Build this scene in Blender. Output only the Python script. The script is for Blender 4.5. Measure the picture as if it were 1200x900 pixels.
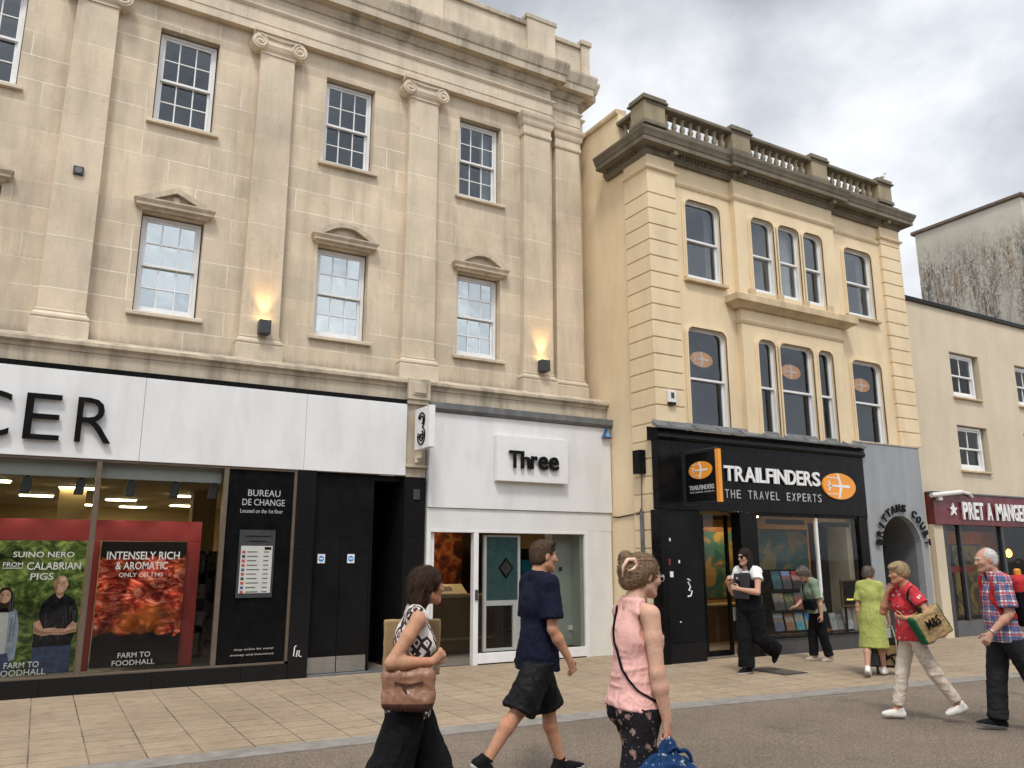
import bpy, math, random
import numpy as np
from math import radians as rad, sin, cos, pi
for _o in list(bpy.data.objects): bpy.data.objects.remove(_o)
S = bpy.context.scene; COL = S.collection
# ------------------------------------------------------------------ camera, sky, sun, exposure
cd = bpy.data.cameras.new('camera'); cam = bpy.data.objects.new('camera', cd); COL.objects.link(cam)
cam.location = (0, 0, 1.65); cam.rotation_euler = (rad(90+12.2), 0, rad(-30))
cd.sensor_width = 36; cd.lens = 937/1200*36; cd.clip_start = .05; cd.clip_end = 2000
S.camera = cam
SUN_EL, SUN_AZ = 58, 212          # elevation; azimuth clockwise from +Y (the sun stands behind the camera, thinly veiled)
sdir = (sin(rad(SUN_AZ))*cos(rad(SUN_EL)), cos(rad(SUN_AZ))*cos(rad(SUN_EL)), sin(rad(SUN_EL)))
W = bpy.data.worlds.new('World'); S.world = W; W.use_nodes = True
nt = W.node_tree; N = nt.nodes; L = nt.links; N.clear()
wo = N.new('ShaderNodeOutputWorld'); bg = N.new('ShaderNodeBackground'); bg.inputs['Strength'].default_value = .1
sky = N.new('ShaderNodeTexSky'); sky.sky_type = 'NISHITA'; sky.sun_disc = False
sky.sun_elevation = rad(SUN_EL); sky.sun_rotation = rad(SUN_AZ); sky.dust_density = 3
tc = N.new('ShaderNodeTexCoord'); mp = N.new('ShaderNodeMapping'); mp.inputs['Scale'].default_value = (1.0, 1.0, 1.5); mp.inputs['Location'].default_value = (3.1, 1.7, .4)
n1 = N.new('ShaderNodeTexNoise'); n1.inputs['Scale'].default_value = 2.6; n1.inputs['Detail'].default_value = 8; n1.inputs['Roughness'].default_value = .55; n1.inputs['Distortion'].default_value = .15
L.new(tc.outputs['Generated'], mp.inputs['Vector']); L.new(mp.outputs['Vector'], n1.inputs['Vector'])
cr = N.new('ShaderNodeValToRGB'); e = cr.color_ramp.elements
e[0].position = .36; e[0].color = (3.2, 3.42, 3.72, 1); e[1].position = .64; e[1].color = (7.6, 7.7, 7.85, 1)
m_ = e.new(.5); m_.color = (5.2, 5.4, 5.7, 1)
L.new(n1.outputs['Fac'], cr.inputs['Fac'])
# the cloud is thinner and brighter round the hidden sun
vd = N.new('ShaderNodeVectorMath'); vd.operation = 'DOT_PRODUCT'; vd.inputs[1].default_value = sdir
L.new(tc.outputs['Generated'], vd.inputs[0])
mr = N.new('ShaderNodeMapRange'); mr.inputs['From Min'].default_value = -.35; mr.inputs['From Max'].default_value = 1; mr.inputs['To Min'].default_value = .45; mr.inputs['To Max'].default_value = 2.25
L.new(vd.outputs['Value'], mr.inputs['Value'])
# lighter towards the horizon
sx = N.new('ShaderNodeSeparateXYZ'); L.new(tc.outputs['Generated'], sx.inputs[0])
hz = N.new('ShaderNodeMapRange'); hz.inputs['From Min'].default_value = .05; hz.inputs['From Max'].default_value = .62; hz.inputs['To Min'].default_value = 1.38; hz.inputs['To Max'].default_value = .86
L.new(sx.outputs['Z'], hz.inputs['Value'])
mm = N.new('ShaderNodeMath'); mm.operation = 'MULTIPLY'; L.new(mr.outputs[0], mm.inputs[0]); L.new(hz.outputs[0], mm.inputs[1])
vs = N.new('ShaderNodeVectorMath'); vs.operation = 'SCALE'; L.new(cr.outputs['Color'], vs.inputs[0]); L.new(mm.outputs[0], vs.inputs['Scale'])
# a thinner, whiter bank of cloud low over the right end of the street
v2 = N.new('ShaderNodeVectorMath'); v2.operation = 'DOT_PRODUCT'; v2.inputs[1].default_value = (sin(rad(66))*cos(rad(24)), cos(rad(66))*cos(rad(24)), sin(rad(24))); L.new(tc.outputs['Generated'], v2.inputs[0])
m2 = N.new('ShaderNodeMapRange'); m2.inputs['From Min'].default_value = .80; m2.inputs['From Max'].default_value = 1; m2.inputs['To Min'].default_value = 0; m2.inputs['To Max'].default_value = .24; L.new(v2.outputs['Value'], m2.inputs['Value'])
m3 = N.new('ShaderNodeMath'); m3.operation = 'ADD'; L.new(mm.outputs[0], m3.inputs[0]); L.new(m2.outputs[0], m3.inputs[1]); L.new(m3.outputs[0], vs.inputs['Scale'])
mx = N.new('ShaderNodeMixRGB'); mx.inputs['Fac'].default_value = .9
L.new(sky.outputs['Color'], mx.inputs[1]); L.new(vs.outputs['Vector'], mx.inputs[2])
L.new(mx.outputs['Color'], bg.inputs['Color']); L.new(bg.outputs[0], wo.inputs['Surface'])
sl = bpy.data.lights.new('sun', 'SUN'); sl.energy = 1.5; sl.angle = rad(11); sl.color = (1, .95, .87)
so = bpy.data.objects.new('sun', sl); COL.objects.link(so); so.location = (0, -10, 20)
so.rotation_euler = (rad(90-SUN_EL), 0, rad(180-SUN_AZ))
S.view_settings.view_transform = 'Standard'; S.view_settings.look = 'None'; S.view_settings.gamma = 1; S.view_settings.exposure = .55
S.render.engine = 'CYCLES'; S.cycles.use_denoising = True; S.cycles.max_bounces = 8; S.cycles.transparent_max_bounces = 12
S.cycles.sample_clamp_indirect = 6

# ------------------------------------------------------------------ objects
FR = {}
def tag(o, label=None, cat=None, group=None, kind=None):
    if label: o['label'] = label
    if cat: o['category'] = cat
    if group: o['group'] = group
    if kind: o['kind'] = kind
    return o
def T(name, label, cat, loc=(0, 0, 0), rz=0, group=None):
    o = bpy.data.objects.new(name, None); COL.objects.link(o); o.location = loc; o.rotation_euler = (0, 0, rz); o.empty_display_size = .2
    FR[o.name] = (loc, rz); return tag(o, label, cat, group)
class MB:
    def __init__(s): s.v = []; s.f = []; s.m = []
    def add(s, vs, fs, mi=0):
        n = len(s.v); s.v += [tuple(p) for p in vs]; s.f += [tuple(i+n for i in q) for q in fs]; s.m += [mi]*len(fs); return s
    def box(s, x0, x1, y0, y1, z0, z1, mi=0):
        return s.add([(x0,y0,z0),(x1,y0,z0),(x1,y1,z0),(x0,y1,z0),(x0,y0,z1),(x1,y0,z1),(x1,y1,z1),(x0,y1,z1)],
                     [(0,3,2,1),(4,5,6,7),(0,1,5,4),(1,2,6,5),(2,3,7,6),(3,0,4,7)], mi)
    def prism(s, pts, y0, y1, mi=0):                       # polygon in XZ (any winding), extruded along Y
        a = sum(pts[i][0]*pts[(i+1) % len(pts)][1]-pts[(i+1) % len(pts)][0]*pts[i][1] for i in range(len(pts)))
        if a < 0: pts = pts[::-1]
        n = len(pts)
        fs = [tuple(range(n)), tuple(range(2*n-1, n-1, -1))]+[(i, i+n, (i+1) % n+n, (i+1) % n) for i in range(n)]
        return s.add([(x, y0, z) for x, z in pts]+[(x, y1, z) for x, z in pts], fs, mi)
    def xprism(s, pts, x0, x1, mi=0):                      # polygon in YZ, extruded along X
        n = len(pts)
        a = sum(pts[i][0]*pts[(i+1) % n][1]-pts[(i+1) % n][0]*pts[i][1] for i in range(n))
        if a < 0: pts = pts[::-1]
        fs = [tuple(range(n-1, -1, -1)), tuple(range(n, 2*n))]+[(i, (i+1) % n, (i+1) % n+n, i+n) for i in range(n)]
        return s.add([(x0, y, z) for y, z in pts]+[(x1, y, z) for y, z in pts], fs, mi)
    def run(s, prof, path, mi=0):                          # prof: [(out, z)]; path: plan polyline, outward = to the right of travel
        P = [np.array(p, float) for p in path]; n = len(P); offs = []
        for i in range(n):
            ns = []
            for a, b in ((i-1, i), (i, i+1)):
                if a >= 0 and b < n:
                    d = P[b]-P[a]; d /= np.linalg.norm(d); ns.append(np.array([d[1], -d[0]]))
            if len(ns) == 2:
                q = ns[0]+ns[1]; q /= np.linalg.norm(q); q /= max(.3, q@ns[0])
            else: q = ns[0]
            offs.append(q)
        k = len(prof); vs = [(P[i][0]+offs[i][0]*o, P[i][1]+offs[i][1]*o, z) for i in range(n) for o, z in prof]
        fs = [(i*k+j, (i+1)*k+j, (i+1)*k+j+1, i*k+j+1) for i in range(n-1) for j in range(k-1)]
        fs += [tuple(range(k-1, -1, -1)), tuple((n-1)*k+j for j in range(k))]
        return s.add(vs, fs, mi)
    def tube(s, pts, r, sides=8, mi=0, cap=True):
        P = [np.array(p, float) for p in pts]; n = len(P); rs = r if hasattr(r, '__len__') else [r]*n
        vs = []; ref = None
        for i in range(n):
            t = P[min(i+1, n-1)]-P[max(i-1, 0)]; t /= (np.linalg.norm(t)+1e-9)
            if ref is None:
                ref = np.cross(t, (0, 0, 1) if abs(t[2]) < .9 else (1, 0, 0))
            ref = ref-t*(ref@t); ref /= (np.linalg.norm(ref)+1e-9); b = np.cross(t, ref)
            vs += [P[i]+rs[i]*(ref*cos(2*pi*j/sides)+b*sin(2*pi*j/sides)) for j in range(sides)]
        fs = [(i*sides+j, i*sides+(j+1) % sides, (i+1)*sides+(j+1) % sides, (i+1)*sides+j) for i in range(n-1) for j in range(sides)]
        if cap: fs += [tuple(range(sides-1, -1, -1)), tuple((n-1)*sides+j for j in range(sides))]
        return s.add(vs, fs, mi)
    def lathe(s, prof, cx, cy, z0=0, sides=12, mi=0):      # prof [(r,z)]
        k = len(prof); vs = [(cx+r*cos(2*pi*j/sides), cy+r*sin(2*pi*j/sides), z0+z) for r, z in prof for j in range(sides)]
        fs = [(i*sides+j, i*sides+(j+1) % sides, (i+1)*sides+(j+1) % sides, (i+1)*sides+j) for i in range(k-1) for j in range(sides)]
        fs += [tuple(range(sides-1, -1, -1)), tuple((k-1)*sides+j for j in range(sides))]
        return s.add(vs, fs, mi)
    def wall(s, x0, x1, z0, z1, y, holes, depth, mi=0, mr=None):   # a face at y with holes and their reveals
        mr = mi if mr is None else mr
        xs = sorted({x0, x1, *[h[0] for h in holes], *[h[1] for h in holes]}); zs = sorted({z0, z1, *[h[2] for h in holes], *[h[3] for h in holes]})
        for a, b in zip(xs, xs[1:]):
            for c, d in zip(zs, zs[1:]):
                mx_, mz = (a+b)/2, (c+d)/2
                if any(h[0] < mx_ < h[1] and h[2] < mz < h[3] for h in holes): continue
                s.add([(a,y,c),(b,y,c),(b,y,d),(a,y,d)], [(0,1,2,3)], mi)
        for a, b, c, d in holes:
            y2 = y+depth
            s.add([(a,y,c),(b,y,c),(b,y,d),(a,y,d),(a,y2,c),(b,y2,c),(b,y2,d),(a,y2,d)], [(0,4,5,1),(1,5,6,2),(2,6,7,3),(3,7,4,0)], mr)
        return s
def O(name, mb, mats, parent=None, loc=None, smooth=False, bevel=0, world=True):
    if parent is not None: (l, rz) = FR[parent.name]
    else: l, rz = (loc or (0, 0, 0)), 0
    me = bpy.data.meshes.new(name)
    v = np.array(mb.v, float)
    if world: v = v-np.array(l)
    if world and rz:
        c, q = cos(-rz), sin(-rz); v = np.stack([v[:,0]*c-v[:,1]*q, v[:,0]*q+v[:,1]*c, v[:,2]], 1)
    me.from_pydata(v.tolist(), [], mb.f); 
    for m in (mats if isinstance(mats, (list, tuple)) else [mats]): me.materials.append(m)
    me.polygons.foreach_set('material_index', mb.m)
    if smooth: me.polygons.foreach_set('use_smooth', [True]*len(me.polygons))
    me.update()
    o = bpy.data.objects.new(name, me); COL.objects.link(o)
    if parent is not None: o.parent = parent
    else: o.location = l
    FR[o.name] = (l, rz)
    if bevel:
        b = o.modifiers.new('bevel', 'BEVEL'); b.width = bevel; b.segments = 2; b.limit_method = 'ANGLE'; b.angle_limit = rad(40)
    return o
def text_mb(s, x0, x1, z0, z1, y, depth=.01, bold=0, shear=0, mi=0, keep=False, space=1, mb=None):
    """lettering in the XZ plane facing -Y, fitted to the box x0..x1, z0..z1"""
    c = bpy.data.curves.new('t', 'FONT'); c.body = s; c.size = 1; c.offset = bold; c.shear = shear; c.extrude = .01; c.resolution_u = 3; c.space_character = space
    o = bpy.data.objects.new('t', c); COL.objects.link(o)
    me = bpy.data.meshes.new_from_object(o.evaluated_get(bpy.context.evaluated_depsgraph_get()))
    v = np.array([p.co[:] for p in me.vertices]); f = [tuple(p.vertices) for p in me.polygons]
    bpy.data.objects.remove(o); bpy.data.curves.remove(c); bpy.data.meshes.remove(me)
    lo, hi = v.min(0), v.max(0)
    sx_ = (x1-x0)/(hi[0]-lo[0]); sz_ = (z1-z0)/(hi[1]-lo[1])
    if keep: sx_ = sz_ = min(sx_, sz_)
    X = x0+(v[:,0]-lo[0])*sx_
    if keep: X = X+((x1-x0)-(hi[0]-lo[0])*sx_)/2
    Z = z0+(v[:,1]-lo[1])*sz_
    Y = y-np.where(v[:,2] > 0, depth, 0.0)
    mb = mb or MB()
    return mb.add(np.stack([X, Y, Z], 1), f, mi)

# ------------------------------------------------------------------ materials
def newmat(name):
    m = bpy.data.materials.new(name); m.use_nodes = True; t = m.node_tree; b = t.nodes['Principled BSDF']; return m, t, b
def coords(t, kind='Object', scale=(1, 1, 1), rot=(0, 0, 0), loc=(0, 0, 0)):
    c = t.nodes.new('ShaderNodeTexCoord'); p = t.nodes.new('ShaderNodeMapping')
    p.inputs['Scale'].default_value = scale; p.inputs['Rotation'].default_value = rot; p.inputs['Location'].default_value = loc
    t.links.new(c.outputs[kind], p.inputs['Vector']); return p.outputs['Vector']
def noise(t, vec, scale, detail=4, rough=.55, dist=0):
    n = t.nodes.new('ShaderNodeTexNoise'); n.inputs['Scale'].default_value = scale; n.inputs['Detail'].default_value = detail
    n.inputs['Roughness'].default_value = rough; n.inputs['Distortion'].default_value = dist
    t.links.new(vec, n.inputs['Vector']); return n.outputs['Fac']
def ramp(t, fac, stops, interp='LINEAR'):
    r = t.nodes.new('ShaderNodeValToRGB'); r.color_ramp.interpolation = interp; e = r.color_ramp.elements
    def c4(c): return (c, c, c, 1) if not hasattr(c, '__len__') else (*c, 1)
    e[0].position, e[0].color = stops[0][0], c4(stops[0][1]); e[1].position, e[1].color = stops[-1][0], c4(stops[-1][1])
    for p, c in stops[1:-1]: q = e.new(p); q.color = c4(c)
    t.links.new(fac, r.inputs['Fac']); return r.outputs['Color']
def mix(t, a, b, fac, mode='MIX'):
    n = t.nodes.new('ShaderNodeMixRGB'); n.blend_type = mode
    for i, q in ((0, fac), (1, a), (2, b)):
        if isinstance(q, (int, float)): n.inputs[i].default_value = q if i == 0 else (q, q, q, 1)
        elif isinstance(q, tuple): n.inputs[i].default_value = (*q, 1)
        else: t.links.new(q, n.inputs[i])
    return n.outputs['Color']
def mth(t, op, a, b=0., c=None):
    n = t.nodes.new('ShaderNodeMath'); n.operation = op
    for i, q in enumerate((a, b, c)):
        if q is None: continue
        if isinstance(q, (int, float)): n.inputs[i].default_value = q
        else: t.links.new(q, n.inputs[i])
    return n.outputs[0]
def sep(t, vec):
    n = t.nodes.new('ShaderNodeSeparateXYZ'); t.links.new(vec, n.inputs[0]); return n.outputs
def comb(t, x, y, z=0.):
    n = t.nodes.new('ShaderNodeCombineXYZ')
    for i, q in enumerate((x, y, z)):
        if isinstance(q, (int, float)): n.inputs[i].default_value = q
        else: t.links.new(q, n.inputs[i])
    return n.outputs[0]
def bump(t, b, h, strength=.3, dist=.01):
    n = t.nodes.new('ShaderNodeBump'); n.inputs['Strength'].default_value = strength; n.inputs['Distance'].default_value = dist
    t.links.new(h, n.inputs['Height']); t.links.new(n.outputs[0], b.inputs['Normal'])
def plain(name, col, rough=.6, var=.12, scale=6, metal=0, bmp=.15, bscale=60, spec=.5, stretch=(1, 1, 1), dirt=0, dirtcol=(.05, .045, .04)):
    """paint, plaster, cloth ...: a base colour with soft variation, a little wear and fine bump"""
    m, t, b = newmat(name); v = coords(t, scale=stretch)
    f = noise(t, v, scale, 5)
    lo = tuple(max(0, c*(1-var)) for c in col); hi = tuple(min(1, c*(1+var)) for c in col)
    c = ramp(t, f, [(.3, lo), (.7, hi)])
    if dirt:
        d = ramp(t, noise(t, coords(t, scale=(1, 1, .25)), 2.3, 6, .65), [(.45, 0.), (.75, dirt)])
        c = mix(t, c, dirtcol, d)
    t.links.new(c, b.inputs['Base Color'])
    r = ramp(t, noise(t, v, scale*2.7, 4), [(.3, max(0, rough-.12)), (.7, min(1, rough+.1))]); t.links.new(r, b.inputs['Roughness'])
    b.inputs['Metallic'].default_value = metal; b.inputs['Specular IOR Level'].default_value = spec
    if bmp: bump(t, b, noise(t, v, bscale, 3), bmp, .003)
    return m
def emis(name, col, strength):
    m, t, b = newmat(name); b.inputs['Base Color'].default_value = (*col, 1); b.inputs['Emission Color'].default_value = (*col, 1); b.inputs['Emission Strength'].default_value = strength
    return m
def glass(name, tint=(.9, .95, .95), refl=1.0, rough=.02, film=None, wob=.0):
    """single pane: see-through plus Fresnel reflection; film = (share, colour) of mirrored film"""
    m, t, b = newmat(name); t.nodes.remove(b); out = t.nodes['Material Output']
    tr = t.nodes.new('ShaderNodeBsdfTransparent'); tr.inputs[0].default_value = (*tint, 1)
    gl = t.nodes.new('ShaderNodeBsdfGlossy'); gl.inputs['Roughness'].default_value = rough; gl.inputs['Color'].default_value = (refl, refl, refl, 1)
    fr = t.nodes.new('ShaderNodeFresnel'); fr.inputs['IOR'].default_value = 1.45
    mxs = t.nodes.new('ShaderNodeMixShader')
    v = coords(t)
    bn = t.nodes.new('ShaderNodeBump'); bn.inputs['Strength'].default_value = .12+wob; bn.inputs['Distance'].default_value = .01
    t.links.new(noise(t, v, 2.2, 2), bn.inputs['Height']); t.links.new(bn.outputs[0], gl.inputs['Normal'])
    f = mth(t, 'MULTIPLY', fr.outputs[0], .7)
    if film:
        gl.inputs['Color'].default_value = (*film[1], 1); f = mth(t, 'MAXIMUM', f, film[0])
    f = mth(t, 'MINIMUM', f, 1.)
    t.links.new(f, mxs.inputs[0]); t.links.new(tr.outputs[0], mxs.inputs[1]); t.links.new(gl.outputs[0], mxs.inputs[2]); t.links.new(mxs.outputs[0], out.inputs['Surface'])
    return m
def stone(name, base, courses=True, soot=.5, row=.372, wid=.95, grime=()):
    m, t, b = newmat(name); v = coords(t); s = sep(t, v)
    u = mth(t, 'ADD', s[0], mth(t, 'MULTIPLY', s[1], 1.0))
    big = noise(t, v, .9, 6, .6); fine = noise(t, v, 26, 5, .6)
    lo = tuple(c*.78 for c in base); hi = (base[0]*1.16, base[1]*1.15, base[2]*1.13)
    c = ramp(t, big, [(.3, lo), (.52, base), (.72, hi)])
    c = mix(t, c, ramp(t, fine, [(.3, .72), (.7, 1.0)]), .3, 'MULTIPLY')
    h = fine
    if courses:
        br = t.nodes.new('ShaderNodeTexBrick'); br.offset = .41; br.offset_frequency = 2; br.squash = 1.4; br.squash_frequency = 3
        for k, q in (('Scale', 1), ('Mortar Size', .0075), ('Mortar Smooth', .35), ('Bias', 0), ('Brick Width', wid), ('Row Height', row)): br.inputs[k].default_value = q
        br.inputs['Color1'].default_value = (.9, .89, .87, 1); br.inputs['Color2'].default_value = (1.1, 1.06, 1.0, 1); br.inputs['Mortar'].default_value = (1, 1, 1, 1)
        wob = mth(t, 'MULTIPLY', mth(t, 'SUBTRACT', noise(t, v, 3, 2), .5), .02)
        t.links.new(comb(t, u, mth(t, 'ADD', s[2], wob)), br.inputs['Vector'])
        c = mix(t, c, br.outputs['Color'], .75, 'MULTIPLY')
        fresh = ramp(t, noise(t, v, .8, 3), [(.42, .1), (.58, 1.)])          # joints repointed in pale mortar here and there
        c = mix(t, c, (.8, .73, .61), mth(t, 'MULTIPLY', br.outputs['Fac'], fresh))
        h = mth(t, 'ADD', mth(t, 'MULTIPLY', fine, .3), mth(t, 'MULTIPLY', br.outputs['Fac'], -.6))
    st = ramp(t, noise(t, coords(t, scale=(1.6, 1.6, .22)), 2.0, 7, .68), [(.46, 0.), (.76, soot)])     # rain streaks and soot
    c = mix(t, c, (.085, .07, .052), st)
    for g0, g1, gs in grime:                                # dirt washed down over the ledges
        up = mth(t, 'SUBTRACT', 1., mth(t, 'MULTIPLY', mth(t, 'SUBTRACT', s[2], g0), 1/(g1-g0)))
        dn = mth(t, 'MULTIPLY', ramp(t, mth(t, 'ADD', mth(t, 'MULTIPLY', up, .6), mth(t, 'MULTIPLY', noise(t, coords(t, scale=(5, 5, .5)), 2.2, 6, .7), .55)), [(.55, 0.), (.9, gs)]), mth(t, 'GREATER_THAN', s[2], g0-.1))
        c = mix(t, c, (.075, .063, .048), dn)
    sp = ramp(t, noise(t, v, 9, 4, .7), [(.62, 0.), (.72, .3)]); c = mix(t, c, (.2, .15, .095), sp)
    t.links.new(c, b.inputs['Base Color']); b.inputs['Roughness'].default_value = .88; b.inputs['Specular IOR Level'].default_value = .25
    bump(t, b, h, .35, .006)
    return m
M = {}
M['stone'] = stone('honey_ashlar', (.62, .53, .41), soot=.38, grime=[(4.42, 4.85, .75), (9.62, 9.98, .2)])
M['stone_plain'] = stone('honey_stone', (.62, .53, .41), courses=False, soot=.34)
M['stone_pil'] = stone('pilaster_stone', (.63, .54, .42), soot=.30, row=.74, wid=30)
M['stone_dirty'] = stone('sooty_stone', (.5, .43, .33), courses=False, soot=.85)
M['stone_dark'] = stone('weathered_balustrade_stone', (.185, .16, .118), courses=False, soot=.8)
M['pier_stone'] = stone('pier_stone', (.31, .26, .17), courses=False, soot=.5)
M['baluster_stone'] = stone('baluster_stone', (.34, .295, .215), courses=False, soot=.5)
M['lead'] = plain('lead_flashing', (.13, .135, .14), .55, .3, 5, dirt=.5)
M['white'] = plain('white_gloss_paint', (.68, .68, .665), .4, .04, 3, bmp=.05, dirt=.1)
M['upvc'] = plain('white_frame_paint', (.72, .72, .715), .45, .05, 4, bmp=.04, dirt=.12)
M['fascia_white'] = plain('white_fascia_panel', (.70, .705, .71), .4, .04, 1.2, bmp=.02, dirt=.3, dirtcol=(.34, .325, .30))
M['black'] = plain('black_gloss_paint', (.006, .006, .0065), .25, .3, 4, bmp=.03, dirt=.15, dirtcol=(.02, .019, .018), spec=.1)
M['letter_black'] = plain('black_letter_acrylic', (.007, .007, .007), .35, .1, spec=.1)
M['granite'] = plain('polished_black_granite', (.011, .011, .012), .16, .5, 90, bmp=0, spec=.16)
M['bronze'] = plain('bronze_anodised_frame', (.16, .125, .095), .4, .12, 5, metal=.4, bmp=.05)
M['steel'] = plain('brushed_steel_plate', (.42, .41, .39), .38, .12, 4, metal=.85, stretch=(1, 1, 14), bmp=.05, dirt=.3)
M['dark_metal'] = plain('dark_grey_metal', (.035, .036, .04), .45, .2, 8)
M['room_dark'] = plain('dim_room', (.035, .034, .034), .9, .3, 1.5, bmp=0)
M['room_mid'] = plain('pale_room', (.22, .21, .2), .9, .2, 1, bmp=0)
M['blind'] = plain('pale_roller_blind', (.42, .44, .41), .8, .06, 2, bmp=.05)
M['glass'] = glass('window_glass')
M['glass_old'] = glass('old_sash_glass', wob=.3)
M['glass_film'] = glass('mirror_film_glass', film=(.45, (.86, .93, .94)), wob=.6)
M['glass_grey'] = glass('greyed_sash_glass', film=(.085, (.85, .92, 1)), wob=.3)
M['glass_pale'] = glass('pale_reflecting_sash_glass', film=(.15, (.9, .95, 1)), wob=.3)
M['shop_glass'] = glass('shop_window_glass', tint=(.93, .96, .95), wob=.1)
# ------------------------------------------------------------------ ground
def kerb_y(x):
    pts = [(-60, 9.6), (-8, 8.05), (2, 7.72), (6.5, 7.56), (11.6, 7.08), (22, 5.9), (60, 1.5)]
    for (a, b), (c, d) in zip(pts, pts[1:]):
        if a <= x <= c: return b+(d-b)*(x-a)/(c-a)
KX = [-60, -30, -15, -8]+[x*.5 for x in range(-15, 46)]+[28, 36, 48, 60]
def asphalt():
    m, t, b = newmat('worn_brown_asphalt'); v = coords(t)
    f = noise(t, v, 62, 4, .9); g = noise(t, v, .45, 6, .62); k = noise(t, v, 60, 3, .7)
    c = ramp(t, f, [(.34, (.05, .037, .027)), (.46, (.14, .108, .080)), (.56, (.21, .163, .122)), (.66, (.43, .36, .285))])
    c = mix(t, c, ramp(t, k, [(.3, .62), (.7, 1.2)]), .8, 'MULTIPLY')
    c = mix(t, c, ramp(t, g, [(.3, .72), (.7, 1.18)]), .9, 'MULTIPLY')
    c = mix(t, c, (.04, .035, .03), ramp(t, noise(t, v, 1.1, 7, .75), [(.56, 0.), (.7, .55)]))
    t.links.new(c, b.inputs['Base Color']); b.inputs['Roughness'].default_value = .85; bump(t, b, f, .6, .006); return m
def paving():
    m, t, b = newmat('buff_paving_slabs'); v = coords(t); s = sep(t, v)
    br = t.nodes.new('ShaderNodeTexBrick'); br.offset = 0; br.squash = 1
    for k, q in (('Scale', 1), ('Mortar Size', .0075), ('Mortar Smooth', .3), ('Bias', -.1), ('Brick Width', .437), ('Row Height', .30)): br.inputs[k].default_value = q
    br.inputs['Color1'].default_value = (.86, .84, .82, 1); br.inputs['Color2'].default_value = (1.1, 1.06, 1.0, 1); br.inputs['Mortar'].default_value = (1, 1, 1, 1)
    x2 = mth(t, 'ADD', s[0], 60-.66+.437*.0); y2 = mth(t, 'ADD', mth(t, 'SUBTRACT', s[1], 11.4), 30)
    t.links.new(comb(t, x2, y2), br.inputs['Vector'])
    g = noise(t, v, .8, 6, .6); f = noise(t, v, 70, 4, .7); st = noise(t, coords(t, scale=(3, 16, 1)), 2.0, 6, .7)
    c = ramp(t, g, [(.3, (.295, .225, .153)), (.7, (.395, .31, .218))])
    c = mix(t, c, br.outputs['Color'], .55, 'MULTIPLY'); c = mix(t, c, ramp(t, f, [(.3, .7), (.7, 1.15)]), .7, 'MULTIPLY')
    c = mix(t, c, ramp(t, st, [(.36, .42), (.5, 1.)]), .75, 'MULTIPLY')
    c = mix(t, c, (.06, .05, .04), mth(t, 'MULTIPLY', br.outputs['Fac'], ramp(t, noise(t, v, 1.3, 3), [(.35, .35), (.6, .95)])))
    c = mix(t, c, (.12, .10, .085), ramp(t, noise(t, v, 2.6, 7, .75), [(.6, 0.), (.72, .5)]))
    gum = t.nodes.new('ShaderNodeTexVoronoi'); gum.inputs['Scale'].default_value = 3.1; t.links.new(v, gum.inputs['Vector'])
    c = mix(t, c, (.11, .10, .09), ramp(t, gum.outputs['Distance'], [(.045, .75), (.065, 0.)]))
    t.links.new(c, b.inputs['Base Color']); b.inputs['Roughness'].default_value = .78
    bump(t, b, mth(t, 'ADD', mth(t, 'MULTIPLY', f, .4), mth(t, 'MULTIPLY', br.outputs['Fac'], -1.)), .5, .004); return m
M['asphalt'] = asphalt(); M['paving'] = paving()
M['kerb'] = plain('grey_kerb_stone', (.225, .208, .187), .8, .2, 7, bmp=.4, dirt=.3)
g = MB().add([(-300,-300,-.03),(300,-300,-.03),(300,300,-.03),(-300,300,-.03)], [(0,1,2,3)]); tag(O('ground', g, M['asphalt']), kind='structure')
g = MB()
vs = [(x, y, -.012) for x in KX for y in (-40, kerb_y(x)-.29)]
g.add(vs, [(2*i, 2*i+2, 2*i+3, 2*i+1) for i in range(len(KX)-1)]); tag(O('road', g, M['asphalt']), kind='structure')
g = MB(); vs = [(x, kerb_y(x)-.3+d, z) for x in KX for d, z in ((0, -.03), (0, -.002), (.3, 0.002), (.3, -.03))]
g.add(vs, [(4*i+j, 4*i+4+j, 4*i+5+j, 4*i+1+j) for i in range(len(KX)-1) for j in range(3)]); tag(O('kerb', g, M['kerb']), kind='structure')
g = MB(); vs = [(x, y, 0) for x in KX for y in (kerb_y(x)-.001, 30)]
g.add(vs, [(2*i, 2*i+2, 2*i+3, 2*i+1) for i in range(len(KX)-1)]); tag(O('pavement', g, M['paving']), kind='structure')
mh = T('manhole_cover', 'dark square inspection cover set in the paving before the travel shop', 'manhole cover', (9.6, 8.82, .004))
g = MB().box(9.36, 9.85, 8.45, 9.2, .004, .009); O('frame', g, M['dark_metal'], mh)
g = MB().box(9.40, 9.81, 8.49, 9.16, .009, .013)
for i in range(4): g.box(9.43+.10*i, 9.47+.10*i, 8.52, 9.13, .013, .016)
O('lid', g, plain('worn_iron_lid', (.15, .13, .11), .6, .3, 9, metal=.5), mh)

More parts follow.
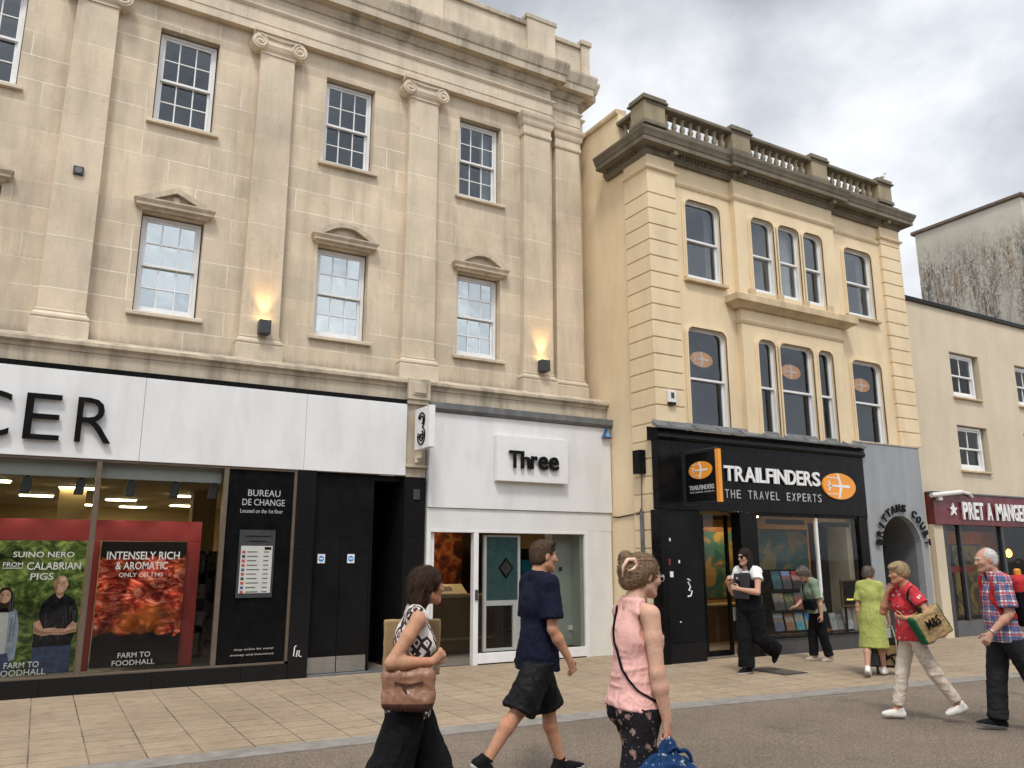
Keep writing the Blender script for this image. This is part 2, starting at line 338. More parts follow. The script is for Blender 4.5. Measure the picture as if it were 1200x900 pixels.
# ------------------------------------------------------------------ windows
def arch_pts(x0, x1, z0, z1, r, n=6):
    """opening outline with rounded top corners, counter-clockwise from bottom left"""
    p = [(x0, z0), (x1, z0)]
    if r <= 0: return p+[(x1, z1), (x0, z1)]
    p += [(x1-r+r*cos(a), z1-r+r*sin(a)) for a in [i*pi/2/n for i in range(n+1)]]
    p += [(x0+r+r*cos(a), z1-r+r*sin(a)) for a in [pi/2+i*pi/2/n for i in range(n+1)]]
    return p
def ring(mb, outer, inner, y0, y1, mi=0):
    n = len(outer)
    vs = [(x, y0, z) for x, z in outer]+[(x, y0, z) for x, z in inner]+[(x, y1, z) for x, z in outer]+[(x, y1, z) for x, z in inner]
    fs = []
    for i in range(n):
        j = (i+1) % n
        fs += [(i, j, n+j, n+i), (2*n+i, 3*n+i, 3*n+j, 2*n+j), (n+i, n+j, 3*n+j, 3*n+i), (i, 2*n+i, 2*n+j, j)]
    return mb.add(vs, fs, mi)
def window(par, x0, x1, z0, z1, y, cols=3, rows=(2, 2), gl='glass', r=0, fw=.045, bar=.02, sill=None, room='room_dark', curtain=None, frame='upvc', depth=1.1, decal=None, sillm='stone_plain'):
    b = MB(); zm = z0+(z1-z0)*.5
    ring(b, arch_pts(x0, x1, z0, z1, r), arch_pts(x0+fw, x1-fw, z0+fw*1.3, z1-fw, max(0, r-fw*.5)), y, y+.1)
    a, c = x0+fw, x1-fw
    for (q0, q1, yy, n, bot, top) in ((zm-.02, z1-fw, y+.02, rows[0], .04, .035), (z0+fw*1.3, zm+.02, y+.06, rows[1], .06, .04)):
        ring(b, arch_pts(a, c, q0, q1, max(0, r-fw*.6) if q1 > zm+.1 else 0), arch_pts(a+.035, c-.035, q0+bot, q1-top, max(0, r-fw) if q1 > zm+.1 else 0), yy, yy+.04)
        for i in range(1, cols): xx = a+(c-a)*i/cols; b.box(xx-bar/2, xx+bar/2, yy+.005, yy+.032, q0+bot, q1-top)
        for i in range(1, n): zz = q0+(q1-q0)*i/n; b.box(a+.03, c-.03, yy+.004, yy+.031, zz-bar/2, zz+bar/2)
    w = O('window', b, M[frame], par, bevel=.004)
    g = MB(); rp = random.Random(int(x0*991+z0*77))
    for (q0, q1, yy, n) in ((zm, z1-fw-.01, y+.038, rows[0]), (z0+fw, zm, y+.079, rows[1])):
        if cols == 1 and n == 1:
            pts = arch_pts(a+.01, c-.01, q0, q1, max(0, r-fw*.7) if q1 > zm+.1 else 0); t1, t2 = rp.uniform(-.006, .006), rp.uniform(-.006, .006); g.add([(x, yy+t1*(x-x0)/(x1-x0)+t2*(z-q0)/(q1-q0), z) for x, z in pts], [tuple(range(len(pts)))])
            continue
        for i in range(cols):
            for k in range(n):
                xa, xb = a+.01+(c-a-.02)*i/cols, a+.01+(c-a-.02)*(i+1)/cols; za, zb = q0+(q1-q0)*k/n, q0+(q1-q0)*(k+1)/n; t = [rp.uniform(-.0035, .0035) for _ in range(3)]
                g.add([(xa, yy+t[0], za), (xb, yy+t[1], za), (xb, yy+t[1]+t[2]-t[0], zb), (xa, yy+t[2], zb)], [(0,1,2,3)])
    O('pane', g, M[gl], w)
    k = MB(); yb = y+depth
    k.add([(x0,y+.1,z0),(x1,y+.1,z0),(x1,y+.1,z1),(x0,y+.1,z1),(x0-.5,yb,z0-.2),(x1+.5,yb,z0-.2),(x1+.5,yb,z1+.2),(x0-.5,yb,z1+.2)], [(4,5,6,7),(0,1,5,4),(1,2,6,5),(2,3,7,6),(3,0,4,7)])
    O('room', k, M[room], w)
    if curtain:
        q = MB(); n = 26; xa = x0+fw; xb = x0+(x1-x0)*curtain[0]
        if curtain[0] < 0: xa, xb = x1+(x1-x0)*curtain[0], x1-fw
        vs = [(xa+(xb-xa)*i/n, y+.22+.025*sin(i*1.9)+.01*sin(i*.7), z) for i in range(n+1) for z in (z0+.05, z1-.03)]
        q.add(vs, [(2*i, 2*i+2, 2*i+3, 2*i+1) for i in range(n)]); O('curtain', q, M[curtain[1]], w, smooth=True)
    if sill:
        s = MB(); s.xprism([(sill[0], z0-sill[2]), (y+.05, z0-sill[2]), (y+.05, z0-.002), (sill[0]+.02, z0-.02), (sill[0], z0-.03)], x0-sill[1], x1+sill[1])
        O('sill', s, M[sillm], w, bevel=.006)
    return w
M['curtain'] = plain('pale_net_curtain', (.5, .52, .52), .9, .08, 5, bmp=.05)
M['curtain_dim'] = plain('grey_curtain', (.2, .22, .23), .9, .1, 5, bmp=.05)

# ------------------------------------------------------------------ stone building
sb = T('stone_building', 'long honey stone classical building with pilasters over the white shop fronts', 'building', (2, 12.05, 0))
WC = [-4.0, -1.4, 1.19, 3.78, 6.28]; YW = 12.05
holes = [(c-.43, c+.43, a, b_) for c in WC for a, b_ in ((8.02, 9.58), (5.05, 6.57))]
b = MB().wall(-5.6, 7.85, 4.3, 10.05, YW, holes, .3)
b.add([(7.85,YW,4.3),(7.85,12.17,4.3),(7.85,12.17,10.05),(7.85,YW,10.05)], [(0,1,2,3)])
b.box(7.86, 8.56, 12.17, 12.5, 4.3, 10.95); b.box(8.56, 8.69, 12.25, 18, 0, 11.0); b.box(-5.6, 8.56, 11.9, 13.9, 4.2, 4.299); b.box(-5.6, 8.5, 13.9, 26, 4.3, 11.0)
b.box(-5.6, 8.56, 12.5, 14, 10.0, 11.0)
O('wall', b, M['stone'], sb)
# entablature with its two breaks at the right end
b = MB(); path = [(-5.6, 11.92), (7.78, 11.92), (7.78, 12.05), (8.53, 12.05), (8.53, 12.2), (8.69, 12.2), (8.69, 14)]
b.run([(-.25,9.96),(0,9.96),(0,10.1),(.012,10.105),(.012,10.32),(.03,10.335),(.055,10.37),(.055,10.40),(.0,10.415),(-.25,10.415)], path)
b.run([(-.25,10.416),(-.012,10.416),(-.012,10.5405),(-.25,10.5405)], path)
O('architrave', b, M['stone_plain'], sb)
b = MB(); b.run([(-.25,10.541),(-.012,10.541),(-.012,10.63),(.02,10.64),(.045,10.68),(.075,10.71),(.08,10.765),(.215,10.775),(.215,10.92),(.235,10.935),(.26,11.03),(.285,11.12),(.285,11.17),(.1,11.24),(-.25,11.25)], path)
O('cornice', b, M['stone_dirty'], sb)
b = MB(); b.box(-5.6, 7.75, 11.98, 12.3, 11.2, 11.93); b.box(7.75, 8.6, 12.08, 12.3, 11.2, 11.93); b.box(8.6, 8.8, 12.02, 12.6, 11.2, 12.02)
for c in (-2.7, -.1, 2.5, 5.08, 7.55): b.box(c-.325, c+.325, 11.9, 12.32, 11.2, 12.08)
O('parapet', b, M['stone_plain'], sb)
b = MB()
b.box(-5.6, 7.75, 11.93, 12.34, 11.931, 12.03); b.box(7.75, 8.59, 12.03, 12.34, 11.931, 12.03); b.box(8.57, 8.84, 11.98, 12.64, 12.021, 12.13)
for c in (-2.7, -.1, 2.5, 5.08, 7.55): b.box(c-.36, c+.36, 11.88, 12.35, 12.081, 12.18)
O('coping', b, M['stone_dirty'], sb, bevel=.012)
# string course
b = MB(); b.run([(-.1,4.5),(.0,4.5),(.16,4.425),(.2,4.41),(.2,4.365),(.15,4.335),(.135,4.29),(.12,4.285),(.12,4.10),(-.1,4.10)], [(-5.6, 11.8), (8.74, 11.8), (8.74, 12.3)])
O('string_course', b, M['stone_dirty'], sb)
PIL = [(-2.7, .27, 11.9), (-.1, .27, 11.9), (2.5, .27, 11.9), (5.08, .27, 11.9), (7.43, .29, 11.9), (8.21, .28, 12.02)]
for i, (c, h, y) in enumerate(PIL):
    top = 9.60 if i < 4 else 9.52; yb = YW+.02 if i < 5 else 12.2
    b = MB(); b.add([(c-h-.02,y,4.86),(c+h+.02,y,4.86),(c+h,y,top),(c-h,y,top),(c-h-.02,yb,4.86),(c+h+.02,yb,4.86),(c+h,yb,top),(c-h,yb,top)], [(0,1,2,3),(1,5,6,2),(4,0,3,7),(3,2,6,7)])
    p = O('pilaster', b, M['stone_pil'], sb, bevel=.008)
    b = MB(); pth = lambda e: [(c-h-.02, yb), (c-h-.02, y), (c+h+.02, y), (c+h+.02, yb)]
    b.run([(-.05,4.88),(.012,4.88),(.018,4.86),(.012,4.845),(.03,4.82),(.052,4.80),(.055,4.77),(.04,4.745),(.055,4.735),(.06,4.73),(.06,4.45),(-.05,4.45)], pth(0))
    O('base', b, M['stone_plain'], p)
    if i < 4:
        b = MB(); b.box(c-.40, c+.40, y-.10, yb, 9.885, 9.955); b.box(c-.37, c+.37, y-.07, yb, 9.83, 9.884)
        b.xprism([(y-.02, 9.60), (y-.05, 9.64), (y-.075, 9.70), (y-.06, 9.83), (yb, 9.83), (yb, 9.60)], c-.29, c+.29)
        b.box(c-h-.015, c+h+.015, y-.02, yb, 9.565, 9.60)
        for sg in (-1, 1):
            cx, cz = c+sg*.315, 9.725
            b.prism([(cx+.125*cos(a), cz+.125*sin(a)) for a in [k*pi/10 for k in range(20)]], y-.085, yb)
            sp = [(cx+sg*(.118-.0115*k*.9)*cos(k*.42+pi/2)*1, y-.09, cz+(.118-.0115*k*.9)*sin(k*.42+pi/2)) for k in range(11)]
            sp += [(cx+sg*(.118-.0115*.9*10-.004*k)*cos((10+k)*.42+pi/2), y-.09, cz+(.118-.0115*.9*10-.004*k)*sin((10+k)*.42+pi/2)) for k in range(0)]
            spiral = []
            for k in range(36):
                a = pi/2-sg*0-k*.36*1; rr = .117*(1-k/40); spiral.append((cx+sg*-rr*cos(a), y-.088, cz+rr*sin(a)))
            b.tube(spiral, [.014*(1-.4*k/36) for k in range(36)], 6)
            b.lathe([(0, 0)], 0, 0) if False else None
            b.prism([(cx+.022*cos(a), cz+.022*sin(a)) for a in [k*pi/5 for k in range(10)]], y-.105, y-.08)
        b.tube([(c-.3, y-.085, 9.838), (c-.15, y-.085, 9.815), (c, y-.085, 9.806), (c+.15, y-.085, 9.815), (c+.3, y-.085, 9.838)], .014, 6)
        O('capital', b, M['stone_plain'], p)
    else:
        b = MB(); q = [(c-h, yb), (c-h, y), (c+h, y), (c+h, yb)]
        b.run([(-.04,9.52),(.015,9.52),(.03,9.55),(.03,9.60),(.015,9.61),(.015,9.72),(.035,9.74),(.05,9.78),(.06,9.84),(.09,9.90),(.10,9.955),(-.04,9.955)], q)
        O('capital', b, M['stone_plain'], p)
for k, c in enumerate(WC):
    window(sb, c-.41, c+.41, 8.04, 9.56, YW+.13, 3, (2, 2), 'glass_grey' if k < 4 else 'glass_grey', sill=(YW-.07, .1, .08), curtain=(-.3, 'curtain_dim') if k == 4 else ((.22, 'curtain_dim') if k == 1 else None))
    window(sb, c-.41, c+.41, 5.07, 6.55, YW+.13, 3, (2, 2), 'glass_film', sill=(YW-.07, .1, .08), room='room_mid')
    b = MB(); w = .5; y0 = YW-.2
    b.run([(-.03,6.575),(.015,6.575),(.03,6.60),(.085,6.625),(.085,6.665),(.105,6.69),(.11,6.705),(-.03,6.706)], [(c-w+.06, YW), (c-w+.06, YW-.04), (c+w-.06, YW-.04), (c+w-.06, YW)])
    if k in (1, 2, 0):
        up = [(c-w-.06, 6.706), (c+w+.06, 6.706), (c, 6.955)]; ins = [(c-w+.2, 6.73), (c+w-.2, 6.73), (c, 6.875)]
    else:
        n = 12; R = .66; ha = math.asin(.56/R); zc = 6.955-R
        arc = lambda q, n=12: [(c+(R-q)*sin(a), zc+(R-q)*cos(a)) for a in [ha-2*ha*j/n for j in range(n+1)]]
        up = [(c-w-.06, 6.706)]+[(c+w+.06, 6.706)]+arc(0)[1:-1]; zb = 6.73
        ins = [(c-.38, zb)]+[(c+.38, zb)]+[(c+x_, z_) for x_, z_ in [((.36-.72*j/(n)), zb+.155*(1-(1-2*j/n)**2)+.003) for j in range(1, n)]]
    b.prism([(c-w+.04, 6.7)]+[(c+w-.04, 6.7)]+[((x_-c)*.8+c, z_-.02) for x_, z_ in up[2:]], YW-.07, YW+.02)
    ring(b, up, ins if len(ins) == len(up) else up, YW-.155, YW-.03)
    if k in (1, 2, 0): b.prism([(c+.05*cos(a), 6.78+.05*sin(a)) for a in [j*pi/5 for j in range(10)]], YW-.1, YW-.05)
    O('pediment', b, plain('weathered_pediment_stone', (.52, .44, .33), .9, .2, 7, bmp=.4, dirt=.5, dirtcol=(.09, .07, .05)) if k == 0 else bpy.data.materials['weathered_pediment_stone'], sb)
# stone pier between the two shop fronts
b = MB(); b.box(4.81, 5.15, 11.66, 12.1, 2.87, 4.1); b.box(4.79, 5.17, 11.57, 12.0, 4.10, 4.44); b.box(4.79, 5.165, 11.6, 12, 3.02, 3.06)
b.box(4.86, 5.10, 11.55, 11.6, 4.17, 4.38); b.box(4.88, 5.08, 11.53, 11.57, 4.2, 4.36)
b.box(4.8, 5.16, 11.6, 12, 4.03, 4.099)
O('shop_pier', b, M['stone_dirty'], sb, bevel=.006)
# lamps on the pilasters
M['lamp_glow'] = emis('lamp_glow', (1, .66, .25), 12)
def wall_lamp(c, y, z, label):
    t = T('wall_lamp', label, 'wall lamp', (c, y, z), group='up lights on the pilasters')
    O('housing', MB().box(c-.085, c+.085, y-.19, y-.03, z-.11, z+.1), M['dark_metal'], t, bevel=.008)
    O('bracket', MB().box(c-.04, c+.04, y-.031, y, z-.05, z+.05), M['dark_metal'], t)
    O('lens', MB().box(c-.06, c+.06, y-.17, y-.05, z+.1, z+.104), M['lamp_glow'], t)
    l = bpy.data.lights.new('up_light', 'SPOT'); l.energy = 27; l.color = (1, .6, .22); l.spot_size = rad(66); l.spot_blend = .9; l.shadow_soft_size = .03
    o = bpy.data.objects.new('up_light', l); COL.objects.link(o); o.parent = t; o.location = (0, -.10, .13); o.rotation_euler = (rad(180-4), 0, 0)
wall_lamp(2.54, 11.9, 5.0, 'square lit wall lamp on the pilaster between the triangular and the first arched pediment')
wall_lamp(7.47, 11.9, 5.0, 'square lit wall lamp on the twin pilasters beside the yellow building')
FIX = T('junction_box', 'small dark square box fixed high on the tall stone pilaster', 'junction box', (-.1, 11.9, 6.9))
O('body', MB().box(-.165, -.035, 11.86, 11.9, 6.84, 6.96), M['dark_metal'], FIX, bevel=.005); O('cover', MB().prism([(-.1+.045*cos(a), 6.9+.045*sin(a)) for a in [k*pi/6 for k in range(12)]], 11.85, 11.862), M['lead'], FIX)

# ------------------------------------------------------------------ yellow building
M['yellow'] = plain('cream_yellow_render', (.70, .56, .365), .75, .07, 1.3, bmp=.3, bscale=110, dirt=.3, dirtcol=(.34, .26, .16))
M['yellow_old'] = plain('weathered_yellow_sill', (.54, .42, .26), .8, .18, 4, bmp=.35, dirt=.5, dirtcol=(.2, .17, .12))
yb_ = T('yellow_building', 'narrow three storey building rendered pale yellow with dark stone balustrade', 'building', (12.3, 10.3, 0))
YF = 10.3; YB = 10.18
top_w = [(9.60, 10.47, 6.60, 8.12), (14.0, 14.9, 6.58, 8.06)]
low_w = [(9.53, 10.46, 3.80, 5.66), (13.94, 14.88, 3.85, 5.6)]
bay_t = [(11.15, 11.78, 6.56, 8.06), (11.89, 12.50, 6.56, 8.06), (12.61, 13.19, 6.56, 8.06)]
bay_l = [(11.14, 11.60, 3.80, 5.62), (11.71, 12.64, 3.80, 5.62), (12.78, 13.22, 3.80, 5.62)]
def spandrels(mb, hs, y, d, r):
    for x0, x1, z0, z1 in hs:
        n = 6; a = [pi/2*i/n for i in range(n+1)]
        mb.prism([(x1+.001, z1+.001)]+[(x1-r+r*cos(t), z1-r+r*sin(t)) for t in a], y+.001, y+d)
        mb.prism([(x0-.001, z1+.001)]+[(x0+r-r*cos(t), z1-r+r*sin(t)) for t in a], y+.001, y+d)
b = MB()
b.wall(8.76, 10.78, 3.55, 8.95, YF, [top_w[0], low_w[0]], .1); b.wall(13.6, 15.86, 3.55, 8.95, YF, [top_w[1], low_w[1]], .1)
b.wall(10.78, 13.6, 3.55, 8.95, YB, bay_t+bay_l, .1)
b.add([(10.78,YB,3.55),(10.78,YF,3.55),(10.78,YF,8.95),(10.78,YB,8.95)], [(0,1,2,3)]); b.add([(13.6,YB,3.55),(13.6,YF,3.55),(13.6,YF,8.95),(13.6,YB,8.95)], [(3,2,1,0)])
spandrels(b, top_w+low_w, YF, .1, .15); spandrels(b, bay_t+bay_l, YB, .1, .13)
b.box(8.76, 8.95, YF+.3, 17, 0, 9.33); b.box(8.76, 8.95, 11.08, 17, 9.33, 10.0); b.box(15.7, 15.86, YF+.3, 17, 0, 9.0); b.box(8.76, 15.86, 16.8, 17, 0, 9); b.box(8.8, 15.8, YF+1.4, 16.9, 8.5, 8.8)
b.box(8.76, 8.95, YF, YF+.301, 0, 9.0)
O('wall', b, M['yellow'], yb_)
b = MB(); b.run([(-.2, 10.0), (.03, 10.0), (.05, 10.04), (.05, 10.1), (-.2, 10.12)], [(8.76, 16.9), (8.76, 11.08)]); O('side_coping', b, M['yellow_old'], yb_)
# raised window surrounds
for hs, y in ((top_w+low_w, YF), (bay_t+bay_l, YB)):
    for x0, x1, z0, z1 in hs:
        b = MB()
        for wd, pr in ((.07, .022), (.035, .04)):
            ot = arch_pts(x0-wd, x1+wd, z0, z1+wd, .14+wd); it = arch_pts(x0-.002, x1+.002, z0, z1+.002, .14)
            n = len(ot)                                      # an inverted U: no bottom side
            for i in range(1, n):
                j = (i+1) % n
                b.add([(ot[i][0], y-pr, ot[i][1]), (ot[j][0], y-pr, ot[j][1]), (it[j][0], y-pr, it[j][1]), (it[i][0], y-pr, it[i][1]),
                       (ot[i][0], y, ot[i][1]), (ot[j][0], y, ot[j][1]), (it[j][0], y, it[j][1]), (it[i][0], y, it[i][1])], [(3,2,1,0),(0,1,5,4),(2,3,7,6)])
        O('window_surround', b, M['yellow'], yb_)
# quoin piers: stacked blocks with open joints between
for (qx0, qx1) in ((8.7, 9.35), (15.23, 15.9)):
    b = MB(); z = 0 if qx0 < 9 else 3.9; 
    hts = [.297]*27
    for hgt in hts:
        if z+hgt > 8.52: break
        b.box(qx0, qx1, YF-.075, YF+(.6 if qx0 < 9 else .12), z+.012, z+hgt-.012); z += hgt
    b.box(qx0+.02, qx1-.02, YF-.055, YF+(.58 if qx0 < 9 else .1), 0 if qx0 < 9 else 3.9, 8.9)
    b.box(qx0, qx1, YF-.075, YF+(.6 if qx0 < 9 else .12), z+.012, 8.9)
    b.run([(-.05, 8.46), (.03, 8.475), (.05, 8.50), (.055, 8.53), (-.05, 8.54)], [(qx0, YF+.6 if qx0 < 9 else YF+.1), (qx0, YF-.075), (qx1, YF-.075), (qx1, YF+.1)])
    O('quoin_pier', b, M['yellow'], yb_, bevel=.008)
b = MB()
b.run([(-.05,8.33),(.015,8.335),(.035,8.36),(.05,8.39),(.05,8.405),(-.05,8.41)], [(9.35, YF), (10.78, YF), (10.78, YB), (13.6, YB), (13.6, YF), (15.23, YF)])
b.run([(-.05,5.88),(.015,5.885),(.03,5.91),(.045,5.94),(.045,5.955),(-.05,5.96)], [(10.78, YF), (10.78, YB), (13.6, YB), (13.6, YF)])
O('string_moulding', b, M['yellow'], yb_)
b = MB(); b.run([(-.05,6.16),(.06,6.165),(.10,6.20),(.17,6.24),(.21,6.255),(.21,6.38),(.19,6.395),(.0,6.46),(-.05,6.46)], [(10.72, YF), (10.72, YB), (13.66, YB), (13.66, YF)])
for x in (11.08, 11.835, 12.555, 13.25): b.box(x-.075, x+.075, YB-.06, YB, 6.44, 6.58)
O('sill_band', b, M['yellow_old'], yb_, bevel=.005)
for (x0, x1, z0, z1) in top_w:
    window(yb_, x0-.02, x1+.02, z0, z1+.02, YF+.045, 1, (1, 1), 'glass_pale', r=.15, fw=.035, sill=(YF-.09, .06, .09), sillm='yellow_old', room='room_mid', curtain=(-.18, 'curtain_dim'))
for i, (x0, x1, z0, z1) in enumerate(bay_t):
    window(yb_, x0-.02, x1+.02, z0, z1+.02, YB+.045, 1, (1, 1), 'glass_pale', r=.13, fw=.035, room='room_mid', curtain=((.45, -.4, .6)[i], 'curtain'))
M['orange'] = plain('orange_vinyl', (.80, .30, .03), .4, .06, 3, bmp=0)
M['sign_white'] = plain('white_sign_acrylic', (.72, .72, .72), .35, .03)
def plane_logo(mb, cx, cz, a, y, mo=0, mw=1, th=.012):
    """an oval with grid lines and a little aeroplane"""
    n = 36; mb.prism([(cx+a*cos(t), cz+a*.53*sin(t)) for t in [2*pi*k/n for k in range(n)]], y-th, y, mo)
    yy = y-th-.004
    mb.prism([(cx-a*.72, cz-.02*a), (cx+a*.55, cz-.06*a), (cx+a*.68, cz), (cx+a*.55, cz+.06*a), (cx-a*.72, cz+.03*a)], yy, y-th, mw)
    mb.prism([(cx+.0*a, cz+.05*a), (cx+.15*a, cz+.05*a), (cx-.02*a, cz+.50*a), (cx-.12*a, cz+.51*a)], yy, y-th, mw)
    mb.prism([(cx+.0*a, cz-.05*a), (cx+.15*a, cz-.05*a), (cx-.02*a, cz-.50*a), (cx-.12*a, cz-.51*a)], yy, y-th, mw)
    mb.prism([(cx-.58*a, cz), (cx-.48*a, cz), (cx-.62*a, cz+.2*a), (cx-.68*a, cz+.2*a)], yy, y-th, mw); mb.prism([(cx-.58*a, cz), (cx-.48*a, cz), (cx-.62*a, cz-.2*a), (cx-.68*a, cz-.2*a)], yy, y-th, mw)
    for sg in (1, -1): mb.prism([(cx-.75*a, cz+sg*.33*a), (cx-.05*a, cz+sg*.29*a), (cx-.05*a, cz+sg*.325*a), (cx-.75*a, cz+sg*.36*a)], yy, y-th, mw)
    return mb
for hs, y, r in ((low_w, YF, .16), (bay_l, YB, .13)):
    for i, (x0, x1, z0, z1) in enumerate(hs):
        w = window(yb_, x0-.02, x1+.02, z0, z1+.02, y+.045, 1, (1, 1), 'glass_grey', r=r-.02, fw=.035, room='room_dark', depth=1.6)
        if x1-x0 > .5:
            g = MB(); plane_logo(g, (x0+x1)/2-.03, 5.13, .27, y+.122, th=.003); O('window_sticker', g, [M['orange'], M['sign_white']], w)
# cornice with dentils and consoles
b = MB(); pth = [(8.70, 11.45), (8.70, YF-.06), (10.80, YF-.06), (10.80, YB-.02), (13.58, YB-.02), (13.58, YF-.06), (15.9, YF-.06), (15.9, 11.2)]
b.run([(-.2,8.74),(.012,8.74),(.016,8.77),(.04,8.79),(.055,8.82),(.055,8.885),(.235,8.89),(.235,8.975),(.25,8.985),(.27,9.04),(.295,9.09),(.30,9.13),(.08,9.2),(.06,9.21),(.06,9.325),(.03,9.335),(-.25,9.335)], pth)
for x in np.arange(9.45, 15.2, .075):
    y = (YB-.02 if 10.8 < x < 13.58 else YF-.06); b.box(x, x+.042, y-.10, y-.05, 8.825, 8.884)
for y in np.arange(10.45, 11.3, .075): b.box(8.60, 8.65, y, y+.042, 8.825, 8.884)
for x in (9.2, 10.85, 13.42, 15.3):
    y = (YB-.02 if 10.8 < x < 13.58 else YF-.06); b.box(x, x+.09, y-.2, y-.05, 8.80, 8.887)
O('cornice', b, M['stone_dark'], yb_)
bal = T('balustrade', None, None) if False else None
PX = [(8.64, 9.13), (10.82, 11.30), (13.09, 13.56), (15.26, 15.71)]
b = MB(); b.run([(-.16,9.73),(.13,9.73),(.15,9.75),(.15,9.80),(.12,9.83),(-.13,9.85),(-.16,9.83)], [(8.86, 11.08), (8.86, 10.3), (15.55, 10.3), (15.55, 11.0)])
b.box(8.85, 15.5, 10.2, 10.42, 9.336, 9.385); b.box(8.76, 8.96, 10.43, 11.08, 9.336, 9.385)
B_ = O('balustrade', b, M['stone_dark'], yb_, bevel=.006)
for x0, x1 in PX:
    b = MB(); b.box(x0, x1, YF-.14, YF+.26, 9.33, 9.80); b.box(x0-.03, x1+.03, YF-.17, YF+.29, 9.33, 9.41, 1)
    b.box(x0-.05, x1+.05, YF-.19, YF+.31, 9.801, 9.84, 1); b.box(x0-.025, x1+.025, YF-.165, YF+.285, 9.84, 9.91, 1)
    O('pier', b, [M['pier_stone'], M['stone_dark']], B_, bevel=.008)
prof = [(r*.84, z) for r, z in [(.062,0),(.062,.035),(.04,.045),(.036,.06),(.05,.09),(.066,.13),(.062,.165),(.042,.21),(.032,.25),(.036,.265),(.05,.272),(.036,.285),(.036,.30),(.06,.31),(.06,.345)]]
bm0 = None
spots = []
for (a, c), n in zip(((9.16, 10.79), (11.33, 13.06), (13.59, 15.23)), (8, 9, 8)):
    spots += [(a+(c-a)*(i+.5)/n, 10.31) for i in range(n)]
spots += [(8.86, 10.66), (8.86, 10.82), (8.86, 10.98)]
for k, (x, y) in enumerate(spots):
    if bm0 is None:
        bm0 = O('baluster', MB().lathe(prof, x, y, 9.386, 10), M['baluster_stone'], B_, smooth=True); x00, y00 = x, y; o = bm0
        for p_ in bm0.data.polygons: p_.use_smooth = len(p_.vertices) == 4
    else:
        o = bm0.copy(); COL.objects.link(o); o.location = (x-x00, y-y00, 0)

# ------------------------------------------------------------------ cream building and tall block behind
M['cream'] = plain('cream_render', (.57, .485, .36), .8, .07, 1.1, bmp=.4, bscale=60, dirt=.25, dirtcol=(.3, .26, .2))
cb = T('cream_building', 'low plain cream rendered building with small four pane sash windows', 'building', (18.9, 10.6, 0)); YC = 10.6
ch = [(17.93, 19.10, 5.29, 6.36), (17.90, 19.10, 3.58, 4.62), (20.66, 21.83, 5.32, 6.36), (20.66, 21.83, 3.58, 4.62)]
b = MB().wall(15.92, 22.4, 3.0, 7.38, YC, ch, .16); b.box(15.92, 16.4, YC, YC+.4, 0, 3.0); b.box(15.92, 16.1, YC, 16, 0, 7.3); b.box(15.92, 22.4, 15.8, 16, 0, 7.3); b.box(22.2, 22.4, YC+.3, 16, 0, 7.3)
O('wall', b, M['cream'], cb)
O('roof_edge', MB().box(15.9, 22.42, YC-.06, YC+.3, 7.381, 7.47).box(15.9, 22.4, YC+.3, 16, 7.35, 7.4), M['black'], cb)
for x0, x1, z0, z1 in ch: window(cb, x0+.02, x1-.12, z0+.02, z1-.02, YC+.09, 2, (1, 1), 'glass_old', sill=(YC-.07, .06, .07), sillm='yellow_old', fw=.06, bar=.03)
def stained():
    m, t, b = newmat('stained_render'); v = coords(t); s = sep(t, v)
    n = noise(t, v, .55, 6, .6); c = ramp(t, n, [(.3, (.40, .37, .315)), (.7, (.55, .51, .44))])
    zz = mth(t, 'MULTIPLY', mth(t, 'ADD', s[2], -7.2), 1/4.2)                  # 0 at the roof line below, 1 at the top
    band = ramp(t, zz, [(.0, .55), (.2, .9), (.66, .95), (.86, .15), (.95, 0.)])
    twig = noise(t, coords(t, scale=(1, 1.6, .75)), 4.6, 9, .78, 2.6); blot = noise(t, coords(t, scale=(1, 1.2, .45), loc=(0, 3.3, 1)), 1.3, 5, .6)
    drip = noise(t, coords(t, scale=(1, 4.5, .3)), 2.6, 8, .72)
    dark = mth(t, 'ADD', mth(t, 'MULTIPLY', ramp(t, twig, [(.46, 0.), (.53, 1.)]), .75), mth(t, 'MULTIPLY', ramp(t, drip, [(.46, 0.), (.6, 1.)]), .5))
    dark = mth(t, 'MINIMUM', mth(t, 'MULTIPLY', mth(t, 'MULTIPLY', dark, band), ramp(t, blot, [(.34, .25), (.55, 1.)])), .92)
    c = mix(t, c, (.06, .052, .042), dark)
    rust = mth(t, 'MULTIPLY', ramp(t, noise(t, coords(t, scale=(1, 2.2, .5), loc=(4, 2, 0)), 2.3, 8, .75, 1.2), [(.54, 0.), (.60, .8)]), ramp(t, zz, [(.35, 0.), (.55, 1.), (.8, .9), (.92, 0.)]))
    c = mix(t, c, (.27, .165, .075), rust)
    t.links.new(c, b.inputs['Base Color']); b.inputs['Roughness'].default_value = .9; bump(t, b, n, .3, .01); return m
tb = T('tall_block', 'tall pale rendered block rising behind the cream building with stained flank wall', 'building', (24, 12, 0))
O('wall', MB().box(22.45, 30, 10.75, 13.9, 0, 11.4), stained(), tb)
O('coping', MB().run([(-.2,11.401),(.05,11.401),(.07,11.43),(.07,11.5),(-.2,11.52)], [(22.45, 14), (22.45, 10.75), (30, 10.75)]).box(22.5, 30, 10.8, 13.9, 11.402, 11.45), plain('rusty_brown_coping', (.14, .10, .075), .7, .25, 5, dirt=.4), tb)
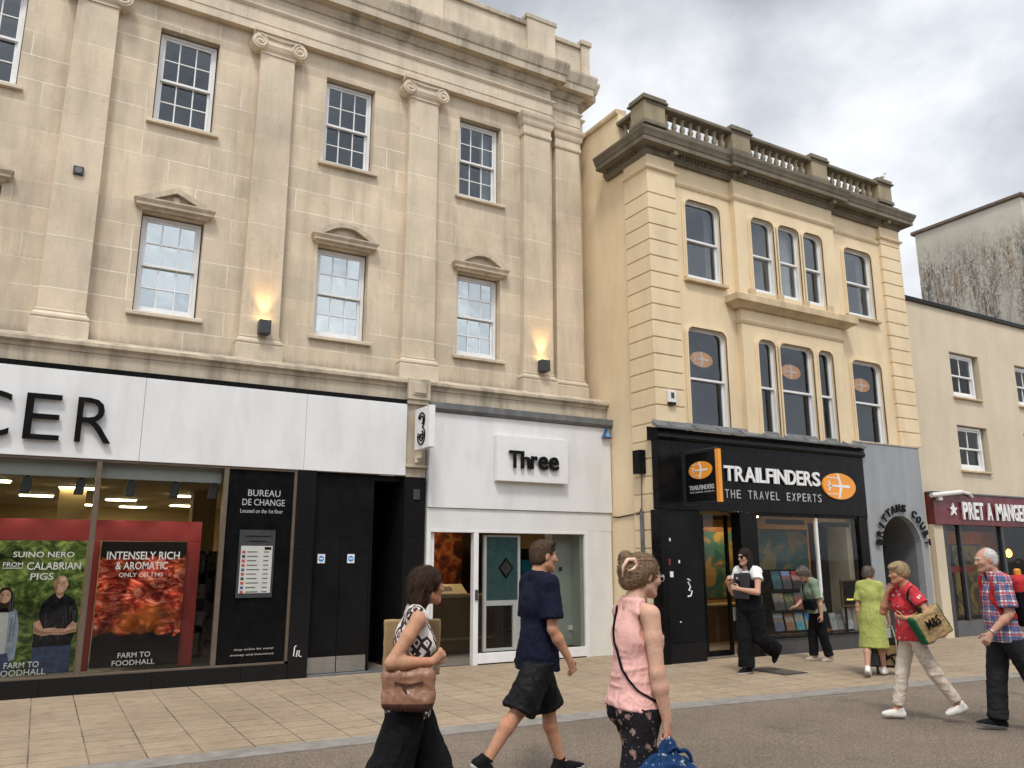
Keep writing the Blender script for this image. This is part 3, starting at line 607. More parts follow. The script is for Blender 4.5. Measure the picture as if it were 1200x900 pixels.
# ------------------------------------------------------------------ food hall shop front (left)
def letter_parts(par, s, x, z0, z1, y, mat, bold=0, pitch=None, widths=None, depth=.03, gap=0.0, name='letter'):
    """a row of separate letters; widths in metres"""
    for ch, w in zip(s, widths):
        if ch != ' ': O(name, text_mb(ch, x, x+w, z0, z1, y, depth, bold), M[mat], par)
        x += w+gap
sf = T('shopfront', 'wide white fronted food hall shop with dark windows and black stall riser', 'shop front', (.5, 11.65, 0)); YS = 11.65
b = MB()
for x0, x1 in ((-5.6, -3.4), (-3.396, -1.2), (-1.196, 1.0), (1.004, 3.2), (3.204, 4.8)): b.box(x0, x1, YS-.02, YS+.12, 2.89, 4.02)
O('fascia', b, M['fascia_white'], sf, bevel=.004)
b = MB().box(-5.6, 4.8, YS+.0, YS+.2, 4.025, 4.095)
for i in range(104): b.box(-5.58+i*.1, -5.52+i*.1, YS-.012, YS, 4.03, 4.09)
O('vent_strip', b, M['black'], sf)
xs = -3.92; ws = [(.40, .17), (.38, .18), (.38, .17), (.45, .14), (.5, .13), (.40, .17), (.42, .1)]
x = .22+.42
for ch, (w, gp) in zip('RECNEPS', [(.42, .17), (.40, .15), (.50, .16), (.46, .19), (.40, .18), (.40, .17), (.40, .1)]):
    O('letter', text_mb(ch, x-w, x, 3.09, 3.67, YS-.045, .05, -.008), M['letter_black'], sf, bevel=.003); x -= w+gp
b = MB()
for x in (-4.2, -2.63, -1.04, .55, 2.14): b.box(x-.032, x+.032, YS+.0, YS+.09, .235, 2.89)
b.box(3.085, 3.125, YS-.005, YS+.09, .235, 2.89); b.box(-5.6, 3.085, YS+.002, YS+.085, .205, .234); b.box(-5.6, 3.085, YS+.002, YS+.085, 2.855, 2.888)
O('window_frame', b, M['bronze'], sf, bevel=.003)
b = MB()
for x0, x1 in ((-5.6, -4.53), (-4.526, -3.0), (-2.996, -1.33), (-1.326, .15), (.154, 1.4), (1.404, 2.5), (2.504, 3.12)): b.box(x0, x1, YS-.02, YS+.3, 0, .204)
O('plinth', b, M['granite'], sf)
O('pilaster', MB().box(3.126, 3.40, YS-.03, YS+.45, 0, 1.75).box(3.126, 3.40, YS-.03, YS+.45, 1.754, 2.888), M['granite'], sf)
O('pilaster', MB().box(4.79, 5.135, YS-.03, YS+1.3, 0, 1.95).box(4.79, 5.135, YS-.03, YS+1.3, 1.953, 2.868), M['granite'], sf)
O('intercom', MB().box(4.93, 5.04, YS-.05, YS-.03, 2.52, 2.68), M['dark_metal'], sf, bevel=.004)
O('window_pane', MB().add([(-5.6, YS+.05, .22), (2.14, YS+.05, .22), (2.14, YS+.05, 2.86), (-5.6, YS+.05, 2.86)], [(0,1,2,3)]), M['shop_glass'], sf)
O('blind', MB().box(-5.6, 2.1, YS+.16, YS+.17, 2.66, 2.87), M['blind'], sf)
# doors to the right of the windows
M['door_black'] = plain('satin_black_door', (.008, .008, .0085), .35, .3, 2, bmp=.05, dirt=.2, dirtcol=(.02, .02, .019), spec=.1)
O('transom', MB().box(3.401, 4.30, YS+.10, YS+.2, 1.935, 2.885), M['door_black'], sf)
M['blue_sign'] = plain('blue_sign', (.02, .22, .62), .4, .05)
for x0, x1 in ((3.405, 3.845), (3.851, 4.295)):
    d = O('door', MB().box(x0, x1, YS+.10, YS+.16, .02, 1.93), M['door_black'], sf, bevel=.004)
    O('kick_plate', MB().box(x0+.004, x1-.004, YS+.092, YS+.10, .03, .25), M['steel'], d)
    g = MB().box(-.055+(x0+x1)/2-.06, .055+(x0+x1)/2-.06, YS+.096, YS+.0995, 1.56, 1.69); cx = (x0+x1)/2-.06
    g.prism([(cx+.042*cos(k*pi/10), 1.625+.042*sin(k*pi/10)) for k in range(20)], YS+.093, YS+.096, 1); g.box(cx-.03, cx+.03, YS+.091, YS+.093, 1.615, 1.635, 0)
    O('door_sticker', g, [M['sign_white'], M['blue_sign']], d)
O('threshold', MB().box(3.401, 4.79, YS-.02, YS+.4, .0, .022), M['lead'], sf)
O('recess', MB().box(4.30, 4.79, YS+.1, YS+1.3, 2.80, 2.885).box(4.30, 4.34, YS+.1, YS+1.3, 0, 2.799).box(4.34, 4.79, YS+1.2, YS+1.3, 0, 2.799), M['door_black'], sf)
# black panel with the writing
bp = O('black_panel', MB().box(2.175, 3.083, YS+.03, YS+.06, .236, 2.853), M['black'], sf)
M['grey_letter'] = plain('pale_grey_lettering', (.42, .42, .42), .5, .05)
for s_, x0, x1, z0, z1, sh in (('BUREAU', 2.45, 2.90, 2.49, 2.58, 0), ('DE CHANGE', 2.38, 2.97, 2.36, 2.45, 0), ('Located on the 1st floor', 2.36, 2.95, 2.255, 2.31, 0), ('shop online for travel', 2.40, 2.93, .40, .435, .15), ('money and insurance', 2.36, 2.94, .33, .365, .15)):
    O('lettering', text_mb(s_, x0, x1, z0, z1, YS+.03, .003, 0, sh), M['grey_letter'], bp)
nb = T('rates_board', 'pale list of exchange rates in a dark frame on the black panel', 'notice', (2.6, YS, 1.55))
O('frame', MB().box(2.37, 2.86, YS+.005, YS+.028, 1.10, 2.02), M['dark_metal'], nb)
M['paper'] = plain('pale_printed_sheet', (.46, .47, .44), .6, .06, 3, bmp=.05)
O('sheet', MB().box(2.40, 2.83, YS-.002, YS+.004, 1.16, 1.80), M['paper'], nb)
g = MB(); rc = random.Random(4)
for k in range(10):
    z = 1.74-.06*k; g.box(2.42, 2.46, YS-.006, YS-.003, z-.04, z-.005, rc.choice([1, 2, 3])); g.box(2.49, 2.49+rc.uniform(.12, .18), YS-.006, YS-.003, z-.025, z-.017); g.box(2.71, 2.78, YS-.006, YS-.003, z-.025, z-.017)
g.box(2.45, 2.80, YS-.001, YS+.004, 1.93, 1.94); g.box(2.5, 2.75, YS-.001, YS+.004, 1.86, 1.868); g.box(2.72, 2.81, YS-.006, YS-.003, 1.75, 1.785)
O('printing', g, [M['letter_black'], plain('red_ink', (.4, .05, .04), .5, .1), plain('dark_blue_ink', (.05, .08, .25), .5, .1), plain('black_ink', (.03, .03, .03), .5, .1)], nb)
mk = O('wall_mark', MB().tube([(3.20, YS-.035, .30), (3.21, YS-.035, .42), (3.23, YS-.035, .44)], .008, 5).tube([(3.24, YS-.035, .29), (3.25, YS-.035, .37), (3.28, YS-.035, .37), (3.27, YS-.035, .30), (3.31, YS-.035, .29)], .008, 5), M['sign_white'], sf)
# banner, posters and what shows of the sales floor
M['red_banner'] = plain('red_display_board', (.22, .02, .016), .5, .15, 2, bmp=0)
dp = T('display_board', 'big red display board behind the food hall windows', 'display board', (.3, YS+.2, 0))
O('header', MB().box(-5.0, 1.93, YS+.40, YS+.44, 1.86, 2.13), M['red_banner'], dp)
O('side_board', MB().box(1.75, 1.93, YS+.40, YS+.44, .22, 1.855), M['red_banner'], dp); O('side_board', MB().box(.54, .68, YS+.40, YS+.44, .22, 1.855), M['red_banner'], dp)
def green_print():
    m, t, b = newmat('printed_green_field'); v = coords(t, scale=(1, 1, 1.3)); f = noise(t, v, 7, 4, .6, 1.2); g = noise(t, v, 1.5, 3)
    c = ramp(t, f, [(.32, (.012, .02, .008)), (.48, (.08, .125, .03)), (.62, (.24, .30, .08)), (.75, (.40, .42, .17))])
    c = mix(t, c, ramp(t, g, [(.35, .3), (.6, 1.3)]), .9, 'MULTIPLY'); t.links.new(c, b.inputs['Base Color']); b.inputs['Roughness'].default_value = .5; b.inputs['Specular IOR Level'].default_value = .08; return m
def meat_print():
    m, t, b = newmat('printed_cured_meat'); v = coords(t); s = sep(t, v)
    n = noise(t, v, 3.4, 3, .5, 2.4); q = noise(t, coords(t, rot=(0, .7, 0), scale=(1, 1, 2.2), loc=(3, 1, 2)), 2.6, 4, .55, 3.5)
    c = ramp(t, q, [(.28, (.03, .004, .004)), (.40, (.15, .018, .014)), (.50, (.36, .05, .03)), (.58, (.50, .14, .08)), (.66, (.62, .32, .24)), (.72, (.36, .04, .03))])
    c = mix(t, c, ramp(t, n, [(.34, (.35, .25, .25)), (.48, (1.7, 1.5, 1.5)), (.66, (2.9, 2.5, 2.2))]), .8, 'MULTIPLY')
    c = mix(t, c, (.55, .17, .03), mth(t, 'MULTIPLY', ramp(t, noise(t, coords(t, loc=(-.3, 0, -.8)), 1.3, 2), [(.52, 0.), (.62, .7)]), 1.))
    vo = t.nodes.new('ShaderNodeTexVoronoi'); vo.feature = 'SMOOTH_F1'; vo.inputs['Scale'].default_value = 4.2; t.links.new(mix(t, v, n, .22, 'ADD'), vo.inputs['Vector']); c = mix(t, c, ramp(t, vo.outputs['Distance'], [(.1, (1.7, 1.6, 1.5)), (.3, (.9, .85, .8)), (.5, (.2, .15, .15))]), .75, 'MULTIPLY')
    edge = mth(t, 'ADD', s[2], mth(t, 'MULTIPLY', n, .22)); k = ramp(t, mth(t, 'MULTIPLY', edge, .5), [(.245, 0.), (.255, 1.), (.735, 1.), (.745, 0.)])
    c = mix(t, (.016, .012, .012), c, k); t.links.new(c, b.inputs['Base Color']); b.inputs['Roughness'].default_value = .5; b.inputs['Specular IOR Level'].default_value = .08; return m
M['poster_white'] = plain('poster_white_ink', (.86, .85, .82), .5, .04)
M['ink_skin'] = plain('printed_skin', (.6, .36, .25), .4, .3, 16, spec=.08); M['ink_black'] = plain('printed_black_cloth', (.014, .014, .017), .4, .9, 9, spec=.08)
M['ink_denim'] = plain('printed_denim', (.05, .07, .13), .4, .4, 12, spec=.08); M['ink_white'] = plain('printed_white_shirt', (.55, .55, .55), .4, .1, 9, spec=.08); M['ink_jacket'] = plain('printed_grey_jacket', (.3, .35, .42), .4, .4, 10, spec=.08); M['ink_hair'] = plain('printed_dark_hair', (.03, .02, .014), .4, .3, 12, spec=.08)
def ell(cx, cz, a, c, n=18): return [(cx+a*cos(2*pi*k/n), cz+c*sin(2*pi*k/n)) for k in range(n)]
YP = 11.99
p1 = T('poster', 'window poster of two printed people before green plants', 'poster', (.045, YP, .22), group='food posters in the shop window')
O('print', MB().box(-.45, .52, YP, YP+.02, .225, 1.85), green_print(), p1)
g = MB()                                                    # the two printed people: flat shapes on the sheet
y = YP-.001
def lay(pts, k, mi): g.prism(pts, y-.0012*k, y-.0012*(k-1), mi)
lay([(.03,.225),(.05,.62),(.46,.62),(.47,.225)], 1, 2)                                   # man: denim
lay([(.03,.55),(.045,.85),(.09,1.08),(.20,1.19),(.33,1.19),(.44,1.12),(.50,.98),(.50,.76),(.45,.56)], 2, 1)
lay([(.02,.84),(.03,.72),(.13,.68),(.24,.70),(.28,.74),(.26,.78),(.13,.77),(.08,.88)], 3, 0); lay([(.50,.82),(.50,.72),(.36,.69),(.24,.69),(.21,.73),(.24,.77),(.38,.76),(.45,.85)], 4, 0)
lay([(.235,1.17),(.235,1.26),(.315,1.26),(.315,1.17),(.275,1.13)], 3, 0); lay(ell(.275, 1.31, .076, .108), 4, 0)
lay([(.245,1.275),(.275,1.262),(.305,1.275),(.275,1.27)], 5, 3); lay(ell(.248, 1.325, .01, .006, 8), 5, 5); lay(ell(.302, 1.325, .01, .006, 8), 5, 5)
lay([(-.45,.225),(-.44,.62),(-.17,.62),(-.17,.225)], 1, 2)                               # woman: trousers, jacket, shirt
lay([(-.45,.45),(-.45,1.0),(-.38,1.06),(-.25,1.06),(-.17,.99),(-.13,.78),(-.14,.42),(-.2,.40),(-.22,.5)], 2, 4)
lay([(-.40,.5),(-.39,.9),(-.35,1.03),(-.28,1.03),(-.25,.9),(-.25,.5)], 3, 3); lay([(-.41,1.0),(-.41,1.2),(-.36,1.28),(-.28,1.28),(-.22,1.2),(-.21,1.0),(-.26,.98),(-.36,.98)], 3, 5)
lay(ell(-.315, 1.17, .058, .08), 4, 0); lay([(-.335,1.135),(-.315,1.128),(-.295,1.135),(-.315,1.132)], 5, 3); lay(ell(-.337, 1.185, .009, .006, 8), 5, 5); lay(ell(-.293, 1.185, .009, .006, 8), 5, 5)
rq = random.Random(8)
for k in range(11):                                         # folds and light on the printed clothes, hair and faces
    x = .07+.038*k; z0 = rq.uniform(.6, .85); z1 = z0+rq.uniform(.1, .3); lay([(x, z0), (x+.012, z0+.01), (x+rq.uniform(-.03, .05), z1), (x+rq.uniform(-.03, .02), z1-.01)], 2.5, 6)
for k in range(8): x = -.44+.036*k; z0 = rq.uniform(.45, .7); lay([(x, z0), (x+.01, z0), (x+.012, z0+.3), (x+.004, z0+.3)], 2.6 if k not in (2, 3, 4) else .5, 7)
lay([(.215, 1.22), (.235, 1.20), (.245, 1.40), (.215, 1.38), (.203, 1.31)], 4.6, 8); lay([(.24, 1.175), (.31, 1.175), (.315, 1.215), (.275, 1.20), (.238, 1.215)], 4.6, 8); lay([(.272, 1.325), (.280, 1.325), (.286, 1.29), (.268, 1.29)], 4.6, 8); lay(ell(.202, 1.305, .012, .024, 8), 3.6, 8); lay(ell(.349, 1.305, .012, .024, 8), 3.6, 8)
lay(ell(.29, 1.375, .035, .022, 10), 4.6, 9); lay([(.03, .80), (.13, .735), (.23, .725), (.23, .715), (.13, .70), (.03, .735)], 4.6, 8); lay([(.49, .76), (.37, .72), (.27, .715), (.37, .705), (.49, .73)], 4.6, 8)
for k in range(4): lay([(.21+.02*k, .70), (.216+.02*k, .70), (.222+.02*k, .755), (.217+.02*k, .755)], 5, 8)
lay([(-.365, 1.11), (-.345, 1.09), (-.34, 1.23), (-.362, 1.20)], 4.6, 8); lay([(-.318, 1.175), (-.311, 1.175), (-.307, 1.152), (-.322, 1.152)], 4.6, 8); lay(ell(-.30, 1.16, .014, .01, 8), 4.6, 9)
for k in range(7): x = -.40+.028*k; lay([(x, 1.0), (x+.006, 1.0), (x+.012-.002*k, 1.24), (x+.008-.002*k, 1.24)], 3.5 if k in (0, 1, 5, 6) else .4, 7)
O('picture', g, [M['ink_skin'], M['ink_black'], M['ink_denim'], M['ink_white'], M['ink_jacket'], M['ink_hair'], plain('printed_grey_fold', (.05, .05, .055), .5, .3, 9, spec=.08), plain('printed_denim_light', (.12, .15, .2), .5, .3, 9, spec=.08), plain('printed_skin_shade', (.36, .19, .12), .5, .2, 20, spec=.08), plain('printed_skin_light', (.74, .5, .38), .5, .1, 20, spec=.08)], p1)
g = text_mb('SUINO NERO', -.29, .385, 1.645, 1.715, YP-.002, .003, .01); text_mb('FROM', -.385, -.17, 1.53, 1.585, YP-.002, .003, .012, mb=g); g.box(-.385, -.17, YP-.005, YP-.002, 1.508, 1.518)
text_mb('CALABRIAN', -.125, .475, 1.49, 1.585, YP-.002, .003, .012, mb=g); text_mb('PIGS', -.075, .18, 1.365, 1.45, YP-.002, .003, .012, mb=g)
text_mb('FARM TO', -.24, .13, .315, .385, YP-.01, .003, .008, mb=g); text_mb('FOODHALL', -.31, .21, .225, .295, YP-.01, .003, .008, mb=g)
O('lettering', g, M['poster_white'], p1)
p2 = T('poster', 'window poster of red cured meat slices with white wording', 'poster', (1.2, YP, .27), group='food posters in the shop window')
O('print', MB().box(.69, 1.745, YP, YP+.02, .265, 1.85), meat_print(), p2)
g = text_mb('INTENSELY RICH', .765, 1.66, 1.615, 1.72, YP, .003, .012); text_mb('& AROMATIC', .88, 1.52, 1.485, 1.585, YP, .003, .012, mb=g); text_mb('ONLY CO 1145', .93, 1.47, 1.39, 1.445, YP, .003, .012, mb=g)
text_mb('FARM TO', 1.01, 1.40, .365, .43, YP, .003, .008, mb=g); text_mb('FOODHALL', .95, 1.46, .27, .335, YP, .003, .008, mb=g)
O('lettering', g, M['poster_white'], p2)
for x, lab in ((-1.7, 'black spot lamp at the left end of the food hall window'), (-.25, 'black spot lamp over the green food poster'), (.35, 'second black spot lamp over the green food poster'), (.95, 'black spot lamp over the red meat poster'), (1.5, 'second black spot lamp over the red meat poster'), (2.0, 'black spot lamp at the right end of the food hall window')):
    t = T('spot_lamp', lab, 'spot lamp', (x, YS+.22, 2.5), group='spot lamps in the food hall window'); O('body', MB().prism([(x-.06, 2.44), (x+.05, 2.44), (x+.075, 2.64), (x-.035, 2.64)], YS+.18, YS+.28), M['dark_metal'], t, bevel=.01); O('stem', MB().box(x-.01, x+.03, YS+.22, YS+.25, 2.641, 2.95), M['dark_metal'], t)
    l = bpy.data.lights.new('spot', 'SPOT'); l.energy = 7; l.color = (1, .93, .82); l.spot_size = rad(110); l.spot_blend = .8; l.shadow_soft_size = .04
    o = bpy.data.objects.new('spot', l); COL.objects.link(o); o.parent = t; o.location = (0, -.06, -.08); o.rotation_euler = (rad(9), 0, 0)
M['shop_wall'] = plain('warm_shop_wall', (.45, .34, .17), .8, .12, 1, bmp=0); M['shop_floor'] = plain('grey_shop_floor', (.16, .15, .14), .5, .1, 1); M['shop_ceiling'] = plain('shop_ceiling', (.5, .42, .27), .8, .08, 1, bmp=0)
b = MB(); x0, x1, y0, y1, z1 = -5.6, 4.75, 13.0, 25, 2.98
b.add([(x0,y0,.15),(x1,y0,.15),(x1,y1,.15),(x0,y1,.15)], [(0,1,2,3)], 1); b.add([(x0,YS+.3,z1),(x1,YS+.3,z1),(x1,y1,z1),(x0,y1,z1)], [(3,2,1,0)], 2)
b.add([(x0,y1,.15),(x1,y1,.15),(x1,y1,z1),(x0,y1,z1)], [(0,1,2,3)]); b.add([(x1,y0,.15),(x1,y1,.15),(x1,y1,z1),(x1,y0,z1)], [(0,1,2,3)]); b.add([(x0,YS+.3,.15),(x0,y1,.15),(x0,y1,z1),(x0,YS+.3,z1)], [(3,2,1,0)])
b.add([(x0,YS+.2,.14),(3.1,YS+.2,.14),(3.1,y0,.14),(x0,y0,.14)], [(0,1,2,3)], 1); b.box(3.13, 3.2, YS+.45, 13.0, .1, 2.98); b.box(3.2, 4.75, 13.0, 13.06, .1, 2.98)
for xx in (0.2, 2.6): b.box(xx, xx+.45, 17.5, 17.95, .15, 2.97)
O('sales_floor', b, [M['shop_wall'], M['shop_floor'], M['shop_ceiling']], sf)
M['strip_light'] = emis('strip_light', (1, .82, .5), 15); k = 0
for (x, y) in ((-.9, 16.6), (.5, 17.6), (-.2, 20.2), (1.5, 20.8), (2.7, 18.8), (.7, 23.2), (3.1, 22.4), (2.0, 23.6), (-2.4, 18), (-3.6, 15.5)):
    l = T('ceiling_light', 'lit white strip light in the food hall ceiling', 'ceiling light', (x, y, 2.93), group='strip lights in the food hall')
    O('housing', MB().box(x-.34, x+.34, y-.19, y+.19, 2.95, 2.979), M['white'], l); O('diffuser', MB().box(x-.31, x+.31, y-.16, y+.16, 2.93, 2.949), M['strip_light'], l)
M['goods'] = None
def goods():
    m, t, b = newmat('mixed_shelf_goods'); v = coords(t, scale=(1, 1, 1)); vo = t.nodes.new('ShaderNodeTexVoronoi'); vo.inputs['Scale'].default_value = 9; t.links.new(v, vo.inputs['Vector'])
    hs = t.nodes.new('ShaderNodeHueSaturation'); hs.inputs['Saturation'].default_value = .55; hs.inputs['Value'].default_value = .22; t.links.new(vo.outputs['Color'], hs.inputs['Color']); t.links.new(mix(t, hs.outputs['Color'], (.16, .09, .035), .5), b.inputs['Base Color']); b.inputs['Roughness'].default_value = .5; return m
M['goods'] = goods()
for x, y, lab in ((1.75, 13.4, 'tall dark shelf of packets behind the meat poster'), (2.6, 15.2, 'dark shelf of packets at the back of the food hall'), (-1.6, 14.5, 'long low shelf of packets behind the green poster')):
    t = T('shelf_unit', lab, 'shelf', (x, y, .15)); b = MB()
    for z in (.2, .6, 1.0, 1.4): b.box(x-.55, x+.55, y, y+.4, z, z+.03)
    b.box(x-.55, x-.52, y, y+.4, .15, 1.75); b.box(x+.52, x+.55, y, y+.4, .15, 1.75); b.box(x-.55, x+.55, y+.38, y+.4, .15, 1.75); O('shelves', b, M['dark_metal'], t)
    g = MB()
    for z in (.23, .63, 1.03, 1.43):
        q = x-.5
        while q < x+.46: w = rc.uniform(.05, .11); g.box(q, q+w, y+.05, y+.3, z+.001, z+rc.uniform(.14, .3)); q += w+.012
    O('packets', g, M['goods'], t)['kind'] = 'stuff'

# ------------------------------------------------------------------ phone shop
ph = T('shopfront', 'narrow white phone shop front with an open doorway and raised black name', 'shop front', (7, 11.6, 0)); YH = 11.6
O('fascia', MB().box(5.17, 8.74, YH-.03, YH+.15, 2.41, 3.93), M['fascia_white'], ph, bevel=.005)
O('capping', MB().xprism([(YH-.1, 4.08), (YH+.2, 4.1), (YH+.2, 3.935), (YH-.06, 3.935), (YH-.1, 3.98)], 5.17, 8.76), M['lead'], ph)
sg = O('sign_panel', MB().box(6.34, 7.73, YH-.15, YH-.04, 2.87, 3.63), M['sign_white'], ph, bevel=.006)
x = 6.535
for ch, w, top in zip('Three', (.215, .185, .13, .20, .20), (3.375, 3.375, 3.305, 3.31, 3.31)):
    O('letter', text_mb(ch, x, x+w, 3.085 if ch in 'Thr' else 3.08, top, YH-.175, .03, .022), M['letter_black'], sg, bevel=.002); x += w+.012
O('soffit_panel', MB().box(5.17, 8.74, YH+.0, YH+.1, 2.09, 2.405), M['white'], ph, bevel=.003)
O('pilaster', MB().box(8.22, 8.73, YH-.0, YH+.25, 0, 2.088), M['white'], ph, bevel=.005)
b = MB(); b.box(5.17, 5.235, YH-.01, YH+.12, 0, 2.088); b.box(5.236, 8.219, YH-.01, YH+.1, 2.03, 2.088); b.box(5.99, 6.075, YH-.012, YH+.1, 0.0, 2.029); b.box(8.15, 8.219, YH-.01, YH+.1, 0, 2.029); b.box(6.076, 8.149, YH-.008, YH+.1, .02, .17)
O('window_frame', b, M['upvc'], ph, bevel=.004)
O('door_frame', MB().box(5.26, 5.32, YH+.05, YH+.13, 0, 2.02), M['upvc'], ph)
O('lock_plate', MB().box(6.015, 6.06, YH-.03, YH-.012, .98, 1.14), M['dark_metal'], ph)
O('window_pane', MB().add([(6.07, YH+.04, .17), (8.16, YH+.04, .17), (8.16, YH+.04, 2.03), (6.07, YH+.04, 2.03)], [(0,1,2,3)]), M['shop_glass'], ph)
ds = T('sliding_door', 'half frosted white framed door leaf with a dark diamond mark', 'door', (6.55, YH+.14, 0)); yd = YH+.12
b = MB(); b.box(6.24, 6.29, yd, yd+.05, .18, 2.0); b.box(6.88, 6.925, yd, yd+.05, .18, 2.0); b.box(6.291, 6.879, yd, yd+.05, .88, .96); b.box(6.291, 6.879, yd, yd+.05, 1.97, 2.0); b.box(6.291, 6.879, yd, yd+.05, .18, .22); b.box(6.79, 6.879, yd+.004, yd+.045, .221, .879)
O('frame', b, M['upvc'], ds)
M['frost'] = plain('teal_frosted_film', (.045, .10, .105), .3, .05, 2, bmp=0); O('frosted_panel', MB().box(6.291, 6.879, yd+.02, yd+.03, .961, 1.969), M['frost'], ds)
O('diamond', MB().prism([(6.66, 1.30), (6.80, 1.47), (6.66, 1.64), (6.52, 1.47)], yd+.012, yd+.019).prism([(6.66, 1.345), (6.765, 1.47), (6.66, 1.595), (6.555, 1.47)], yd+.008, yd+.012, 1), [M['black'], plain('dim_diamond', (.05, .05, .05), .5, .4, 20)], ds)
# inside the phone shop
M['dim_tan'] = plain('dim_tan_wall', (.32, .23, .12), .8, .15, 1, bmp=0); M['green_wall'] = plain('pale_green_panel', (.33, .36, .31), .6, .06, 1, bmp=0); M['counter'] = plain('dark_counter_front', (.16, .105, .05), .5, .2, 2); M['counter_top'] = plain('worn_counter_top', (.30, .24, .14), .5, .1, 4)
b = MB(); x0, x1, y0, y1, z1 = 5.2, 8.5, YH+.1, 16.6, 2.5
b.add([(x0,y0,.01),(x1,y0,.01),(x1,y1,.01),(x0,y1,.01)], [(0,1,2,3)], 1); b.add([(x0,y0,z1),(x1,y0,z1),(x1,y1,z1),(x0,y1,z1)], [(3,2,1,0)], 0); b.add([(x0,y1,0),(x1,y1,0),(x1,y1,z1),(x0,y1,z1)], [(0,1,2,3)])
b.add([(x0,y0,0),(x0,y1,0),(x0,y1,z1),(x0,y0,z1)], [(3,2,1,0)]); b.add([(x1,y0,0),(x1,y1,0),(x1,y1,z1),(x1,y0,z1)], [(0,1,2,3)])
O('interior', b, [M['dim_tan'], M['shop_floor']], ph)
O('side_panel', MB().box(7.62, 8.14, YH+.34, YH+.38, .17, 2.04).box(8.10, 8.14, YH+.08, YH+.34, .17, 2.04), M['green_wall'], ph)
O('side_post', MB().box(7.55, 7.66, YH+.28, YH+.339, .17, 2.04), M['white'], ph); O('socket', MB().box(8.0, 8.09, YH+.31, YH+.339, .42, .50), M['white'], ph); O('switch', MB().box(7.83, 7.89, YH+.32, YH+.339, 1.41, 1.48), M['dark_metal'], ph)
def poster_wall():
    m, t, b = newmat('red_orange_picture_wall'); v = coords(t); f = noise(t, v, 3.2, 3, .6, 1.5)
    c = ramp(t, f, [(.34, (.015, .008, .006)), (.47, (.09, .02, .01)), (.56, (.28, .05, .015)), (.64, (.30, .16, .05)), (.74, (.25, .2, .15))]); t.links.new(c, b.inputs['Base Color']); b.inputs['Roughness'].default_value = .5; return m
O('picture_wall', MB().box(5.3, 7.4, 14.85, 14.9, .3, 2.25), poster_wall(), ph)
t = T('counter', 'long brown counter inside the phone shop doorway', 'counter', (6.3, 13.6, 0))
O('front', MB().box(5.7, 7.4, 13.4, 13.9, .01, .93), M['counter'], t); O('top', MB().box(5.6, 7.5, 13.34, 13.95, .931, .975), M['counter_top'], t); O('kick_strip', MB().box(5.7, 7.4, 13.385, 13.4, .2, .24), M['counter_top'], t)
t = T('display_stand', 'tilted pale display stand on the brown counter', 'display stand', (6.45, 13.5, .976))
O('board', MB().add([(6.0,13.4,1.0),(6.8,13.4,1.0),(6.85,13.75,1.16),(6.12,13.75,1.16),(6.0,13.4,.977),(6.8,13.4,.977),(6.85,13.75,.977),(6.12,13.75,.977)], [(0,1,2,3),(4,5,1,0),(5,6,2,1),(6,7,3,2),(7,4,0,3)]), plain('cream_board', (.5, .43, .3), .6, .1, 4), t)
O('card', MB().add([(6.3,13.49,1.045),(6.55,13.49,1.045),(6.58,13.66,1.123),(6.35,13.66,1.123)], [(0,1,2,3)]), plain('grey_printed_card', (.14, .13, .12), .5, .5, 14), t)
lp = T('ceiling_light', 'warm lit panel light in the phone shop ceiling', 'ceiling light', (6.3, 14.0, 2.47)); O('housing', MB().box(5.9, 6.7, 13.8, 14.2, 2.47, 2.499), M['white'], lp); O('diffuser', MB().box(5.93, 6.67, 13.83, 14.17, 2.46, 2.469), emis('panel_light', (1, .75, .42), 16), lp)
M['cyan'] = plain('cyan_card_box', (.02, .30, .45), .4, .12, 6)
t = T('display_stand', 'dark stand of blue boxed goods behind the phone shop window', 'display stand', (7.35, 12.6, 0))
b = MB()
for z in (.4, .9, 1.1, 1.34): b.box(7.1, 7.9, 12.6, 12.9, z, z+.02)
b.box(7.08, 7.1, 12.6, 12.9, .02, 1.8); b.box(7.9, 7.92, 12.6, 12.9, .02, 1.8); b.box(7.08, 7.92, 12.89, 12.91, .02, 1.8); O('rack', b, M['dark_metal'], t)
O('box', MB().box(7.52, 7.80, 12.65, 12.8, 1.361, 1.60), M['cyan'], t, bevel=.01); O('box', MB().box(7.55, 7.74, 12.65, 12.8, 1.121, 1.25), M['cyan'], t, bevel=.01); O('box', MB().box(7.2, 7.42, 12.65, 12.8, 1.361, 1.5), M['goods'], t)
t = T('picture_frame', 'thin gold picture frame leaning in the phone shop window', 'frame', (7.55, 12.0, .18)); g = MB()
ring(g, [(7.36, .19), (7.62, .19), (7.58, 1.12), (7.36, 1.12)], [(7.39, .23), (7.585, .23), (7.55, 1.08), (7.39, 1.08)], 12.12, 12.15); O('frame', g, plain('dull_gold', (.30, .22, .09), .45, .15, 6, metal=.4), t); O('picture', MB().box(7.385, 7.57, 12.13, 12.14, .23, 1.08), M['ink_denim'], t)
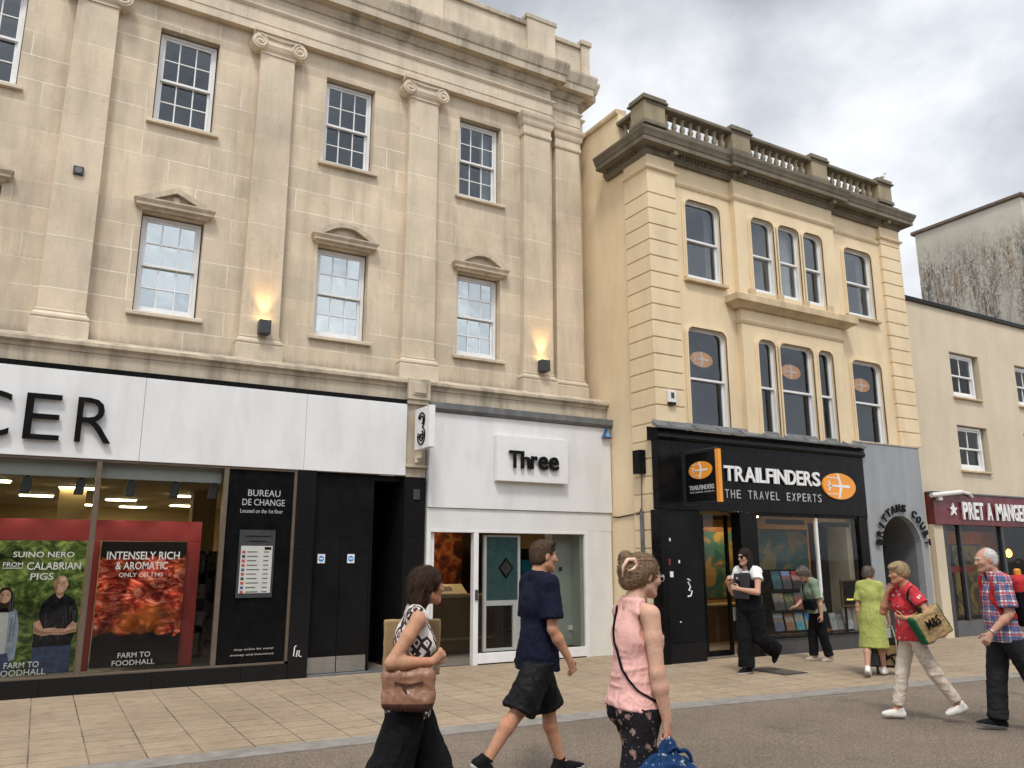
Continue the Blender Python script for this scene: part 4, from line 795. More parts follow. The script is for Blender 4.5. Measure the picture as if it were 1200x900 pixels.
# projecting sign, alarm triangle
t = T('projecting_sign', 'white box sign with a swirly 3 hanging out between the white shops', 'sign', (4.97, 11.35, 3.6))
O('box', MB().box(4.92, 5.02, 11.04, 11.60, 3.28, 3.93), M['sign_white'], t, bevel=.008); O('bracket', MB().box(4.95, 4.99, 11.45, 11.66, 3.16, 3.279).tube([(4.97, 11.6, 3.1), (4.97, 11.6, 3.16)], .03, 8), M['stone_plain'], t)
g = MB(); cy, cz = 11.32, 3.60
def p3(a, r, oy, oz): return (4.912, cy+oy-r*cos(a), cz+oz+r*sin(a))   # seen from the left, +u runs to smaller Y
for rr in (.135, .075):
    up = [p3(rad(q), rr*.86, 0, .125) for q in range(160, -75, -12)]; lo = [p3(rad(q), rr, 0, -.12) for q in range(75, -200, -12)]; g.tube(up, .0125, 5); g.tube(lo, .0125, 5)
g.tube([p3(rad(q), .03+.0*q, 0, -.12) for q in range(0, 330, 20)], .011, 5); g.tube([p3(rad(160), .116, 0, .125), p3(rad(160), .065, 0, .125)], .0125, 5); g.tube([p3(rad(-200), .135, 0, -.12), p3(rad(-200), .075, 0, -.12)], .0125, 5)
O('swirl_mark', g, M['letter_black'], t)
t = T('alarm_box', 'blue triangular alarm box at the corner of the white phone shop fascia', 'alarm', (8.65, 11.56, 3.8)); O('body', MB().prism([(8.53, 3.74), (8.73, 3.74), (8.63, 3.93)], 11.49, 11.568), plain('dark_blue_plastic', (.03, .08, .2), .4, .1), t, bevel=.01)
g = MB(); ring(g, [(8.575, 3.765), (8.685, 3.765), (8.63, 3.87)], [(8.595, 3.778), (8.665, 3.778), (8.63, 3.845)], 11.484, 11.489); g.box(8.615, 8.645, 11.482, 11.489, 3.785, 3.815); O('emblem', g, plain('pale_blue_ink', (.3, .5, .7), .4, .05), t)

# ------------------------------------------------------------------ travel shop
tf = T('shopfront', 'black travel shop front with orange oval plane mark and white lettering', 'shop front', (11.2, 10.2, 0)); YT = 10.2
b = MB(); b.xprism([(YT-.06, 3.56), (YT-.10, 3.60), (YT-.06, 3.70), (YT-.1, 3.735), (YT+.2, 3.80), (YT+.2, 3.56)], 8.62, 13.87); O('capping', b, M['black'], tf)
b = MB(); b.xprism([(YT-.13, 3.74), (YT-.13, 3.775), (YT+.0, 3.845), (YT+.03, 3.90), (YT+.03, 3.80)], 8.6, 13.89)
for x in np.arange(8.9, 13.8, .55): b.tube([(x, YT-.13, 3.78), (x+.02, YT-.01, 3.86)], .014, 6)
O('lead_flashing', b, M['lead'], tf)
O('fascia', MB().box(8.64, 13.86, YT-.03, YT+.12, 2.415, 3.559), M['black'], tf, bevel=.004)
g = MB(); x = 10.08
for ch, w in zip('TRAILFINDERS', (.235, .225, .25, .065, .165, .17, .065, .255, .225, .175, .215, .21)):
    O('letter', text_mb(ch, x, x+w, 2.935, 3.20, YT-.05, .025, .022), M['sign_white'], tf); x += w+.017
for i, ch in enumerate('THE TRAVEL EXPERTS'):
    if ch != ' ': xx = 10.10+i*.1385; O('small_letter', text_mb(ch, xx, xx+(.092 if ch not in 'L' else .08), 2.645, 2.79, YT-.035, .01, -.004), M['grey_letter'], tf)
lg = MB(); plane_logo(lg, 13.06, 2.965, .47, YT-.03, th=.035); O('logo', lg, [M['orange'], M['sign_white']], tf)
O('side_frame', MB().box(8.64, 8.76, YT-.04, YT+.2, 0, 2.41), M['black'], tf); O('side_frame', MB().box(13.625, 13.86, YT-.0, YT+.2, .0, 2.41), M['black'], tf)
pn = O('shutter_panel', MB().box(8.765, 9.54, YT+.0, YT+.15, .3, 2.41), M['door_black'], tf, bevel=.004)
O('kick_panel', MB().box(8.765, 9.0, YT-.01, YT+.15, 0, .299).box(9.003, 9.54, YT-.01, YT+.15, 0, .299), M['granite'], tf)
g = MB(); g.box(8.83, 8.90, YT-.004, YT, 1.33, 1.42); g.box(9.02, 9.05, YT-.004, YT, 1.55, 1.60); g.box(8.84, 8.87, YT-.004, YT, 1.90, 1.95); g.tube([(9.2, YT-.004, 1.25), (9.25, YT-.004, 1.17), (9.21, YT-.004, 1.12), (9.28, YT-.004, 1.1), (9.25, YT-.004, 1.03), (9.18, YT-.004, 1.02)], .014, 5); g.tube([(9.19, YT-.004, 1.3), (9.25, YT-.004, 1.27)], .012, 5); g.box(9.0, 9.03, YT-.004, YT, .62, .64)
O('sticker', g, M['sign_white'], pn); O('sticker', MB().box(8.815, 8.85, YT-.004, YT, 1.52, 1.62), M['red_banner'], pn)
O('pilaster', MB().box(10.46, 10.87, YT, YT+.22, 0, 2.41), M['black'], tf)
b = MB(); b.box(10.875, 13.62, YT+.0, YT+.25, 0, .27); O('stall_riser', b, plain('grey_black_riser', (.045, .045, .047), .5, .2, 3, dirt=.3), tf); O('window_sill', MB().box(10.875, 13.62, YT-.03, YT+.25, .271, .30), M['black'], tf)
b = MB(); b.box(12.41, 12.46, YT+.02, YT+.08, .301, 2.41); O('mullion', b, M['upvc'], tf); O('window_head', MB().box(10.875, 13.62, YT+.02, YT+.08, 2.36, 2.411), M['black'], tf)
O('window_pane', MB().add([(10.88, YT+.05, .3), (13.62, YT+.05, .3), (13.62, YT+.05, 2.36), (10.88, YT+.05, 2.36)], [(0,1,2,3)]), M['shop_glass'], tf)
O('glass_strip', MB().box(11.15, 12.15, YT+.06, YT+.064, 2.22, 2.31).box(12.6, 13.4, YT+.06, YT+.064, 2.2, 2.29), M['black'], tf)
M['warm_wall'] = plain('warm_tan_panel', (.42, .29, .14), .7, .1, 1.2, bmp=0); M['wood'] = plain('brown_wood_desk', (.13, .065, .028), .5, .25, 3, stretch=(1, 1, 8))
b = MB(); x0, x1, y0, y1, z1 = 9.3, 15.4, YT+.9, 15.6, 2.6
b.add([(x0,YT+.15,.012),(x1,YT+.15,.012),(x1,y1,.012),(x0,y1,.012)], [(0,1,2,3)], 1); b.add([(x0,YT+.15,z1),(x1,YT+.15,z1),(x1,y1,z1),(x0,y1,z1)], [(3,2,1,0)], 2); b.add([(x0,y1,0),(x1,y1,0),(x1,y1,z1),(x0,y1,z1)], [(0,1,2,3)], 0)
b.add([(x0,YT+.16,0),(x0,y1,0),(x0,y1,z1),(x0,YT+.16,z1)], [(3,2,1,0)], 2); b.add([(x1,y0+1.6,0),(x1,y1,0),(x1,y1,z1),(x1,y0+1.6,z1)], [(0,1,2,3)], 0); b.box(13.64, 13.84, YT+.2, YT+2.5, 0, 2.6); b.add([(13.84,YT+2.5,0),(x1,YT+2.5,0),(x1,YT+2.5,z1),(13.84,YT+2.5,z1)], [(0,1,2,3)], 0)
O('interior', b, [M['warm_wall'], M['shop_floor'], M['room_dark']], tf)
O('jamb_panel', MB().box(13.48, 13.636, YT+.2, YT+.85, .3, 2.55), plain('cream_jamb', (.52, .45, .33), .6, .05), tf); O('dark_backboard', MB().box(13.0, 13.47, YT+.66, YT+.7, .3, 2.3), M['door_black'], tf)
def map_print():
    m, t, b = newmat('teal_world_map_print'); v = coords(t); f = noise(t, v, 2.4, 6, .6, .6); c = ramp(t, f, [(.42, (.02, .085, .09)), (.50, (.03, .12, .115)), (.52, (.10, .12, .05)), (.58, (.28, .20, .08)), (.66, (.20, .16, .07)), (.7, (.05, .1, .06))], 'LINEAR'); t.links.new(c, b.inputs['Base Color']); b.inputs['Roughness'].default_value = .4; return m
M['map'] = map_print()
mp_ = T('wall_map', 'big teal and tan world map panel behind the travel shop window', 'map', (12.2, YT+.7, .9)); O('print', MB().box(11.5, 12.94, YT+.7, YT+.72, 1.0, 2.13), M['map'], mp_); O('frame', MB().box(11.46, 12.98, YT+.721, YT+.75, .96, 2.17), M['wood'], mp_)
mp2 = T('wall_map', 'narrow green map panel seen through the travel shop doorway', 'map', (12.1, YT+2.2, .6)); O('print', MB().box(11.62, 12.75, YT+2.2, YT+2.22, .85, 2.15), M['map'], mp2); O('frame', MB().box(11.56, 12.8, YT+2.221, YT+2.25, .8, 2.25), M['wood'], mp2)
dr = O('door', MB().box(9.56, 9.62, YT+.3, YT+.36, .02, 2.37).box(10.41, 10.455, YT+.3, YT+.36, .02, 2.37).box(9.80, 9.88, YT+.3, YT+.36, .101, 2.37).box(9.62, 10.41, YT+.3, YT+.36, .02, .1), M['black'], tf); O('door_glass', MB().add([(9.88, YT+.33, .1), (10.41, YT+.33, .1), (10.41, YT+.33, 2.37), (9.88, YT+.33, 2.37)], [(0,1,2,3)]), M['shop_glass'], dr); O('door_head', MB().box(9.55, 10.46, YT+.28, YT+.4, 2.371, 2.6), M['warm_wall'], tf)
O('warm_column', MB().box(10.75, 11.0, YT+1.6, YT+1.85, .05, 2.59), M['warm_wall'], tf)
t = T('desk', 'brown wooden desk just inside the travel shop door', 'desk', (11.9, 12, 0)); O('front', MB().box(11.2, 12.6, 11.9, 11.94, .05, .72), M['wood'], t); O('top', MB().box(11.15, 12.65, 11.85, 12.35, .721, .75), M['counter_top'], t)
for x, y, lab in ((10.6, 11.7, 'warm lit ceiling lamp seen above the travel shop door'), (12.1, 11.9, 'warm lit ceiling lamp over the travel shop map'), (14.2, 13.6, 'warm lit ceiling lamp at the right end of the travel shop')):
    t = T('ceiling_light', lab, 'ceiling light', (x, y, 2.56), group=None); O('housing', MB().box(x-.19, x+.19, y-.19, y+.19, 2.57, 2.599), M['white'], t); O('diffuser', MB().box(x-.17, x+.17, y-.17, y+.17, 2.555, 2.569), emis('warm_lamp', (1, .68, .34), 40) if x < 11 else bpy.data.materials['warm_lamp'], t)
# brochures on the window shelves
rk = T('brochure_rack', 'black three tier brochure rack inside the travel shop window', 'rack', (11.9, YT+.4, .3)); b = MB()
for z in (.30, .66, 1.03): b.box(11.5, 12.75, YT+.32, YT+.55, z, z+.02); b.box(11.5, 12.75, YT+.32, YT+.33, z+.021, z+.05)
b.box(11.5, 12.75, YT+.56, YT+.58, .3, 1.42); O('shelves', b, M['black'], rk)
def cover(i, top, mid, low):
    m, t, b = newmat('cover_print_%d' % i); s = sep(t, coords(t)); v = coords(t)
    n = noise(t, v, 9, 4, .6); f = mth(t, 'ADD', mth(t, 'MULTIPLY', s[2], 2.9), mth(t, 'MULTIPLY', mth(t, 'SUBTRACT', n, .5), .5)); c = ramp(t, f, [(.1, low), (.38, low), (.48, mid), (.62, mid), (.72, top), (1, top)])
    c = mix(t, c, ramp(t, noise(t, v, 22, 3, .7), [(.35, .5), (.65, 1.25)]), .7, 'MULTIPLY'); t.links.new(c, b.inputs['Base Color']); b.inputs['Roughness'].default_value = .3; return m
BR = [(11.58, 1.05, .22, .32, (.03, .10, .15), (.06, .18, .2), (.02, .07, .1), 'dark teal brochure at the left end of the top rack shelf'),
      (11.84, 1.05, .22, .32, (.25, .33, .6), (.3, .12, .1), (.06, .06, .09), 'blue brochure with a dark boat on the top rack shelf'),
      (12.10, 1.05, .22, .32, (.5, .03, .04), (.6, .3, .3), (.03, .02, .02), 'brochure with a bright red heading on the top rack shelf'),
      (12.37, 1.05, .23, .32, (.12, .38, .62), (.5, .65, .75), (.35, .33, .33), 'sky blue brochure with white lower half on the top rack shelf'),
      (11.58, .68, .27, .30, (.6, .48, .3), (.3, .26, .2), (.05, .05, .05), 'tan and grey brochure on the middle rack shelf'),
      (11.88, .68, .22, .29, (.10, .14, .04), (.3, .32, .1), (.06, .09, .03), 'olive green brochure on the middle rack shelf'),
      (12.13, .68, .27, .30, (.28, .28, .28), (.5, .14, .12), (.25, .07, .06), 'brochure with pink shapes on the middle rack shelf'),
      (11.55, .32, .24, .34, (.5, .6, .7), (.3, .2, .15), (.1, .12, .2), 'white topped brochure with a brown house on the bottom rack shelf'),
      (11.85, .32, .22, .30, (.35, .12, .04), (.5, .42, .36), (.35, .15, .08), 'rust brown brochure on the bottom rack shelf'),
      (12.11, .32, .22, .30, (.4, .6, .66), (.65, .5, .4), (.1, .42, .5), 'pale turquoise brochure on the bottom rack shelf'),
      (12.37, .32, .23, .31, (.02, .25, .6), (.1, .45, .75), (.55, .45, .25), 'bright blue brochure with sandy foot on the bottom rack shelf'),
      (12.86, .302, .17, .30, (.4, .42, .42), (.3, .32, .33), (.4, .4, .4), 'plain grey leaflet standing on the sill beside the rack'),
      (13.05, .302, .16, .27, (.3, .31, .32), (.22, .23, .25), (.33, .33, .33), 'smaller grey leaflet standing on the sill beside the poster'),
      (13.25, .302, .34, .37, (.6, .62, .65), (.6, .5, .5), (.55, .57, .6), 'wide white notice standing on the sill below the screen')]
for i, (x, z, w, h, a, m, l, lab) in enumerate(BR):
    yy = YT+.36 if i < 11 else YT+.2
    g = MB().add([(x,yy,z+.022),(x+w,yy,z+.022),(x+w,yy+.06,z+.022+h),(x,yy+.06,z+.022+h),(x,yy+.012,z+.022),(x+w,yy+.012,z+.022),(x+w,yy+.072,z+.022+h),(x,yy+.072,z+.022+h)], [(0,1,2,3),(5,4,7,6),(1,5,6,2),(4,0,3,7),(3,2,6,7),(0,4,5,1)])
    o = O('brochure' if i < 11 else 'leaflet', g, cover(i, a, m, l), loc=(x, yy, z+.022)); tag(o, lab, 'brochure' if i < 11 else 'leaflet', 'brochures in the travel shop window')
t = T('screen', 'black screen in a thin wooden frame low in the travel shop window', 'screen', (13.3, YT+.3, .75)); g = MB(); ring(g, [(13.08,.74),(13.6,.74),(13.6,1.23),(13.08,1.23)], [(13.11,.77),(13.57,.77),(13.57,1.20),(13.11,1.20)], YT+.1, YT+.14); O('frame', g, M['wood'], t); O('panel', MB().box(13.11, 13.57, YT+.115, YT+.135, .77, 1.2), M['black'], t); O('caption', MB().box(13.22, 13.5, YT+.111, YT+.114, .85, .88), emis('screen_caption', (.7, .65, .1), .6), t); O('stand', MB().box(13.2, 13.24, YT+.142, YT+.17, .30, .8), M['black'], t)
# projecting sign
t = T('projecting_sign', 'black hanging sign with orange oval and an orange front edge', 'sign', (9.2, 9.75, 3))
O('board', MB().box(9.17, 9.23, 9.40, 10.10, 2.54, 3.32), M['black'], t, bevel=.006); O('front_edge', MB().box(9.165, 9.235, 9.335, 9.398, 2.50, 3.34), M['orange'], t); O('bracket', MB().tube([(9.2, 10.17, 3.36), (9.2, 9.38, 3.36)], .014, 6).tube([(9.2, 10.17, 2.48), (9.2, 9.9, 2.48)], .012, 6), M['dark_metal'], t)
def to_left(mb, x):                                      # turn a design drawn in XZ (facing -Y) to face -X; u runs from back to front
    mb.v = [(x-(0-p[1]) if False else x+p[1], 0-p[0], p[2]) for p in mb.v]; return mb
lg = MB(); plane_logo(lg, -9.74, 3.03, .27, 0, th=.01); O('logo', to_left(lg, 9.168), [M['orange'], M['sign_white']], t)
g = text_mb('TRAILFINDERS', -10.02, -9.45, 2.715, 2.79, 0, .006, .02); text_mb('THE TRAVEL EXPERTS', -10.02, -9.45, 2.665, 2.69, 0, .004, 0, mb=g); O('lettering', to_left(g, 9.168), M['grey_letter'], t)
# bits fixed to the yellow quoins
t = T('alarm_box', 'small white alarm box on the yellow quoins above the black shop', 'alarm', (9.02, 10.2, 4.3)); O('body', MB().box(8.94, 9.10, 10.16, 10.223, 4.21, 4.42), M['white'], t, bevel=.012); O('label', MB().box(8.98, 9.05, 10.156, 10.16, 4.28, 4.38), M['dark_metal'], t); O('base', MB().box(8.95, 9.09, 10.165, 10.223, 4.17, 4.209), M['black'], t)
t = T('wall_box', 'black cable box on the side of the yellow quoins', 'junction box', (8.66, 10.63, 3.2)); O('body', MB().box(8.56, 8.698, 10.54, 10.73, 3.02, 3.42), M['black'], t, bevel=.01)
O('conduit', MB().tube([(8.67, 10.64, 3.02), (8.67, 10.66, 2.4)], .01, 6).box(8.655, 8.698, 10.64, 10.70, .02, 2.4), M['lead'], t); O('cable', MB().tube([(8.67, 10.66, 2.45), (8.68, 10.75, 2.36), (8.74, 11.0, 2.36), (8.745, 11.4, 2.33), (8.74, 11.55, 2.34)], .012, 6), M['black'], t)

# ------------------------------------------------------------------ grey arch front
M['grey_wash'] = plain('blue_grey_painted_render', (.275, .29, .305), .75, .16, 1.8, bmp=.35, dirt=.3, dirtcol=(.13, .13, .13), stretch=(1, 1, .35))
ga = T('archway', 'blue grey rendered archway with black curved lettering over the opening', 'archway', (14.85, 10.2, 0)); b = MB(); cx, zr, R = 14.86, 1.83, .63
n = 20; arc = [(cx+R*cos(pi-pi*i/n), zr+R*sin(pi-pi*i/n)) for i in range(n+1)]; ya, yb2 = YT-.02, YT+.12
b.box(13.87, cx-R, ya, yb2, 0, zr); b.box(cx+R, 15.71, ya, yb2, 0, zr)
top = [(13.87, zr)]+[(13.87+(15.71-13.87)*i/n, 3.87) for i in range(n+1)]
for i in range(n):
    x0, x1 = 13.87+1.84*i/n, 13.87+1.84*(i+1)/n
    b.prism([arc[i], arc[i+1], (x1, 3.87), (x0, 3.87)], ya, yb2)
b.prism([(13.87, zr), arc[0], (13.87, 3.87)], ya, yb2); b.prism([arc[-1], (15.71, zr), (15.71, 3.87)], ya, yb2)
O('wall', b, M['grey_wash'], ga)
O('weathered_top', MB().box(13.86, 15.73, ya-.015, yb2, 3.871, 3.90), M['stone_dirty'], ga)
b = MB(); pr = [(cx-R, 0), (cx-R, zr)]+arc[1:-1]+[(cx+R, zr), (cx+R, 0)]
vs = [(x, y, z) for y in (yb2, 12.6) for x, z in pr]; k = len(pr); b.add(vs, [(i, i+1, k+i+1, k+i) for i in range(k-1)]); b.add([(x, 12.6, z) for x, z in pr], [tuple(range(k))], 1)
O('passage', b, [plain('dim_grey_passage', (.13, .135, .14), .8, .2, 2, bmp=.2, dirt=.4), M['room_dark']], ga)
dd = O('side_door', MB().box(cx-R+.002, cx-R+.05, 10.6, 11.5, .0, 2.0), M['black'], ga); O('wood_strip', MB().box(cx-R+.051, cx-R+.06, 10.75, 10.9, .2, 1.6), plain('orange_wood', (.42, .2, .05), .5, .2, 4), dd)
lt = T('lantern', 'small dark lantern bracketed inside the grey archway', 'lantern', (15.4, 11.0, 1.72)); O('bracket', MB().tube([(15.48, 11, 1.85), (15.36, 11, 1.85), (15.33, 11, 1.8)], .012, 6), M['black'], lt); O('body', MB().lathe([(.02, .1), (.06, .07), (.05, -.05), (.02, -.09)], 15.33, 11, 1.70, 8), M['black'], lt)
s = 'BRITTANS COURT'; n = len(s)
for i, ch in enumerate(s):
    if ch == ' ': continue
    a = rad(172-164*i/(n-1)); w = .05 if ch == 'I' else .125; g = text_mb(ch, -w/2, w/2, 0, .155, -.03, .03, .03)
    rot = a-pi/2; rr = .70
    g.v = [(cx+rr*cos(a)+x*cos(rot)-z*sin(rot), ya+y, zr+rr*sin(a)+x*sin(rot)+z*cos(rot)) for x, y, z in g.v]; O('letter', g, M['letter_black'], ga)

# ------------------------------------------------------------------ maroon sandwich shop
M['maroon'] = plain('maroon_fascia_paint', (.125, .012, .018), .4, .08, 2, bmp=.03, dirt=.1)
pt = T('shopfront', 'maroon fronted sandwich shop with white star and name', 'shop front', (18.9, 10.5, 0)); YQ = 10.45
O('fascia', MB().box(16.42, 22.3, YQ-.02, YQ+.16, 2.33, 3.0), M['maroon'], pt, bevel=.006); O('capping', MB().box(16.4, 22.32, YQ-.05, YQ+.14, 3.001, 3.03), M['lead'], pt)
x = 17.38
for ch, w in zip('PRET A MANGER', (.20, .20, .17, .19, .11, .2, .12, .26, .2, .22, .2, .17, .2)):
    w *= .9
    if ch != ' ': O('letter', text_mb(ch, x, x+w, 2.45, 2.83, YQ-.055, .03, .022), M['sign_white'], pt)
    x += w+.03
cx2, cz2 = 17.08, 2.65; O('star', MB().prism([(cx2+(.15 if k % 2 == 0 else .062)*sin(k*pi/5), cz2+(.15 if k % 2 == 0 else .062)*cos(k*pi/5)) for k in range(10)], YQ-.055, YQ-.022), M['sign_white'], pt)
O('awning_roller', MB().tube([(16.25, YQ-.1, 2.93), (17.35, YQ-.1, 3.04)], .05, 10).tube([(17.35, YQ-.1, 3.04), (17.7, YQ-.06, 3.02), (17.85, YQ-.03, 2.95)], .035, 8).box(16.5, 16.65, YQ-.1, YQ-.021, 2.84, 2.93), M['white'], pt)
O('stall_riser', MB().box(16.9, 22.2, YQ+.05, YQ+.25, 0, .32), plain('grey_riser', (.09, .095, .1), .5, .1, 3, dirt=.2), pt)
for x0, x1 in ((16.75, 16.9), (18.95, 19.05), (17.35, 17.42), (21.0, 21.1)): O('mullion', MB().box(x0, x1, YQ+.04, YQ+.24 if x0 < 16.8 else YQ+.14, 0 if x0 < 16.8 else .321, 2.329), M['dark_metal'], pt)
O('corner_strip', MB().box(16.42, 16.74, YQ+.03, YQ+.3, 0, 2.329), M['cream'], pt)
O('window_pane', MB().add([(16.9, YQ+.09, .32), (22.2, YQ+.09, .32), (22.2, YQ+.09, 2.33), (16.9, YQ+.09, 2.33)], [(0,1,2,3)]), M['shop_glass'], pt)
b = MB(); x0, x1, y1, z1 = 16.6, 22.2, 15.5, 2.5
b.add([(x0,YQ+.3,.01),(x1,YQ+.3,.01),(x1,y1,.01),(x0,y1,.01)], [(0,1,2,3)]); b.add([(x0,YQ+.3,z1),(x1,YQ+.3,z1),(x1,y1,z1),(x0,y1,z1)], [(3,2,1,0)]); b.add([(x0,y1,0),(x1,y1,0),(x1,y1,z1),(x0,y1,z1)], [(0,1,2,3)]); b.add([(x0,YQ+.3,0),(x0,y1,0),(x0,y1,z1),(x0,YQ+.3,z1)], [(3,2,1,0)]); b.add([(x1,YQ+.3,0),(x1,y1,0),(x1,y1,z1),(x1,YQ+.3,z1)], [(0,1,2,3)])
O('interior', b, plain('dark_brown_interior', (.05, .03, .02), .8, .3, 1), pt)
O('red_sign', MB().box(17.0, 17.85, YQ+.1, YQ+.12, 1.32, 1.45), M['red_banner'], pt)
def yellow_print():
    m, t, b = newmat('yellow_food_print'); v = coords(t); f = noise(t, v, 2.2, 5, .65, 1.0); c = ramp(t, f, [(.38, (.02, .02, .012)), (.46, (.06, .05, .02)), (.52, (.22, .15, .03)), (.7, (.28, .19, .04))]); t.links.new(c, b.inputs['Base Color']); return m
yp = T('poster', 'big mustard yellow food poster inside the maroon fronted shop', 'poster', (18.3, YQ+.5, .4)); O('print', MB().box(17.75, 18.85, YQ+.5, YQ+.52, .4, 1.9), yellow_print(), yp); O('frame', MB().box(17.7, 18.9, YQ+.521, YQ+.55, .36, 1.94), M['dark_metal'], yp)
al = T('hanging_lamp', 'glowing amber lamp hanging inside the maroon fronted shop', 'lamp', (21.0, 11.5, 1.7)); O('cord', MB().tube([(21, 11.5, 2.49), (21, 11.5, 1.85)], .008, 6), M['black'], al); O('bulb', MB().lathe([(.02, .14), (.05, .1), (.07, .03), (.05, -.04), (.01, -.06)], 21, 11.5, 1.7, 12), emis('amber_bulb', (1, .3, .03), 12), al, smooth=True)
O('back_panel', MB().box(19.3, 22.1, 12.4, 12.45, .3, 2.3), plain('amber_brown_panel', (.5, .2, .04), .6, .3, 1.5), pt)

# ------------------------------------------------------------------ the other side of the street (seen only as reflections in the glass)
M['brick'] = plain('red_brown_brick', (.13, .07, .05), .85, .2, 3, dirt=.2); M['pale'] = plain('pale_stucco', (.22, .2, .17), .8, .08, 1.2, dirt=.2)
for k, (x0, x1, h, mt, lab) in enumerate(((-22, -7, 8.6, 'pale', 'pale stucco terrace across the street mirrored in the shop glass'), (-6.9, 7.5, 9.6, 'brick', 'brown brick terrace across the street mirrored in the shop glass'), (7.6, 24, 8.2, 'pale', 'lower stucco terrace across the street mirrored in the shop glass'))):
    o = T('terrace', lab, 'building', ((x0+x1)/2, -11, 0)); hs = []; x = x0+1
    while x+1.2 < x1: hs += [(x, x+1.1, 3.9, 5.5), (x, x+1.1, 6.3, 7.6)]; x += 2.5
    b = MB(); b.box(x0, x1, -18, -11, 0, h); O('wall', b, M[mt], o)
    b = MB(); gb = MB()
    for a, c, d, e_ in hs: b.box(a-.08, c+.08, -11, -10.95, d-.08, e_+.08); gb.box(a, c, -10.95, -10.94, d, e_)
    O('window_frames', b, M['upvc'], o)['kind'] = 'stuff'; O('window_glazing', gb, M['black'], o)['kind'] = 'stuff'
    O('shop_windows', MB().box(x0+.6, x1-.6, -11, -10.9, .4, 2.6), M['black'], o); O('fascia', MB().box(x0+.2, x1-.2, -11, -10.8, 2.7, 3.4), M['door_black'], o)
# ------------------------------------------------------------------ figures: distance fields polygonised into continuous surfaces
A3 = lambda *p: np.array(p, float)
def unit(v): v = np.array(v, float); return v/(np.linalg.norm(v)+1e-12)
class SDF:
    def __init__(s, lo, hi, h=.0068):
        s.lo = A3(*lo); s.h = h; s.n = np.ceil((A3(*hi)-s.lo)/h).astype(int)+1; s.D = np.full(tuple(s.n), 1.0, np.float32)
    def win(s, lo, hi):
        a = np.clip(np.floor((np.array(lo)-s.lo)/s.h).astype(int), 0, s.n); b = np.clip(np.ceil((np.array(hi)-s.lo)/s.h).astype(int)+1, 0, s.n)
        sl = tuple(slice(i, j) for i, j in zip(a, b))
        ax = [(s.lo[k]+s.h*np.arange(a[k], b[k])).astype(np.float32) for k in range(3)]
        return sl, ax[0][:,None,None], ax[1][None,:,None], ax[2][None,None,:]
    def put(s, prim, k=.02, grow=0, op='u'):
        f, lo, hi = prim; m = k+grow+3*s.h
        sl, x, y, z = s.win(lo-m, hi+m)
        if 0 in s.D[sl].shape: return s
        d = f(x, y, z)-grow; D = s.D[sl]
        if op == 'u':
            if k > 0: hh = np.clip(.5+.5*(D-d)/k, 0, 1); s.D[sl] = D*(1-hh)+d*hh-k*hh*(1-hh)
            else: s.D[sl] = np.minimum(D, d)
        else:
            if k > 0: hh = np.clip(.5-.5*(D+d)/k, 0, 1); s.D[sl] = D*(1-hh)-d*hh+k*hh*(1-hh)
            else: s.D[sl] = np.maximum(D, -d)
        return s
    def half(s, n, p, box=None):                            # keep the side of the plane that n points away from
        n = unit(n); c = n@np.array(p, float)
        sl, x, y, z = s.win(*(box if box else (s.lo, s.lo+s.h*s.n)))
        s.D[sl] = np.maximum(s.D[sl], x*n[0]+y*n[1]+z*n[2]-c); return s
    def mesh(s):
        D = s.D; I = D < 0; n = s.n-1
        cnt = np.zeros(tuple(n), np.int8)
        for i in (0, 1):
            for j in (0, 1):
                for k in (0, 1): cnt += I[i:i+n[0], j:j+n[1], k:k+n[2]]
        cells = np.argwhere((cnt > 0) & (cnt < 8)); acc = np.zeros((len(cells), 3)); num = np.zeros(len(cells))
        cor = [(i, j, k) for i in (0, 1) for j in (0, 1) for k in (0, 1)]
        val = {c: D[cells[:,0]+c[0], cells[:,1]+c[1], cells[:,2]+c[2]] for c in cor}
        for c in cor:
            for ax in range(3):
                if c[ax] == 0:
                    e = list(c); e[ax] = 1; a, b = val[c], val[tuple(e)]; m = (a < 0) != (b < 0)
                    t = np.where(m, a/np.where(m, a-b, 1), 0); p = np.repeat(np.array(c, float)[None], len(cells), 0); p[:,ax] = t
                    acc[m] += p[m]; num += m
        V = (cells+acc/num[:,None])*s.h+s.lo
        idx = np.full(tuple(n), -1, np.int32); idx[tuple(cells.T)] = np.arange(len(cells)); F = []
        for ax in range(3):
            u, v = [(1, 2), (2, 0), (0, 1)][ax]
            a = np.take(I, range(0, n[ax]), ax); b = np.take(I, range(1, n[ax]+1), ax); E = np.argwhere(a != b)
            E = E[(E[:,u] > 0) & (E[:,v] > 0) & (E[:,u] < n[u]) & (E[:,v] < n[v])]
            fl = I[tuple(E.T)]
            q = []
            for du, dv in ((-1, -1), (0, -1), (0, 0), (-1, 0)):
                g = E.copy(); g[:,u] += du; g[:,v] += dv; q.append(idx[tuple(g.T)])
            q = np.stack(q, 1); q[~fl] = q[~fl][:,::-1]; F.append(q)
        F = np.concatenate(F); return V, F[(F >= 0).all(1)]
